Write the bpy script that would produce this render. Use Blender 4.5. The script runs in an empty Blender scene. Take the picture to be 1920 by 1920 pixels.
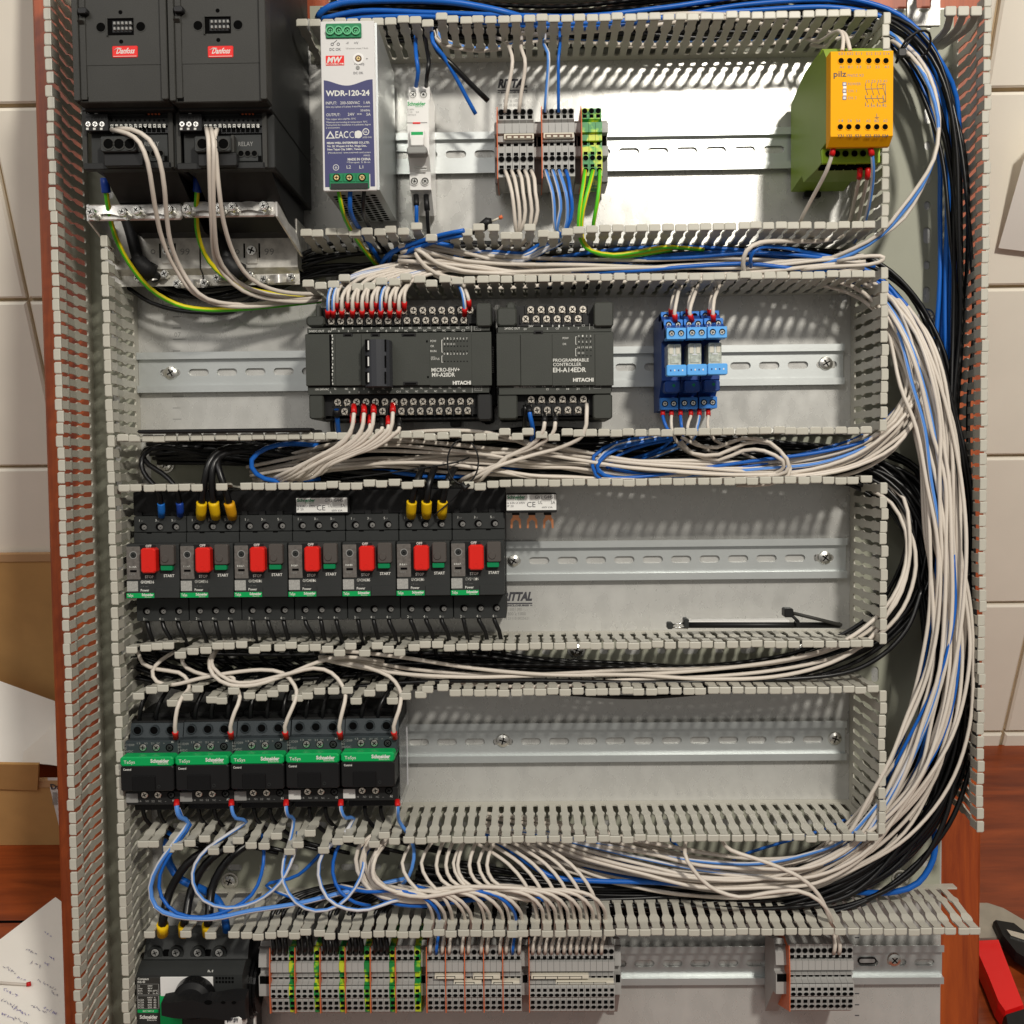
import bpy, math, random
from mathutils import Matrix, Vector, noise
from mathutils.geometry import tessellate_polygon
random.seed(7)
S = bpy.context.scene
COL = S.collection
MM = 0.001

# ------------------------------------------------------------ frame of the leaning panel
# panel coordinates in millimetres: x right, z up along the panel, h out of the panel towards the viewer
LEAN = math.radians(23.3)
G = Matrix.Rotation(-LEAN, 4, 'X')
CA, CB, CC = -0.04749035, 0.01422141, -0.01052283
CX, CZ, CH = 13.38653, 44.68258, 940.1696
FPX = 1997.675
RM = Matrix.Rotation(CA, 3, 'X') @ Matrix.Rotation(CB, 3, 'Y') @ Matrix.Rotation(CC, 3, 'Z')

cam_d = bpy.data.cameras.new("camera")
cam_d.sensor_width = 36
cam_d.lens = 36 * FPX / 1920
cam_d.clip_start = 0.05
cam_d.clip_end = 60
cam = bpy.data.objects.new("camera", cam_d)
COL.objects.link(cam)
CAMW = G @ Matrix.Rotation(math.pi / 2, 4, 'X') @ Matrix.Translation((CX * MM, CZ * MM, CH * MM)) @ RM.to_4x4()
cam.matrix_world = CAMW
S.camera = cam

world = bpy.data.worlds.new("World")
S.world = world
world.use_nodes = True
bg = world.node_tree.nodes["Background"]
# light bounced round the room: pale ceiling and walls, darker brown floor
_nt = world.node_tree
_tc = _nt.nodes.new("ShaderNodeTexCoord"); _sx = _nt.nodes.new("ShaderNodeSeparateXYZ"); _cr = _nt.nodes.new("ShaderNodeValToRGB")
_nt.links.new(_tc.outputs["Generated"], _sx.inputs[0]); _mr = _nt.nodes.new("ShaderNodeMapRange")
_mr.inputs[1].default_value = -1; _mr.inputs[2].default_value = 1
_nt.links.new(_sx.outputs[2], _mr.inputs[0]); _nt.links.new(_mr.outputs[0], _cr.inputs[0]); _nt.links.new(_cr.outputs[0], bg.inputs[0])
_cr.color_ramp.elements[0].position = 0.20; _cr.color_ramp.elements[0].color = (0.28, 0.21, 0.16, 1)
_cr.color_ramp.elements[1].position = 0.80; _cr.color_ramp.elements[1].color = (1.0, 0.965, 0.91, 1)
bg.inputs[1].default_value = 0.29

def area_lamp(name, loc_mm, power, size, col, target=(0, 0, 0), shape='DISK', sy=None):
    d = bpy.data.lights.new(name, 'AREA')
    d.energy = power
    d.shape = shape
    d.size = size
    if sy: d.size_y = sy
    d.color = col
    o = bpy.data.objects.new(name, d)
    COL.objects.link(o)
    p = Vector((loc_mm[0], -loc_mm[2], loc_mm[1])) * MM
    t = Vector((target[0], -target[2], target[1])) * MM
    q = (t - p).to_track_quat('-Z', 'Y')
    o.matrix_world = G @ (Matrix.Translation(p) @ q.to_matrix().to_4x4())
    return o
area_lamp("ceiling_or_fill_lamp", (540, 960, 1560), 26, 0.15, (1.0, 0.945, 0.85))
area_lamp("ceiling_or_fill_lamp", (-900, 1500, 1900), 16, 1.3, (1.0, 0.965, 0.92))  # this second one is a large soft fill added to even out the light
S.view_settings.view_transform = 'Standard'
S.view_settings.look = 'None'
S.view_settings.exposure = 0.0
S.view_settings.gamma = 1.0

# ------------------------------------------------------------ measuring helpers
def ray(px, py):
    return RM @ Vector((px - 960, 960 - py, -FPX))
def U(px, py, h=0.0):
    """point of the panel frame (x, z) seen at a photo pixel when it lies h mm above the plate"""
    d = ray(px, py)
    t = (h - CH) / d.z
    return CX + t * d.x, CZ + t * d.y
def U3(p):
    x, z = U(p[0], p[1], p[2])
    return (x, z, p[2])
def WPT(px, py, z=None, y=None):
    """world point (metres) on a horizontal (z) or vertical (y) plane of the room"""
    o = CAMW.translation
    d = CAMW.to_3x3() @ Vector((px - 960, 960 - py, -FPX))
    t = (z - o.z) / d.z if z is not None else (y - o.y) / d.y
    return o + d * t

# ------------------------------------------------------------ materials
MATS = {}
def mat(name, col, rough=0.5, metal=0.0, var=0.0, vscale=60, bump=0.0, bscale=400, spec=0.3, alpha=1, trans=0, coat=0, stretch=None, rvar=0.0):
    m = bpy.data.materials.new(name)
    m.use_nodes = True
    nt = m.node_tree
    b = nt.nodes["Principled BSDF"]
    b.inputs["Base Color"].default_value = (*col, 1)
    b.inputs["Roughness"].default_value = rough
    b.inputs["Metallic"].default_value = metal
    b.inputs["Specular IOR Level"].default_value = spec
    if trans: b.inputs["Transmission Weight"].default_value = trans
    if coat: b.inputs["Coat Weight"].default_value = coat
    b.inputs["Alpha"].default_value = alpha
    if var or bump or rvar:
        tc = nt.nodes.new("ShaderNodeTexCoord")
        mp = nt.nodes.new("ShaderNodeMapping")
        nt.links.new(tc.outputs["Object"], mp.inputs[0])
        if stretch: mp.inputs["Scale"].default_value = stretch
        if var or rvar:
            n = nt.nodes.new("ShaderNodeTexNoise")
            n.inputs["Scale"].default_value = vscale
            n.inputs["Detail"].default_value = 5
            nt.links.new(mp.outputs[0], n.inputs[0])
            if var:
                r = nt.nodes.new("ShaderNodeMapRange")
                r.inputs[1].default_value = 0.3; r.inputs[2].default_value = 0.7
                r.inputs[3].default_value = 1 - var; r.inputs[4].default_value = 1 + var
                nt.links.new(n.outputs[0], r.inputs[0])
                h = nt.nodes.new("ShaderNodeHueSaturation")
                h.inputs["Color"].default_value = (*col, 1)
                nt.links.new(r.outputs[0], h.inputs["Value"])
                nt.links.new(h.outputs[0], b.inputs["Base Color"])
            if rvar:
                r2 = nt.nodes.new("ShaderNodeMapRange")
                r2.inputs[1].default_value = 0.3; r2.inputs[2].default_value = 0.7
                r2.inputs[3].default_value = rough - rvar; r2.inputs[4].default_value = rough + rvar
                nt.links.new(n.outputs[0], r2.inputs[0])
                nt.links.new(r2.outputs[0], b.inputs["Roughness"])
        if bump:
            n2 = nt.nodes.new("ShaderNodeTexNoise")
            n2.inputs["Scale"].default_value = bscale
            n2.inputs["Detail"].default_value = 3
            nt.links.new(mp.outputs[0], n2.inputs[0])
            bp = nt.nodes.new("ShaderNodeBump")
            bp.inputs["Strength"].default_value = bump
            bp.inputs["Distance"].default_value = 0.001
            nt.links.new(n2.outputs[0], bp.inputs["Height"])
            nt.links.new(bp.outputs[0], b.inputs["Normal"])
    MATS[name] = m
    return m

def wood(name, c1, c2, scale=(6, 60, 60), rough=0.35, coat=0.2, wear=True):
    m = bpy.data.materials.new(name)
    m.use_nodes = True
    nt = m.node_tree
    b = nt.nodes["Principled BSDF"]
    tc = nt.nodes.new("ShaderNodeTexCoord")
    mp = nt.nodes.new("ShaderNodeMapping")
    mp.inputs["Scale"].default_value = scale
    nt.links.new(tc.outputs["Object"], mp.inputs[0])
    n = nt.nodes.new("ShaderNodeTexNoise")
    n.inputs["Scale"].default_value = 1.0; n.inputs["Detail"].default_value = 8; n.inputs["Roughness"].default_value = 0.65
    n.inputs["Distortion"].default_value = 0.6
    nt.links.new(mp.outputs[0], n.inputs[0])
    cr = nt.nodes.new("ShaderNodeValToRGB")
    cr.color_ramp.elements[0].position = 0.32; cr.color_ramp.elements[0].color = (*c2, 1)
    cr.color_ramp.elements[1].position = 0.68; cr.color_ramp.elements[1].color = (*c1, 1)
    nt.links.new(n.outputs[0], cr.inputs[0])
    out = cr.outputs[0]
    if wear:
        n3 = nt.nodes.new("ShaderNodeTexNoise")
        n3.inputs["Scale"].default_value = 2.5; n3.inputs["Detail"].default_value = 9; n3.inputs["Roughness"].default_value = 0.8
        nt.links.new(mp.outputs[0], n3.inputs[0])
        r3 = nt.nodes.new("ShaderNodeMapRange")
        r3.inputs[1].default_value = 0.66; r3.inputs[2].default_value = 0.72
        nt.links.new(n3.outputs[0], r3.inputs[0])
        mx = nt.nodes.new("ShaderNodeMixRGB")
        mx.inputs[2].default_value = (c1[0] * 1.7, c1[1] * 2.4, c1[2] * 2.6, 1)
        nt.links.new(r3.outputs[0], mx.inputs[0])
        nt.links.new(out, mx.inputs[1])
        out = mx.outputs[0]
    nt.links.new(out, b.inputs["Base Color"])
    b.inputs["Roughness"].default_value = rough
    b.inputs["Coat Weight"].default_value = coat
    b.inputs["Coat Roughness"].default_value = 0.25
    bp = nt.nodes.new("ShaderNodeBump")
    bp.inputs["Strength"].default_value = 0.15; bp.inputs["Distance"].default_value = 0.001
    nt.links.new(n.outputs[0], bp.inputs["Height"])
    nt.links.new(bp.outputs[0], b.inputs["Normal"])
    MATS[name] = m
    return m

mat('pvc', (0.475, 0.458, 0.395), 0.38, var=0.06, vscale=25, bump=0.05, bscale=900)
mat('pvc_base', (0.34, 0.345, 0.275), 0.5, var=0.06, vscale=18)
mat('zinc', (0.575, 0.572, 0.548), 0.28, 0.40, var=0.05, vscale=70, bump=0.07, bscale=1600, rvar=0.05, stretch=(1, 1, 0.6))
mat('rail', (0.62, 0.65, 0.645), 0.34, 0.7, var=0.03, vscale=40, bump=0.02)
mat('steel', (0.75, 0.74, 0.70), 0.25, 1.0, var=0.08, vscale=500)
mat('alu', (0.74, 0.72, 0.69), 0.36, 0.6, var=0.16, vscale=160, bump=0.05, bscale=500, rvar=0.08)
mat('galv', (0.62, 0.60, 0.55), 0.42, 0.45, var=0.22, vscale=130, bump=0.06, bscale=500)
mat('nickel', (0.92, 0.85, 0.74), 0.28, 1.0, var=0.15, vscale=600)
mat('brass', (0.60, 0.46, 0.22), 0.35, 1.0)
mat('hole', (0.004, 0.004, 0.004), 1.0, spec=0.0)  # flat black painting in the shade of openings; also some dark marks
mat('black', (0.008, 0.008, 0.0085), 0.45, var=0.1, vscale=60)
mat('black_gloss', (0.006, 0.006, 0.0065), 0.22)
mat('wire_black', (0.005, 0.005, 0.0055), 0.33, spec=0.4)
mat('charcoal', (0.026, 0.028, 0.0275), 0.48, var=0.06, vscale=60, bump=0.12, bscale=1800)
mat('charcoal_dark', (0.014, 0.0145, 0.0145), 0.5, var=0.06, vscale=60, bump=0.1, bscale=1800)
mat('slate', (0.034, 0.043, 0.048), 0.45, var=0.05, vscale=60, bump=0.1, bscale=1800)
mat('plc', (0.040, 0.043, 0.037), 0.5, var=0.05, vscale=50, bump=0.12, bscale=1500)
mat('plc_pod', (0.032, 0.034, 0.040), 0.45)
mat('drive', (0.032, 0.0315, 0.028), 0.5, var=0.08, vscale=25, bump=0.12, bscale=1600)
mat('drive_side', (0.020, 0.021, 0.0205), 0.55, var=0.1, vscale=20)
mat('logo_red', (0.72, 0.015, 0.012), 0.4)
mat('button_red', (0.66, 0.014, 0.008), 0.35, coat=0.3)
mat('ferrule_red', (0.55, 0.010, 0.010), 0.35)
mat('ferrule_blue', (0.012, 0.055, 0.33), 0.35)
mat('ferrule_bright', (0.015, 0.16, 0.58), 0.35)
mat('ferrule_yellow', (0.78, 0.50, 0.008), 0.4, var=0.08, vscale=150)
mat('ferrule_amber', (0.68, 0.34, 0.01), 0.4)
mat('white', (0.74, 0.73, 0.71), 0.42, var=0.02)
mat('print_white', (0.66, 0.66, 0.62), 0.6)
mat('print_grey', (0.26, 0.26, 0.25), 0.6)
mat('print_dark', (0.06, 0.06, 0.07), 0.6)
mat('navy', (0.050, 0.052, 0.145), 0.45)
mat('psu_face', (0.62, 0.61, 0.60), 0.45)
mat('green_term', (0.012, 0.19, 0.075), 0.35)
mat('green_light', (0.10, 0.42, 0.20), 0.35)
mat('brand_green', (0.0, 0.34, 0.085), 0.45)
mat('start_green', (0.0, 0.20, 0.07), 0.4)
mat('grey_term', (0.36, 0.355, 0.34), 0.45, var=0.04, vscale=90)
mat('grey_term_dark', (0.16, 0.155, 0.15), 0.5)
mat('orange', (0.62, 0.14, 0.05), 0.45)
mat('jumper', (0.62, 0.58, 0.48), 0.5)
mat('brown', (0.13, 0.075, 0.05), 0.5)
mat('relay_green', (0.20, 0.29, 0.035), 0.5, var=0.05, vscale=20)
mat('relay_lime', (0.33, 0.52, 0.03), 0.5)
mat('relay_yellow', (0.84, 0.38, 0.003), 0.6, spec=0.1, var=0.02, vscale=15)
mat('blue_relay', (0.035, 0.20, 0.62), 0.4)
mat('blue_relay_light', (0.10, 0.38, 0.82), 0.4)
mat('blue_relay_dark', (0.015, 0.055, 0.24), 0.45)
mat('relay_clear', (0.55, 0.58, 0.50), 0.12, 0.25, var=0.35, vscale=250)
mat('clear_plastic', (0.85, 0.87, 0.87), 0.12, trans=0.85, alpha=0.35)
mat('copper', (0.80, 0.33, 0.16), 0.3, 0.8)
mat('wire_white', (0.64, 0.58, 0.51), 0.40, var=0.03, vscale=12)
mat('wire_blue', (0.010, 0.115, 0.48), 0.35)
mat('wire_paleblue', (0.085, 0.25, 0.66), 0.38)
mat('wire_stripe', (0.60, 0.60, 0.63), 0.4)
mat('wire_green', (0.10, 0.55, 0.02), 0.38)
mat('wire_yellow', (0.72, 0.60, 0.015), 0.38)
mat('tile', (0.90, 0.85, 0.74), 0.2, var=0.04, vscale=9, bump=0.02, bscale=20, coat=0.2)
mat('grout', (0.50, 0.38, 0.24), 0.9, var=0.12, vscale=60)
mat('card', (0.50, 0.285, 0.105), 0.8, var=0.06, vscale=30, bump=0.08, bscale=300)
mat('card_edge', (0.50, 0.30, 0.15), 0.85)
mat('paper', (0.88, 0.85, 0.79), 0.7, var=0.02, vscale=20)
mat('ink', (0.30, 0.29, 0.38), 0.7)
mat('ink_blue', (0.22, 0.20, 0.46), 0.7)
mat('qr_grey', (0.62, 0.62, 0.60), 0.6)
mat('code_grey', (0.34, 0.34, 0.32), 0.6, var=0.25, vscale=900)
mat('label_silver', (0.80, 0.80, 0.77), 0.5)
mat('lock_grey', (0.075, 0.066, 0.06), 0.45)
mat('dial_grey', (0.13, 0.12, 0.11), 0.25, var=0.2, vscale=400)
mat('tool_red', (0.74, 0.008, 0.008), 0.3, coat=0.3)
mat('tool_steel', (0.42, 0.39, 0.33), 0.4, 0.5, var=0.1, vscale=60)
mat('shrink', (0.012, 0.012, 0.013), 0.55, bump=0.3, bscale=500)
wood('board_wood', (0.46, 0.090, 0.012), (0.20, 0.028, 0.005), (55, 30, 5), 0.45, 0.05)
wood('table_wood', (0.33, 0.064, 0.013), (0.12, 0.019, 0.005), (4, 38, 38), 0.3, 0.1, wear=False)

# green and yellow cut plastic of the earth terminals
def gy_mat():
    m = bpy.data.materials.new('earth_plastic')
    m.use_nodes = True
    nt = m.node_tree; b = nt.nodes["Principled BSDF"]
    tc = nt.nodes.new("ShaderNodeTexCoord")
    n = nt.nodes.new("ShaderNodeTexNoise"); n.inputs["Scale"].default_value = 110; n.inputs["Detail"].default_value = 2
    oi = nt.nodes.new("ShaderNodeObjectInfo")
    add = nt.nodes.new("ShaderNodeVectorMath"); add.operation = 'ADD'
    nt.links.new(tc.outputs["Object"], add.inputs[0]); nt.links.new(oi.outputs["Location"], add.inputs[1])
    nt.links.new(add.outputs[0], n.inputs[0])
    cr = nt.nodes.new("ShaderNodeValToRGB")
    e = cr.color_ramp.elements
    e[0].position = 0.46; e[0].color = (0.012, 0.22, 0.045, 1)
    e[1].position = 0.58; e[1].color = (0.52, 0.60, 0.03, 1)
    k = e.new(0.51); k.color = (0.16, 0.45, 0.035, 1)
    nt.links.new(n.outputs[0], cr.inputs[0]); nt.links.new(cr.outputs[0], b.inputs["Base Color"])
    b.inputs["Roughness"].default_value = 0.4
    MATS['earth_plastic'] = m
gy_mat()

# ------------------------------------------------------------ mesh building
TXT = {}
def text_geo(s, bold=0.0, shear=0.0):
    key = (s, bold, shear)
    if key not in TXT:
        c = bpy.data.curves.new("t", 'FONT')
        c.body = s; c.size = 1.0; c.offset = bold; c.shear = shear; c.resolution_u = 2
        o = bpy.data.objects.new("t", c)
        me = bpy.data.meshes.new_from_object(o)
        vs = [(v.co.x, v.co.y) for v in me.vertices]
        fs = [tuple(p.vertices) for p in me.polygons]
        bpy.data.objects.remove(o); bpy.data.curves.remove(c); bpy.data.meshes.remove(me)
        x0 = min([v[0] for v in vs], default=0); x1 = max([v[0] for v in vs], default=1)
        y0 = min([v[1] for v in vs], default=0); y1 = max([v[1] for v in vs], default=1)
        TXT[key] = (vs, fs, x0, x1, y0, y1)
    return TXT[key]

class MB:
    """collects shapes in panel millimetres (x, z, h); build() links them as one mesh"""
    def __init__(self, *mats):
        self.v = []; self.f = []; self.m = []; self.mats = list(mats); self.smooth = []
    def mi(self, m):
        if m is None: return 0
        if m not in self.mats: self.mats.append(m)
        return self.mats.index(m)
    def add(self, vs, fs, m=None, sm=False):
        n = len(self.v); k = self.mi(m)
        self.v += vs
        for f in fs:
            self.f.append(tuple(i + n for i in f)); self.m.append(k); self.smooth.append(sm)
    def box(self, x0, x1, z0, z1, h0, h1, m=None, c=0.0):
        if x0 > x1: x0, x1 = x1, x0
        if z0 > z1: z0, z1 = z1, z0
        if c <= 0:
            vs = [(x, z, h) for h in (h0, h1) for z in (z0, z1) for x in (x0, x1)]
            self.add(vs, [(0, 2, 3, 1), (4, 5, 7, 6), (0, 1, 5, 4), (2, 6, 7, 3), (0, 4, 6, 2), (1, 3, 7, 5)], m)
            return
        c = min(c, (x1 - x0) / 2.01, (z1 - z0) / 2.01, (h1 - h0) / 1.01)
        # octagonal-cornered column with chamfered front edge
        def ring(i, h):
            a = c
            return [(x0 + i + a, z0 + i, h), (x1 - i - a, z0 + i, h), (x1 - i, z0 + i + a, h), (x1 - i, z1 - i - a, h),
                    (x1 - i - a, z1 - i, h), (x0 + i + a, z1 - i, h), (x0 + i, z1 - i - a, h), (x0 + i, z0 + i + a, h)]
        c2 = c * 0.6
        c0 = c
        vs = ring(0, h0) + ring(0, h1 - c2)
        a2 = c - c2 * 0.5
        def ring2(i, h, a):
            return [(x0 + i + a, z0 + i, h), (x1 - i - a, z0 + i, h), (x1 - i, z0 + i + a, h), (x1 - i, z1 - i - a, h),
                    (x1 - i - a, z1 - i, h), (x0 + i + a, z1 - i, h), (x0 + i, z1 - i - a, h), (x0 + i, z0 + i + a, h)]
        c = min(c2, (x1 - x0) / 2.2, (z1 - z0) / 2.2)
        aa = max(0.0, min(a2, (x1 - x0 - 2 * c) / 2.01, (z1 - z0 - 2 * c) / 2.01))
        vs = ring2(0, h0, min(c0, (x1 - x0) / 2.01)) + ring2(0, h1 - c2, min(c0, (x1 - x0) / 2.01)) + ring2(c, h1, aa)
        fs = [tuple(range(7, -1, -1)), tuple(range(16, 24))]
        for r in (0, 8):
            for i in range(8):
                j = (i + 1) % 8
                fs.append((r + i, r + j, r + 8 + j, r + 8 + i))
        self.add(vs, fs, m)
    def cyl(self, x, z, r, h0, h1, n=14, m=None, r2=None, axis='h', sm=True, cap=True, rot=0.0):
        """axis h: (x,z) centre; axis x: centre (z->x arg?) handled through tube"""
        r2 = r if r2 is None else r2
        vs = []
        for (rr, h) in ((r, h0), (r2, h1)):
            for i in range(n):
                a = 2 * math.pi * i / n + rot
                vs.append((x + rr * math.cos(a), z + rr * math.sin(a), h))
        fs = [(i, (i + 1) % n, n + (i + 1) % n, n + i) for i in range(n)]
        self.add(vs, fs, m, sm)
        if cap:
            self.add([v for v in vs[n:]], [tuple(range(n))], m)
            self.add([v for v in vs[:n]], [tuple(range(n - 1, -1, -1))], m)
    def ring(self, x, z, r0, r1, h0, h1, n=16, m=None):
        """a collar: outer radius r1, bore r0"""
        vs = []
        for (rr, h) in ((r1, h0), (r1, h1), (r0, h1), (r0, h0)):
            for i in range(n):
                a = 2 * math.pi * i / n
                vs.append((x + rr * math.cos(a), z + rr * math.sin(a), h))
        fs = []
        for k in range(3):
            fs += [(k * n + i, k * n + (i + 1) % n, (k + 1) * n + (i + 1) % n, (k + 1) * n + i) for i in range(n)]
        self.add(vs, fs, m)
    def disc(self, x, z, r, h, n=14, m=None, sz=1.0):
        self.add([(x + r * math.cos(2 * math.pi * i / n), z + r * sz * math.sin(2 * math.pi * i / n), h) for i in range(n)], [tuple(range(n))], m)
    def quad(self, x0, x1, z0, z1, h, m=None):
        self.add([(x0, z0, h), (x1, z0, h), (x1, z1, h), (x0, z1, h)], [(0, 1, 2, 3)], m)
    def poly_h(self, pts, h0, h1, m=None):
        """outline in (x, z), counter-clockwise, raised from h0 to h1"""
        n = len(pts)
        vs = [(x, z, h0) for x, z in pts] + [(x, z, h1) for x, z in pts]
        tri = tessellate_polygon([[Vector((x, z, 0)) for x, z in pts]])
        a = sum(pts[i][0] * pts[(i + 1) % n][1] - pts[(i + 1) % n][0] * pts[i][1] for i in range(n))
        fs = []
        for t in tri:
            s_ = (pts[t[1]][0] - pts[t[0]][0]) * (pts[t[2]][1] - pts[t[0]][1]) - (pts[t[2]][0] - pts[t[0]][0]) * (pts[t[1]][1] - pts[t[0]][1])
            t = tuple(t) if s_ > 0 else (t[0], t[2], t[1])
            fs.append(tuple(i + n for i in t)); fs.append((t[2], t[1], t[0]))
        for i in range(n):
            j = (i + 1) % n
            fs.append((i, j, n + j, n + i) if a > 0 else (j, i, n + i, n + j))
        self.add(vs, fs, m)
    def poly_x(self, pts, x0, x1, m=None):
        """side outline in (z, h) swept across x"""
        n = len(pts)
        vs = [(x0, z, h) for z, h in pts] + [(x1, z, h) for z, h in pts]
        tri = tessellate_polygon([[Vector((z, h, 0)) for z, h in pts]])
        fs = []
        for t in tri:
            fs.append(tuple(i + n for i in t)); fs.append((t[2], t[1], t[0]))
        for i in range(n):
            j = (i + 1) % n
            fs.append((i, j, n + j, n + i))
        self.add(vs, fs, m)
    def tube(self, pts, r, n=8, m=None, m2=None, cap=True, phase=0.0, stripe=3):
        """round tube through panel points (x, z, h)"""
        P = [Vector(p) for p in pts]
        k = len(P)
        T = [(P[min(i + 1, k - 1)] - P[max(i - 1, 0)]).normalized() for i in range(k)]
        up = Vector((0, 0, 1))
        if abs(T[0].dot(up)) > 0.9: up = Vector((1, 0, 0))
        N = (up - T[0] * up.dot(T[0])).normalized()
        vs = []
        for i in range(k):
            N = (N - T[i] * N.dot(T[i]))
            N = N.normalized() if N.length > 1e-6 else T[i].orthogonal().normalized()
            B = T[i].cross(N)
            rr = r[i] if isinstance(r, (list, tuple)) else r
            for j in range(n):
                a = 2 * math.pi * j / n + phase
                vs.append(tuple(P[i] + (N * math.cos(a) + B * math.sin(a)) * rr))
        f1 = []; f2 = []
        for i in range(k - 1):
            for j in range(n):
                f = (i * n + j, i * n + (j + 1) % n, (i + 1) * n + (j + 1) % n, (i + 1) * n + j)
                (f2 if (m2 and j < stripe) else f1).append(f)
        base = len(self.v)
        self.add(vs, f1, m, True)
        if f2:
            kk = self.mi(m2)
            for f in f2:
                self.f.append(tuple(q + base for q in f)); self.m.append(kk); self.smooth.append(True)
        if cap:
            self.f.append(tuple(base + q for q in range(n - 1, -1, -1))); self.m.append(self.mi(m)); self.smooth.append(False)
            self.f.append(tuple(base + (k - 1) * n + q for q in range(n))); self.m.append(self.mi(m)); self.smooth.append(False)
    def text(self, s, x, z, h, size, m=None, align='L', w=None, bold=0.0, shear=0.0, rot=0.0):
        """flat lettering: size = cap height in mm; w = total width in mm when given"""
        vs, fs, a0, a1, b0, b1 = text_geo(s, bold, shear)
        sz = size / 0.70
        sx = sz if w is None else w / max(a1 - a0, 1e-6)
        W = (a1 - a0) * sx
        ox = {'L': 0, 'C': -W / 2, 'R': -W}[align]
        c, sn = math.cos(rot), math.sin(rot)
        out = []
        for (a, b) in vs:
            px = (a - a0) * sx + ox; pz = b * sz
            out.append((x + px * c - pz * sn, z + px * sn + pz * c, h))
        self.add(out, fs, m)
    def xform(self, M):
        self.v = [tuple(M @ Vector(v)) for v in self.v]
    def mesh(self, name, org=(0, 0, 0)):
        me = bpy.data.meshes.new(name)
        ox, oz, oh = org
        me.from_pydata([((x - ox) * MM, -(h - oh) * MM, (z - oz) * MM) for x, z, h in self.v], [], self.f)
        for m in self.mats: me.materials.append(MATS[m])
        me.polygons.foreach_set('material_index', self.m)
        me.polygons.foreach_set('use_smooth', self.smooth)
        me.update()
        return me

def tag(o, label=None, cat=None, group=None, kind=None):
    if label: o['label'] = label
    if cat: o['category'] = cat
    if group: o['group'] = group
    if kind: o['kind'] = kind
    return o
def thing(name, label, cat, loc=(0, 0, 0), group=None):
    o = bpy.data.objects.new(name, None)
    COL.objects.link(o)
    o.empty_display_size = 0.01
    o.location = (loc[0] * MM, -loc[2] * MM, loc[1] * MM)
    o['org'] = [float(loc[0]), float(loc[1]), float(loc[2])]
    return tag(o, label, cat, group)
def org_of(o):
    while o is not None:
        if 'org' in o: return tuple(o['org'])
        o = o.parent
    return (0, 0, 0)
def part(mb, name, parent, label=None):
    o = bpy.data.objects.new(name, mb.mesh(name, org_of(parent)))
    COL.objects.link(o)
    o.parent = parent
    if label: o['label'] = label
    return o
def solo(mb, name, label, cat, group=None, kind=None, org=None):
    """a thing that is a single mesh"""
    if org is None:
        xs = [v[0] for v in mb.v]; zs = [v[1] for v in mb.v]; hs = [v[2] for v in mb.v]
        org = ((min(xs) + max(xs)) / 2, (min(zs) + max(zs)) / 2, min(hs))
    o = bpy.data.objects.new(name, mb.mesh(name, org))
    COL.objects.link(o)
    o.location = (org[0] * MM, -org[2] * MM, org[1] * MM)
    return tag(o, label, cat, group, kind)
def copy_tree(o, parent=None):
    c = o.copy()
    COL.objects.link(c)
    c.parent = parent
    for ch in list(o.children): copy_tree(ch, c)
    return c
def move_to(o, x, z, h=0):
    o.location = (x * MM, -h * MM, z * MM)
    if 'org' in o: o['org'] = [float(x), float(z), float(h)]

def stadium(cx, cz, L, W, n=6, vertical=False):
    pts = []
    r = W / 2; a = L / 2 - r
    for i in range(n + 1):
        t = -math.pi / 2 + math.pi * i / n
        pts.append((a + r * math.cos(t), r * math.sin(t)))
    for i in range(n + 1):
        t = math.pi / 2 + math.pi * i / n
        pts.append((-a + r * math.cos(t), r * math.sin(t)))
    if vertical: pts = [(-q, p) for p, q in pts]
    return [(cx + p, cz + q) for p, q in pts]
def holed_cell(mb, x0, x1, z0, z1, h0, h1, hole, m=None):
    """rectangle of sheet with one hole through it"""
    outer = [(x0, z0), (x1, z0), (x1, z1), (x0, z1)]
    allp = outer + hole
    tri = tessellate_polygon([[Vector((x, z, 0)) for x, z in outer], [Vector((x, z, 0)) for x, z in hole]])
    vs = [(x, z, h1) for x, z in allp] + [(x, z, h0) for x, z in hole]
    fs = []
    for t in tri:
        a, b, c = (allp[i] for i in t)
        s_ = (b[0] - a[0]) * (c[1] - a[1]) - (c[0] - a[0]) * (b[1] - a[1])
        fs.append(tuple(t) if s_ > 0 else (t[0], t[2], t[1]))
    n = len(hole); N = len(allp)
    for i in range(n):
        j = (i + 1) % n
        fs.append((4 + i, 4 + j, N + j, N + i))
    mb.add(vs, fs, m)
def smooth_path(pts, step=5.0):
    """Catmull-Rom through points"""
    P = [Vector(p) for p in pts]
    if len(P) == 2:
        return [tuple(P[0]), tuple((P[0] + P[1]) / 2), tuple(P[1])]
    out = []
    for i in range(len(P) - 1):
        p0 = P[i - 1] if i > 0 else P[0] * 2 - P[1]
        p1, p2 = P[i], P[i + 1]
        p3 = P[i + 2] if i + 2 < len(P) else P[-1] * 2 - P[-2]
        n = max(2, min(14, int((p2 - p1).length / step)))
        for k in range(n):
            t = k / n
            out.append(tuple(0.5 * ((2 * p1) + (p2 - p0) * t + (2 * p0 - 5 * p1 + 4 * p2 - p3) * t * t + (3 * p1 - p0 - 3 * p2 + p3) * t ** 3)))
    out.append(tuple(P[-1]))
    return out

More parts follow.
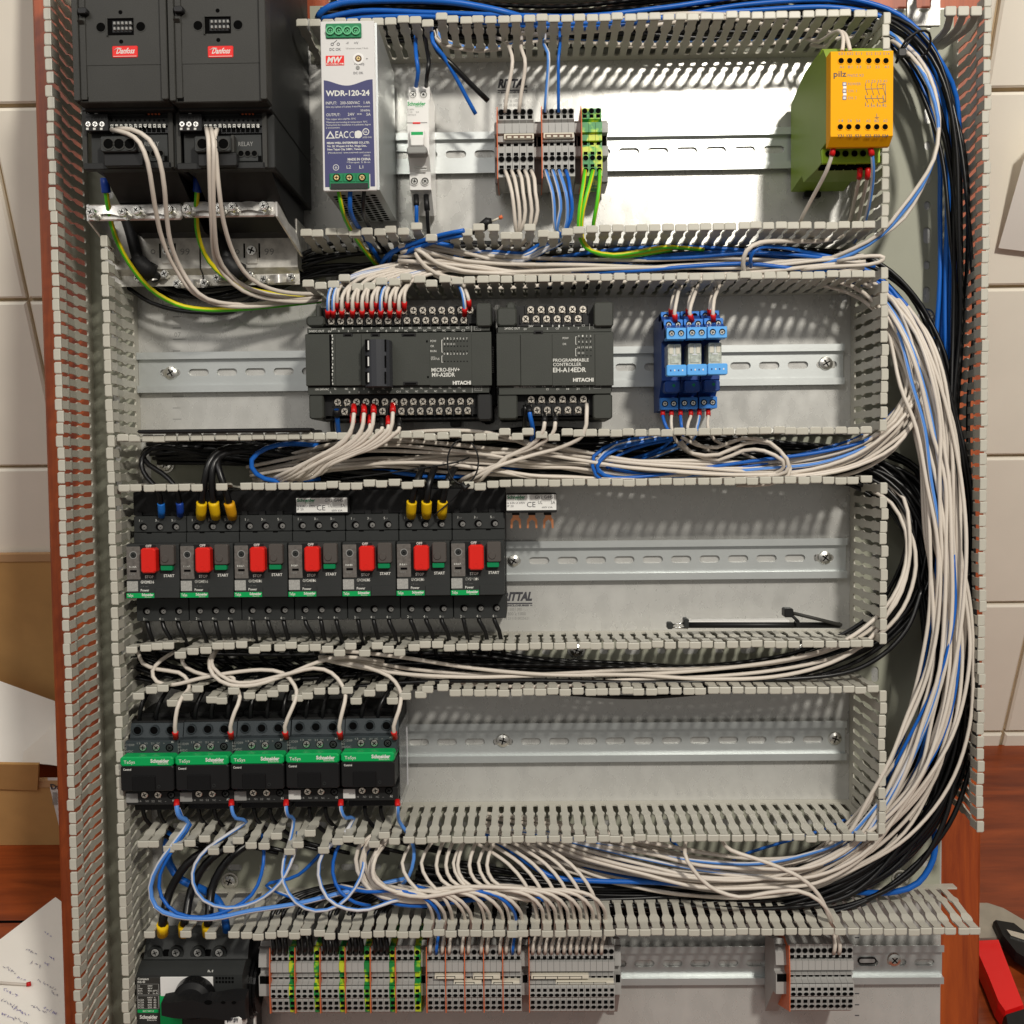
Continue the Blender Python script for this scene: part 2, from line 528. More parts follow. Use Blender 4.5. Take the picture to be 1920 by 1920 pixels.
# ============================================================ THE ROOM
ROOM = []   # things that stand upright in the room and do not lean with the panel
WALL_Y = 0.305
TABLE_Z = -0.502
def room_mesh(name, verts, faces, m, parent=None, sm=False, uvless=True):
    me = bpy.data.meshes.new(name)
    me.from_pydata(verts, [], faces)
    for q in ([m] if isinstance(m, str) else m): me.materials.append(MATS[q])
    o = bpy.data.objects.new(name, me)
    COL.objects.link(o)
    if parent: o.parent = parent
    else: ROOM.append(o)
    return o
def rbox(x0, x1, y0, y1, z0, z1):
    vs = [(x, y, z) for z in (z0, z1) for y in (y0, y1) for x in (x0, x1)]
    return vs, [(0, 2, 3, 1), (4, 5, 7, 6), (0, 1, 5, 4), (2, 6, 7, 3), (0, 4, 6, 2), (1, 3, 7, 5)]
w = room_mesh('wall', *rbox(-1.6, 1.6, WALL_Y + 0.004, WALL_Y + 0.1, -0.9, 1.3), 'grout')
w['kind'] = 'structure'
TW, TH, GR = 0.168, 0.1995, 0.0042
def tile_mesh():
    a, b = (TW - GR) / 2, (TH - GR) / 2
    c = 0.0025
    vs = [(-a, 0.004, -b), (a, 0.004, -b), (a, 0.004, b), (-a, 0.004, b),
          (-a, -0.0015, -b), (a, -0.0015, -b), (a, -0.0015, b), (-a, -0.0015, b),
          (-a + c, -0.004, -b + c), (a - c, -0.004, -b + c), (a - c, -0.004, b - c), (-a + c, -0.004, b - c)]
    fs = [(8, 9, 10, 11)] + [(k + i, k + (i + 1) % 4, k + 4 + (i + 1) % 4, k + 4 + i) for k in (0, 4) for i in range(4)]
    me = bpy.data.meshes.new('tile')
    me.from_pydata(vs, [], fs)
    me.materials.append(MATS['tile'])
    return me
tme = tile_mesh()
JX = WPT(50, 545, y=WALL_Y).x          # a vertical joint seen left of the board
JZ = WPT(1880, 537, y=WALL_Y).z        # a horizontal joint seen right of it
for i in range(-3, 10):
    for j in range(-6, 5):
        zc = JZ + (j + 0.5) * TH
        if zc - TH / 2 < TABLE_Z - TH or zc > 1.2: continue
        t = bpy.data.objects.new('tile', tme)
        COL.objects.link(t)
        t.parent = w
        t.location = (JX + (i + 0.5) * TW, WALL_Y + random.uniform(-.0004, .0004), zc)
        t.rotation_euler = (random.uniform(-.003, .003), 0, random.uniform(-.003, .003))
tb = room_mesh('table_top', *rbox(-1.5, 1.5, -0.75, WALL_Y - 0.002, TABLE_Z - 0.03, TABLE_Z), 'table_wood')
tb['kind'] = 'structure'
gap = room_mesh('plank_joint', *rbox(-1.5, -0.30, WPT(20, 1728, z=TABLE_Z).y - 0.002, WPT(20, 1728, z=TABLE_Z).y + 0.001, TABLE_Z - .01, TABLE_Z + .0006), 'hole', tb)

# wooden board the panel is screwed to: it leans on the wall
b = MB('board_wood')
b.box(-419, 421, -533, 690, -34, -14, c=4)
solo(b, 'wooden_board', 'reddish brown varnished board leaning on the tiles behind the steel panel', 'board')

# cardboard boxes at the left
def lump_box(x0, x1, y0, y1, z0, z1, name, label, group, flap=None):
    o = bpy.data.objects.new(name, None); COL.objects.link(o); ROOM.append(o)
    o.location = ((x0 + x1) / 2, (y0 + y1) / 2, z0)
    tag(o, label, 'cardboard box', group)
    L = o.location
    def sub(nm, vs, fs, m):
        q = room_mesh(nm, [(v[0] - L.x, v[1] - L.y, v[2] - L.z) for v in vs], fs, m, o)
        return q
    t = 0.004
    sub('front_panel', *rbox(x0, x1, y0, y0 + t, z0, z1), 'card')
    sub('back_panel', *rbox(x0, x1, y1 - t, y1, z0, z1), 'card')
    sub('side_panel', *rbox(x0, x0 + t, y0 + t, y1 - t, z0, z1), 'card')
    sub('side_panel', *rbox(x1 - t, x1, y0 + t, y1 - t, z0, z1), 'card')
    sub('rim', *rbox(x0 - .001, x1 + .001, y0 - .0015, y0 + t, z1, z1 + .010), 'card_edge')
    if flap:
        sub('flap', flap, [(0, 1, 2, 3)], 'card')
    return o
yb2 = WPT(40, 1585, z=TABLE_Z).y
z2 = WPT(40, 1475, y=yb2).z
lump_box(-0.95, WPT(128, 1500, y=yb2).x + 0.02, yb2, yb2 + 0.16, TABLE_Z + .0005, z2, 'cardboard_box',
         'low open cardboard box on the table left of the panel, flap folded out', 'brown cardboard boxes',
         flap=None)
yb1 = yb2 + 0.166
z1 = WPT(40, 1052, y=yb1).z
lump_box(-0.98, WPT(108, 1100, y=yb1).x + 0.03, yb1, WALL_Y - 0.008, TABLE_Z + .0005, z1, 'cardboard_box',
         'tall cardboard box against the tiled wall, behind the low box', 'brown cardboard boxes')
def sheet(name, corners, label, cat, m='paper', group=None, bend=0.006, n=6, extra=None):
    """sheet of paper from four world corners, slightly curled"""
    A, B, C_, D = [Vector(c) for c in corners]
    nrm = (B - A).cross(D - A).normalized()
    vs = []
    for j in range(n + 1):
        for i in range(n + 1):
            u, v = i / n, j / n
            p = A * (1 - u) * (1 - v) + B * u * (1 - v) + C_ * u * v + D * (1 - u) * v
            vs.append(p + nrm * bend * math.sin(math.pi * u) * math.sin(2.2 * v))
    fs = [(j * (n + 1) + i, j * (n + 1) + i + 1, (j + 1) * (n + 1) + i + 1, (j + 1) * (n + 1) + i) for j in range(n) for i in range(n)]
    off = nrm * 0.0004
    N = len(vs)
    vs2 = vs + [p - off for p in vs]
    fs2 = fs + [tuple(N + k for k in reversed(f)) for f in fs]
    o = room_mesh(name, [tuple(p) for p in vs2], fs2, m)
    for p in o.data.polygons: p.use_smooth = True
    tag(o, label, cat, group)
    return o, nrm
# flap of the low box, standing open towards us
fl = [WPT(-60, 1432, y=yb2 - .012), WPT(72, 1434, y=yb2 - .012), WPT(70, 1482, y=yb2 - .003), WPT(-60, 1478, y=yb2 - .003)]
lowbox = [o for o in ROOM if o.name == 'cardboard_box'][0]
fv = [tuple(p - lowbox.location) for p in fl] + [tuple(p - lowbox.location + Vector((0, 0.004, 0))) for p in fl]
room_mesh('flap', fv, [(0, 1, 2, 3), (7, 6, 5, 4), (0, 4, 5, 1), (1, 5, 6, 2), (2, 6, 7, 3), (3, 7, 4, 0)], 'card', lowbox)
# shipping sticker on the low box
st = [WPT(89, 1458, y=yb2 - .0012), WPT(140, 1458, y=yb2 - .0012), WPT(140, 1600, y=yb2 - .0012), WPT(112, 1555, y=yb2 - .0012)]
room_mesh('sticker', [tuple(p - lowbox.location) for p in st], [(0, 3, 2, 1)], 'white', lowbox)
def room_text(s, px, py, wpx, m, parent, plane_y, size_px=8, bold=0.03):
    vs, fs, a0, a1, b0, b1 = text_geo(s, bold, 0)
    A = WPT(px, py, y=plane_y); B = WPT(px + wpx, py, y=plane_y)
    sx = (B.x - A.x) / (a1 - a0)
    L = parent.location
    room_mesh('print', [(A.x + (v[0] - a0) * sx - L.x, plane_y - L.y, A.z + v[1] * sx * 1.1 - L.z) for v in vs], fs, m, parent)
room_text("Da", 96, 1480, 18, 'print_dark', lowbox, yb2 - .0022)
for i in range(4): room_text("||||| ||| ||", 99, 1490 + i * 6, 22, 'print_grey', lowbox, yb2 - .0022)
# loose papers slumped between the boxes
sheet('paper_sheet', [WPT(-60, 1255, y=yb1 - .02), WPT(112, 1318, y=yb1 - .02), WPT(112, 1425, y=yb2 + .05), WPT(-60, 1445, y=yb2 + .05)],
      'white printed sheet sagging between the two cardboard boxes', 'paper', group=None)
sheet('paper_sheet', [WPT(50, 1392, y=yb1 - .06), WPT(118, 1345, y=yb1 - .06), WPT(118, 1438, y=yb2 + .02), WPT(40, 1434, y=yb2 + .02)],
      'folded blank sheet lying under the printed one, nearest the low box', 'paper', bend=-0.004)
# handwritten page on the table
A = [WPT(-140, 1900, z=TABLE_Z + .001), WPT(-60, 1990, z=TABLE_Z + .001)]
pc = [WPT(104, 1682, z=TABLE_Z + .002), WPT(250, 1795, z=TABLE_Z + .002), WPT(140, 2060, z=TABLE_Z + .002), WPT(-90, 1830, z=TABLE_Z + .002)]
note, _ = sheet('handwritten_note', [pc[3], pc[2], pc[1], pc[0]], 'white page covered in blue handwriting on the table', 'paper', bend=0.0015)
note_l = Vector(note.location)
def scribble(px, py, n, sz, m, seed):
    rnd = random.Random(seed)
    vs = []; fs = []
    x, y = px, py
    for k in range(n):
        pts = [WPT(x + rnd.uniform(-1, 1) * sz, y + rnd.uniform(-1, 1) * sz, z=TABLE_Z + .0042) for _ in range(4)]
        for a, b_ in zip(pts, pts[1:]):
            d = (b_ - a); d.z = 0
            nn = Vector((-d.y, d.x, 0)).normalized() * 0.00022
            i = len(vs); vs += [tuple(a - nn), tuple(b_ - nn), tuple(b_ + nn), tuple(a + nn)]; fs.append((i, i + 1, i + 2, i + 3))
        x += sz * 1.7; y += sz * 0.9
    return vs, fs
sv = []; sf = []; sv2 = []; sf2 = []
for k, (px, py, n, sz) in enumerate([(84, 1748, 3, 3), (50, 1780, 5, 2.5), (95, 1795, 2, 3), (60, 1805, 3, 4), (86, 1806, 2, 3), (8, 1812, 5, 3), (35, 1832, 3, 3), (72, 1838, 8, 2.6),
                                 (10, 1855, 5, 3), (5, 1875, 6, 3), (22, 1888, 7, 3), (60, 1885, 6, 3), (85, 1890, 5, 3), (30, 1908, 8, 3), (5, 1900, 5, 3), (95, 1860, 3, 3)]):
    a, f_ = scribble(px, py, n, sz, '', k)
    tgt = (sv, sf) if k % 2 else (sv2, sf2)
    i = len(tgt[0]); tgt[0].extend(a); tgt[1].extend([tuple(q + i for q in ff) for ff in f_])
tag(room_mesh('handwriting', sv, sf, 'ink', note), kind='stuff'); tag(room_mesh('handwriting', sv2, sf2, 'ink_blue', note), kind='stuff')
# sheet of paper hanging on the wall at the right
pr = [WPT(1872, 465, y=WALL_Y - .012), WPT(1990, 480, y=WALL_Y - .012), WPT(1990, 180, y=WALL_Y - .02), WPT(1928, 270, y=WALL_Y - .03)]
sheet('paper_sheet', pr, 'white sheet hanging on the tiles at the right edge', 'paper', bend=0.008)
# bit of white wire with a red ferrule, on the page
def room_tube(name, pts, r, m, label=None, cat=None, parent=None, n=8):
    mb = MB(m); mb.tube([tuple(Vector(p) * 1000) for p in pts], r, n, m)
    o = room_mesh(name, [tuple(Vector(v) * MM) for v in mb.v], mb.f, m, parent)
    for p in o.data.polygons: p.use_smooth = True
    if label: tag(o, label, cat)
    return o
wo = room_tube('wire_offcut', [WPT(-20, 1841, z=TABLE_Z + .007), WPT(20, 1844, z=TABLE_Z + .006), WPT(52, 1846, z=TABLE_Z + .006)], 1.3, 'wire_white', 'short white wire offcut with a red ferrule lying on the handwritten page', 'wire')
room_tube('ferrule', [WPT(50, 1846, z=TABLE_Z + .006), WPT(58, 1844, z=TABLE_Z + .006)], 2.2, 'ferrule_red', parent=wo)
# red handled tool at the lower right, lying on the table
tl = bpy.data.objects.new('hand_tool', None); COL.objects.link(tl); ROOM.append(tl)
tl.location = WPT(1880, 1800, z=TABLE_Z)
tag(tl, 'red handled cutter with black grip and steel jaw lying on the table', 'tool')
def slab(name, px, z0, z1, m, c=0.002):
    zt = TABLE_Z + z1
    top = [WPT(a, b_, z=zt) - tl.location for a, b_ in px]
    n = len(top)
    ctr = sum(top, Vector()) / n
    ins = [p + (ctr - p) * 0.06 for p in top]
    vs = [tuple((p.x, p.y, z0)) for p in top] + [(p.x, p.y, z1 - c) for p in top] + [(p.x, p.y, z1) for p in ins]
    fs = [tuple(range(2 * n, 3 * n))]
    for k in (0, n):
        fs += [(k + i, k + (i + 1) % n, k + n + (i + 1) % n, k + n + i) for i in range(n)]
    o = room_mesh(name, vs, fs, m, tl)
    return o
slab('jaw', [(1826, 1690), (1850, 1690), (1880, 1700), (1925, 1726), (1990, 1790), (1990, 1800), (1925, 1775), (1880, 1758), (1826, 1760)][::-1], 0.001, 0.014, 'tool_steel')
slab('spring_cover', [(1864, 1722), (1900, 1728), (1990, 1800), (1990, 1840), (1905, 1786), (1878, 1752)][::-1], 0.014, 0.026, 'black', c=0.005)
slab('blade', [(1886, 1742), (1925, 1752), (1925, 1764), (1895, 1754)][::-1], 0.026, 0.028, 'steel')
slab('handle', [(1832, 1760), (1872, 1758), (1884, 1790), (1900, 1832), (1922, 1888), (1886, 1900), (1872, 1880), (1852, 1830), (1832, 1785)][::-1], 0.004, 0.024, 'tool_red', c=0.006)
slab('grip', [(1884, 1900), (1922, 1888), (1990, 1990), (1900, 1990)][::-1], 0.004, 0.025, 'black', c=0.006)

# ============================================================ PANEL: mounting plate, ducts, rails
PX0, PX1, PZ0, PZ1 = -370, 380, -560, 430
pl = thing('mounting_plate', 'bare galvanised steel mounting plate carrying all the ducts and rails', 'mounting plate', (0, -60, -14))
b = MB('zinc')
b.box(PX0, PX1, PZ0, PZ1, -2, 0, c=0.6)
b.box(PX0, PX0 + 2, PZ0 + 3, PZ1 - 3, -14, -2); b.box(PX1 - 2, PX1, PZ0 + 3, PZ1 - 3, -14, -2)
part(b, 'sheet', pl)
# fixing lug with an open slot at the top right corner
x0, zt = U(1700, 56, 2); x1, zb = U(1762, 10, 2)
lx = (x0 + x1) / 2
lug = [(lx - 14, PZ1 - 16), (lx + 14, PZ1 - 16), (lx + 14, PZ1 + 12), (lx + 6.2, PZ1 + 12)]
lug += [(lx + 6.2 * math.cos(t), PZ1 + 1 + 6.2 * math.sin(t)) for t in [-math.pi * i / 8 for i in range(9)]]
lug += [(lx - 6.2, PZ1 + 12), (lx - 14, PZ1 + 12)]
b = MB('zinc'); b.poly_h(lug, 0.3, 3.2); part(b, 'fixing_lug', pl)
# printing on the plate
b = MB('print_dark')
def pxtext(b, s, px, py, wpx, hpx, h, m, bold=0.0, shear=0.0, align='L'):
    x, z = U(px, py, h); x2, _ = U(px + wpx, py, h); _, z2 = U(px, py - hpx, h)
    b.text(s, x if align == 'L' else (x + x2) / 2, z, h, z2 - z, m, 'L' if align == 'L' else 'C', w=x2 - x, bold=bold, shear=shear)
def pxbox(b, x0, y0, x1, y1, h0, h1, m, c=0.0):
    a, d = U(x0, y1, h1); e, f = U(x1, y0, h1)
    b.box(a, e, d, f, h0, h1, m, c)
def plate_mark(ox, oy, code, size, num):
    pxtext(b, "RITTAL", ox - 4, oy + 62, 56, 15, 0.12, 'print_dark', bold=0.055, shear=0.3)
    pxbox(b, ox - 4, oy + 66, ox + 52, oy + 69, 0, 0.12, 'print_dark')
    pxtext(b, "= ENCLOSURES =", ox - 4, oy + 73, 56, 3, 0.12, 'print_dark', bold=0.05)
    pxtext(b, code, ox + 10, oy + 81, 22, 5, 0.12, 'print_grey')
    pxtext(b, size, ox + 6, oy + 90, 34, 6, 0.12, 'print_grey')
    pxtext(b, num, ox, oy + 98, 46, 5, 0.12, 'print_grey')
plate_mark(937, 102, "5051 380", "800 x 1000", "M 21110 0025621")
plate_mark(946, 1064, "5051 380", "800 x 1000", "M 21110 0025621")
for yy, w_ in ((571, 27), (593, 15), (614, 15), (635, 24), (657, 14), (742, 20), (764, 15), (785, 16)):
    xx = 303 if yy == 571 else 324
    pxbox(b, xx, yy, xx + w_, yy + 1.8, 0, 0.12, 'print_grey')
pxtext(b, "07", 327, 632, 12, 9, 0.12, 'print_grey')
for yy in (1757, 1862, 1883, 1903): pxbox(b, 1603, yy, 1611, yy + 2, 0, 0.12, 'print_dark')
part(b, 'plate_print', pl)

# ---------------- ducts
PITCH = 10.0
def finger_mesh(seed):
    """one duct finger: t across, k height, n normal; slot edges waisted; lip on top"""
    rnd = random.Random(seed)
    return None
def build_finger(shift, s=0):
    """shift: how far the top is set over from the base"""
    b = MB('pvc')
    prof = [(9.4, 4.96), (11, 2.75), (28, 2.75), (32, 4.1), (35, 4.1), (39, 2.75), (57, 2.75), (61, 4.1), (65, 4.1), (67, 3.3), (78.5, 3.3)]
    def off(k):
        if k < 50: return 0.0
        if k < 66: return shift * (k - 50) / 16
        return shift
    th = 0.75
    rows = []
    vs = []
    for k, w_ in prof:
        o = off(k)
        vs += [(-w_, o - th, k), (w_, o - th, k), (w_, o + th, k), (-w_, o + th, k)]
    fs = []
    n = len(prof)
    for i in range(n - 1):
        a = i * 4; c = a + 4
        for q in range(4):
            r = (q + 1) % 4
            fs.append((a + q, a + r, c + r, c + q))
    b.add(vs, fs)
    # lip: thin tile running outwards from the top of the finger, its edge rolled over
    o = shift - s * 2.35
    lw, ld = 4.72, 2.95
    lv = []
    for (kk, inset) in ((77.6, 0.35), (78.6, 0.0), (79.3, 0.2), (79.6, 0.8)):
        for (sx, sz) in ((-1, -1), (1, -1), (1, 1), (-1, 1)):
            cut = 1.0 if sz == -s else 0.25
            if (sx * sz) > 0:
                lv += [(sx * (lw - inset), o + sz * (ld - inset - cut), kk), (sx * (lw - inset - cut), o + sz * (ld - inset), kk)]
            else:
                lv += [(sx * (lw - inset - cut), o + sz * (ld - inset), kk), (sx * (lw - inset), o + sz * (ld - inset - cut), kk)]
    f2 = [tuple(range(7, -1, -1)), tuple(range(24, 32))]
    for r in (0, 8, 16):
        for i in range(8):
            j = (i + 1) % 8
            f2.append((r + i, r + j, r + 8 + j, r + 8 + i))
    b.add(lv, f2)
    me = b.mesh('finger')
    return me
FM = {}
def add_wall(duct, axis, base, top, a0, a1, droop=None, skip=None, phase=0.0):
    """row of fingers; axis 'x' = the wall runs along x (base, top are z values)"""
    sd = 1 if (CZ if axis == 'x' else CX) > base else -1
    key = (round(top + 2.35 * sd - base, 1), sd)
    if key not in FM: FM[key] = build_finger(*key)
    me = FM[key]
    n = int((a1 - a0) / PITCH)
    og = org_of(duct)
    for i in range(n):
        t = a0 + (i + 0.5) * PITCH
        if skip and skip(t): continue
        o = bpy.data.objects.new('finger', me)
        COL.objects.link(o)
        o.parent = duct
        tilt = random.gauss(0, 0.0055); roll = random.gauss(0, 0.005)
        if droop:
            d = droop(t)
            tilt += d[0]; roll += d[1]
        # local axes of the mesh: X = t, Z = n (world x,z of MB), -Y = height
        if axis == 'x':
            M = Matrix.Translation(((t - og[0]) * MM, og[2] * MM, (base - og[1]) * MM)) @ Matrix.Rotation(tilt, 4, 'X') @ Matrix.Rotation(roll, 4, 'Z')
        else:
            M = Matrix.Translation(((base - og[0]) * MM, og[2] * MM, (t - og[1]) * MM)) @ Matrix.Rotation(math.pi / 2, 4, 'Y') @ Matrix.Rotation(tilt, 4, 'X') @ Matrix.Rotation(roll, 4, 'Z')
        o.matrix_local = M
def duct_base(duct, x0, x1, z0, z1, rows, vertical=False, walls=((0, 0),)):
    b = MB('pvc_base')
    L0, L1 = (z0, z1) if vertical else (x0, x1)
    W0, W1 = (x0, x1) if vertical else (z0, z1)
    wr = (W1 - W0) / rows
    n = max(1, int((L1 - L0) / 25))
    cell = (L1 - L0) / n
    for r in range(rows):
        for i in range(n):
            a = L0 + i * cell; c = a + cell
            w0 = W0 + r * wr; w1 = w0 + wr
            big = (i + r) % 2 == 0
            L, W = (14, 6.2) if big else (7.5, 5.2)
            if vertical:
                holed_cell(b, w0, w1, a, c, 0.3, 1.3, stadium((w0 + w1) / 2, (a + c) / 2, L, W, vertical=True))
            else:
                holed_cell(b, a, c, w0, w1, 0.3, 1.3, stadium((a + c) / 2, (w0 + w1) / 2, L, W))
    return part(b, 'duct_base', duct)
def foot(duct, axis, base, a0, a1):
    b = MB('pvc')
    if axis == 'x': b.box(a0, a1, base - 0.75, base + 0.75, 0.3, 9.5)
    else: b.box(base - 0.75, base + 0.75, a0, a1, 0.3, 9.5)
    part(b, 'wall_strip', duct)
def duct(label, axis, walls, base_rect, rows, group='grey slotted wiring ducts', loc=None):
    x0, x1, z0, z1 = base_rect
    d = thing('wiring_duct', label, 'wiring duct', ((x0 + x1) / 2, (z0 + z1) / 2, 0), group)
    duct_base(d, x0, x1, z0, z1, rows, axis == 'z')
    for (base, top, segs, droop, skip) in walls:
        for (a0, a1) in segs:
            foot(d, axis, base, a0, a1)
            add_wall(d, axis, base, top, a0, a1, droop, skip)
    return d
def droopy(amount, lo, hi, seed):
    rnd = random.Random(seed)
    def f(t):
        if lo < t < hi:
            return (rnd.uniform(-1, 1) * amount + amount * 0.2, rnd.uniform(-1, 1) * amount * 0.25)
        return (0, 0)
    return f
def xl(px, h=78): return U(px, 960, h)[0]
XR = 301.5
duct('vertical wiring duct along the left edge, the longest one, empty inside', 'z',
     [(-368, -364.8, [(-560, 470)], None, None), (-328, -324.5, [(-560, 236)], None, None)],
     (-368, -328, -560, 470), 1)
duct('wide vertical duct along the right edge filled with the curving cable bundle', 'z',
     [(298, 300.6, [(226, 396), (66, 196), (-106, 28), (-264, -142)], None, None),
      (384, 380, [(-262, 408)], None, None)],
     (298, 384, -262, 428), 2)
duct('topmost horizontal duct running over the whole panel, cut by the top of the photo', 'x',
     [(440, 443, [(-152, 372)], None, None), (391, 394.5, [(-166, 300)], droopy(.05, -90, -40, 3), None)],
     (-170, 297.2, 391, 440), 1)
duct('horizontal duct below the power supply and the grey and green terminal blocks', 'x',
     [(225, 229.8, [(-167, 300)], droopy(.07, -95, 60, 4), lambda t: -57 < t < -43), (187.5, 190.6, [(-166, 300)], droopy(.05, -165, -60, 5), None)],
     (-167, 297.2, 187.5, 225), 1)
duct('horizontal duct between the controllers and the row of motor starters', 'x',
     [(69, 66.8, [(-319, 300)], droopy(.035, -130, 60, 6), None), (25.5, 26.6, [(-319, 300)], droopy(.02, -150, 20, 7), lambda t: -250 < t < -240 or -229 < t < -219 or -69 < t < -59 or -49 < t < -39)],
     (-319, 297.2, 25.5, 69), 1)
duct('horizontal duct between the motor starters and the contactors', 'x',
     [(-107, -105.9, [(-316, 300)], droopy(.05, -310, -60, 8), None), (-142, -143.4, [(-312, 300)], droopy(.09, -310, -50, 9), None)],
     (-316, 297.2, -142, -107), 1)
duct('wide horizontal duct below the contactors with looping blue wires', 'x',
     [(-260, -265.6, [(-312, 300)], droopy(.10, -310, -90, 10), None),
      (-337, -344.4, [(-318, 390)], droopy(.03, -230, -140, 11), lambda t: t < -308 or -298 < t < -278 or -268 < t < -258 or -248 < t < -238)],
     (-318, 378, -337, -260), 2)

# ---------------- DIN rails
def rail(px0, px1, zc, label, x0=None, x1=None, phase=0.0, shift=0):
    xa = x0 if x0 is not None else U(px0, 960, 4)[0]
    xb = x1 if x1 is not None else U(px1, 960, 4)[0]
    r = thing('din_rail', label, 'din rail', ((xa + xb) / 2, zc, 0), 'slotted steel mounting rails')
    b = MB('rail')
    W = 17.5; W2 = 12.5
    # flanges and webs of the hat profile
    b.poly_x([(zc + W2, 1.3), (zc + W2, 6.4), (zc + W, 6.4), (zc + W, 7.5), (zc + W2 - 1, 7.5), (zc + W2 - 1, 1.3)], xa, xb)
    b.poly_x([(zc - W2 + 1, 1.3), (zc - W2 + 1, 7.5), (zc - W, 7.5), (zc - W, 6.4), (zc - W2, 6.4), (zc - W2, 1.3)], xa, xb)
    n0 = math.ceil((xa - phase) / 25)
    first = phase + n0 * 25
    a = xa
    k = first + 12.5 - 25
    while k < xb:
        c0, c1 = max(k, xa), min(k + 25, xb)
        if c1 - c0 > 24.9:
            holed_cell(b, c0, c1, zc - W2, zc + W2, 0.5, 2.6, stadium((c0 + c1) / 2, zc, 18, 6.4))
        elif c1 - c0 > 0.01:
            b.quad(c0, c1, zc - W2, zc + W2, 2.6)
        k += 25
    part(b, 'rail_profile', r)
    return r
def screw(px, py, h, r=7.2, parent=None, label=None, washer=True):
    x, z = U(px, py, h)
    t = thing('panel_screw', label, 'screw', (x, z, 0), 'zinc plated screws') if parent is None else None
    b = MB('steel')
    b.cyl(x, z, r, h - 2.6, h - 1.6, 20)
    b.cyl(x, z, r * 0.80, h - 1.6, h + 0.4, 20, r2=r * 0.68)
    b.cyl(x, z, r * 0.68, h + 0.4, h + 1.3, 20, r2=r * 0.38)
    a = random.uniform(0, 1.5)
    for q in (a, a + math.pi / 2):
        c, s_ = math.cos(q) * r * 0.42, math.sin(q) * r * 0.42
        c2, s2 = -math.sin(q) * 0.55, math.cos(q) * 0.55
        b.add([(x - c - c2, z - s_ - s2, h + 1.36), (x + c - c2, z + s_ - s2, h + 1.36), (x + c + c2, z + s_ + s2, h + 1.36), (x - c + c2, z - s_ + s2, h + 1.36)], [(0, 1, 2, 3)], 'hole')
    return part(b, 'screw', parent if parent else t, None if parent is None else label)
SP = lambda px, py: U(px, py, 1.0)[0]
RR = []
r1 = rail(0, 0, 311.4, 'top mounting rail with the power supply, terminals and yellow relay', -160, 297, SP(1179, 286))
r2 = rail(0, 0, 125.8, 'mounting rail behind the controllers and the blue relays', -327, 290, SP(373.4, 699))
r3 = rail(0, 0, -43.1, 'mounting rail behind the row of motor starters with red buttons', -320, 293, SP(1011, 1051))
r4 = rail(0, 0, -204.6, 'mounting rail behind the contactors with green labels', -315, 293, SP(1259, 1387))
r5 = rail(0, 0, U(1700, 1803, 1)[1], 'lowest mounting rail carrying the long rows of terminals', -316, 380, SP(1732, 1803))
screw(320, 699, 4, 8, r2); screw(1549, 681, 4, 8, r2); screw(963, 1052, 4, 7, r3); screw(1547, 1046, 4, 8, r3)
screw(943, 1389, 4, 8, r4); screw(1566, 1385, 4, 8, r4); screw(1677, 1800, 4, 8, r5)
xx, zz = U(1625, 1800, 1.8)
b = MB('hole'); b.ring(xx, zz, 0, 3.0, 2.62, 2.9, 12)
b = MB('black'); b.poly_h(stadium(xx, zz, 17, 6.4), 2.65, 3.4); b.poly_h(stadium(xx, zz, 14, 3.6), 3.4, 3.5, 'rail'); part(b, 'slot_clip', r5)
for (px, py, lab) in ((1738, 594, 'screw holding the right duct, just right of the upper cable bend'), (309, 871, 'screw in the duct at left above the blue ferrules'),
                      (1081, 1219, 'screw in the duct under the row of motor starters'), (1504, 1219, 'screw in the duct under the black stay arm'),
                      (430, 1653, 'screw inside the looping blue wires of the wide duct'), (1690, 1648, 'screw at lower right beside the blue wire bend'),
                      (650, 525, 'screw hidden in the duct above the larger controller')):
    screw(px, py, 4.5, 7.6, None, lab)

# ============================================================ DEVICES
def Z(py, h, px=960): return U(px, py, h)[1]
def X(px, h, py=960): return U(px, py, h)[0]
def scr(b, x, z, h, r, m='steel', ang=None, proud=0.5, n=12):
    """cross-headed screw"""
    b.cyl(x, z, r, h, h + proud, n, m, r2=r * 0.85)
    a = random.uniform(0, 1.5) if ang is None else ang
    for q in (a, a + math.pi / 2):
        c, s_ = math.cos(q) * r * 0.62, math.sin(q) * r * 0.62
        c2, s2 = -math.sin(q) * r * 0.13, math.cos(q) * r * 0.13
        hh = h + proud + 0.06
        b.add([(x - c - c2, z - s_ - s2, hh), (x + c - c2, z + s_ - s2, hh), (x + c + c2, z + s_ + s2, hh), (x - c + c2, z - s_ + s2, hh)], [(0, 1, 2, 3)], 'hole')
def well(b, x, z, h, r, m, depth_r=0.0, rim=0.7):
    """screw well: raised collar round a dark opening"""
    b.disc(x, z, r, h + 0.12, 16, 'hole')
    b.ring(x, z, r * 0.93, r + rim, h - 0.5, h + 0.35, 16, m)

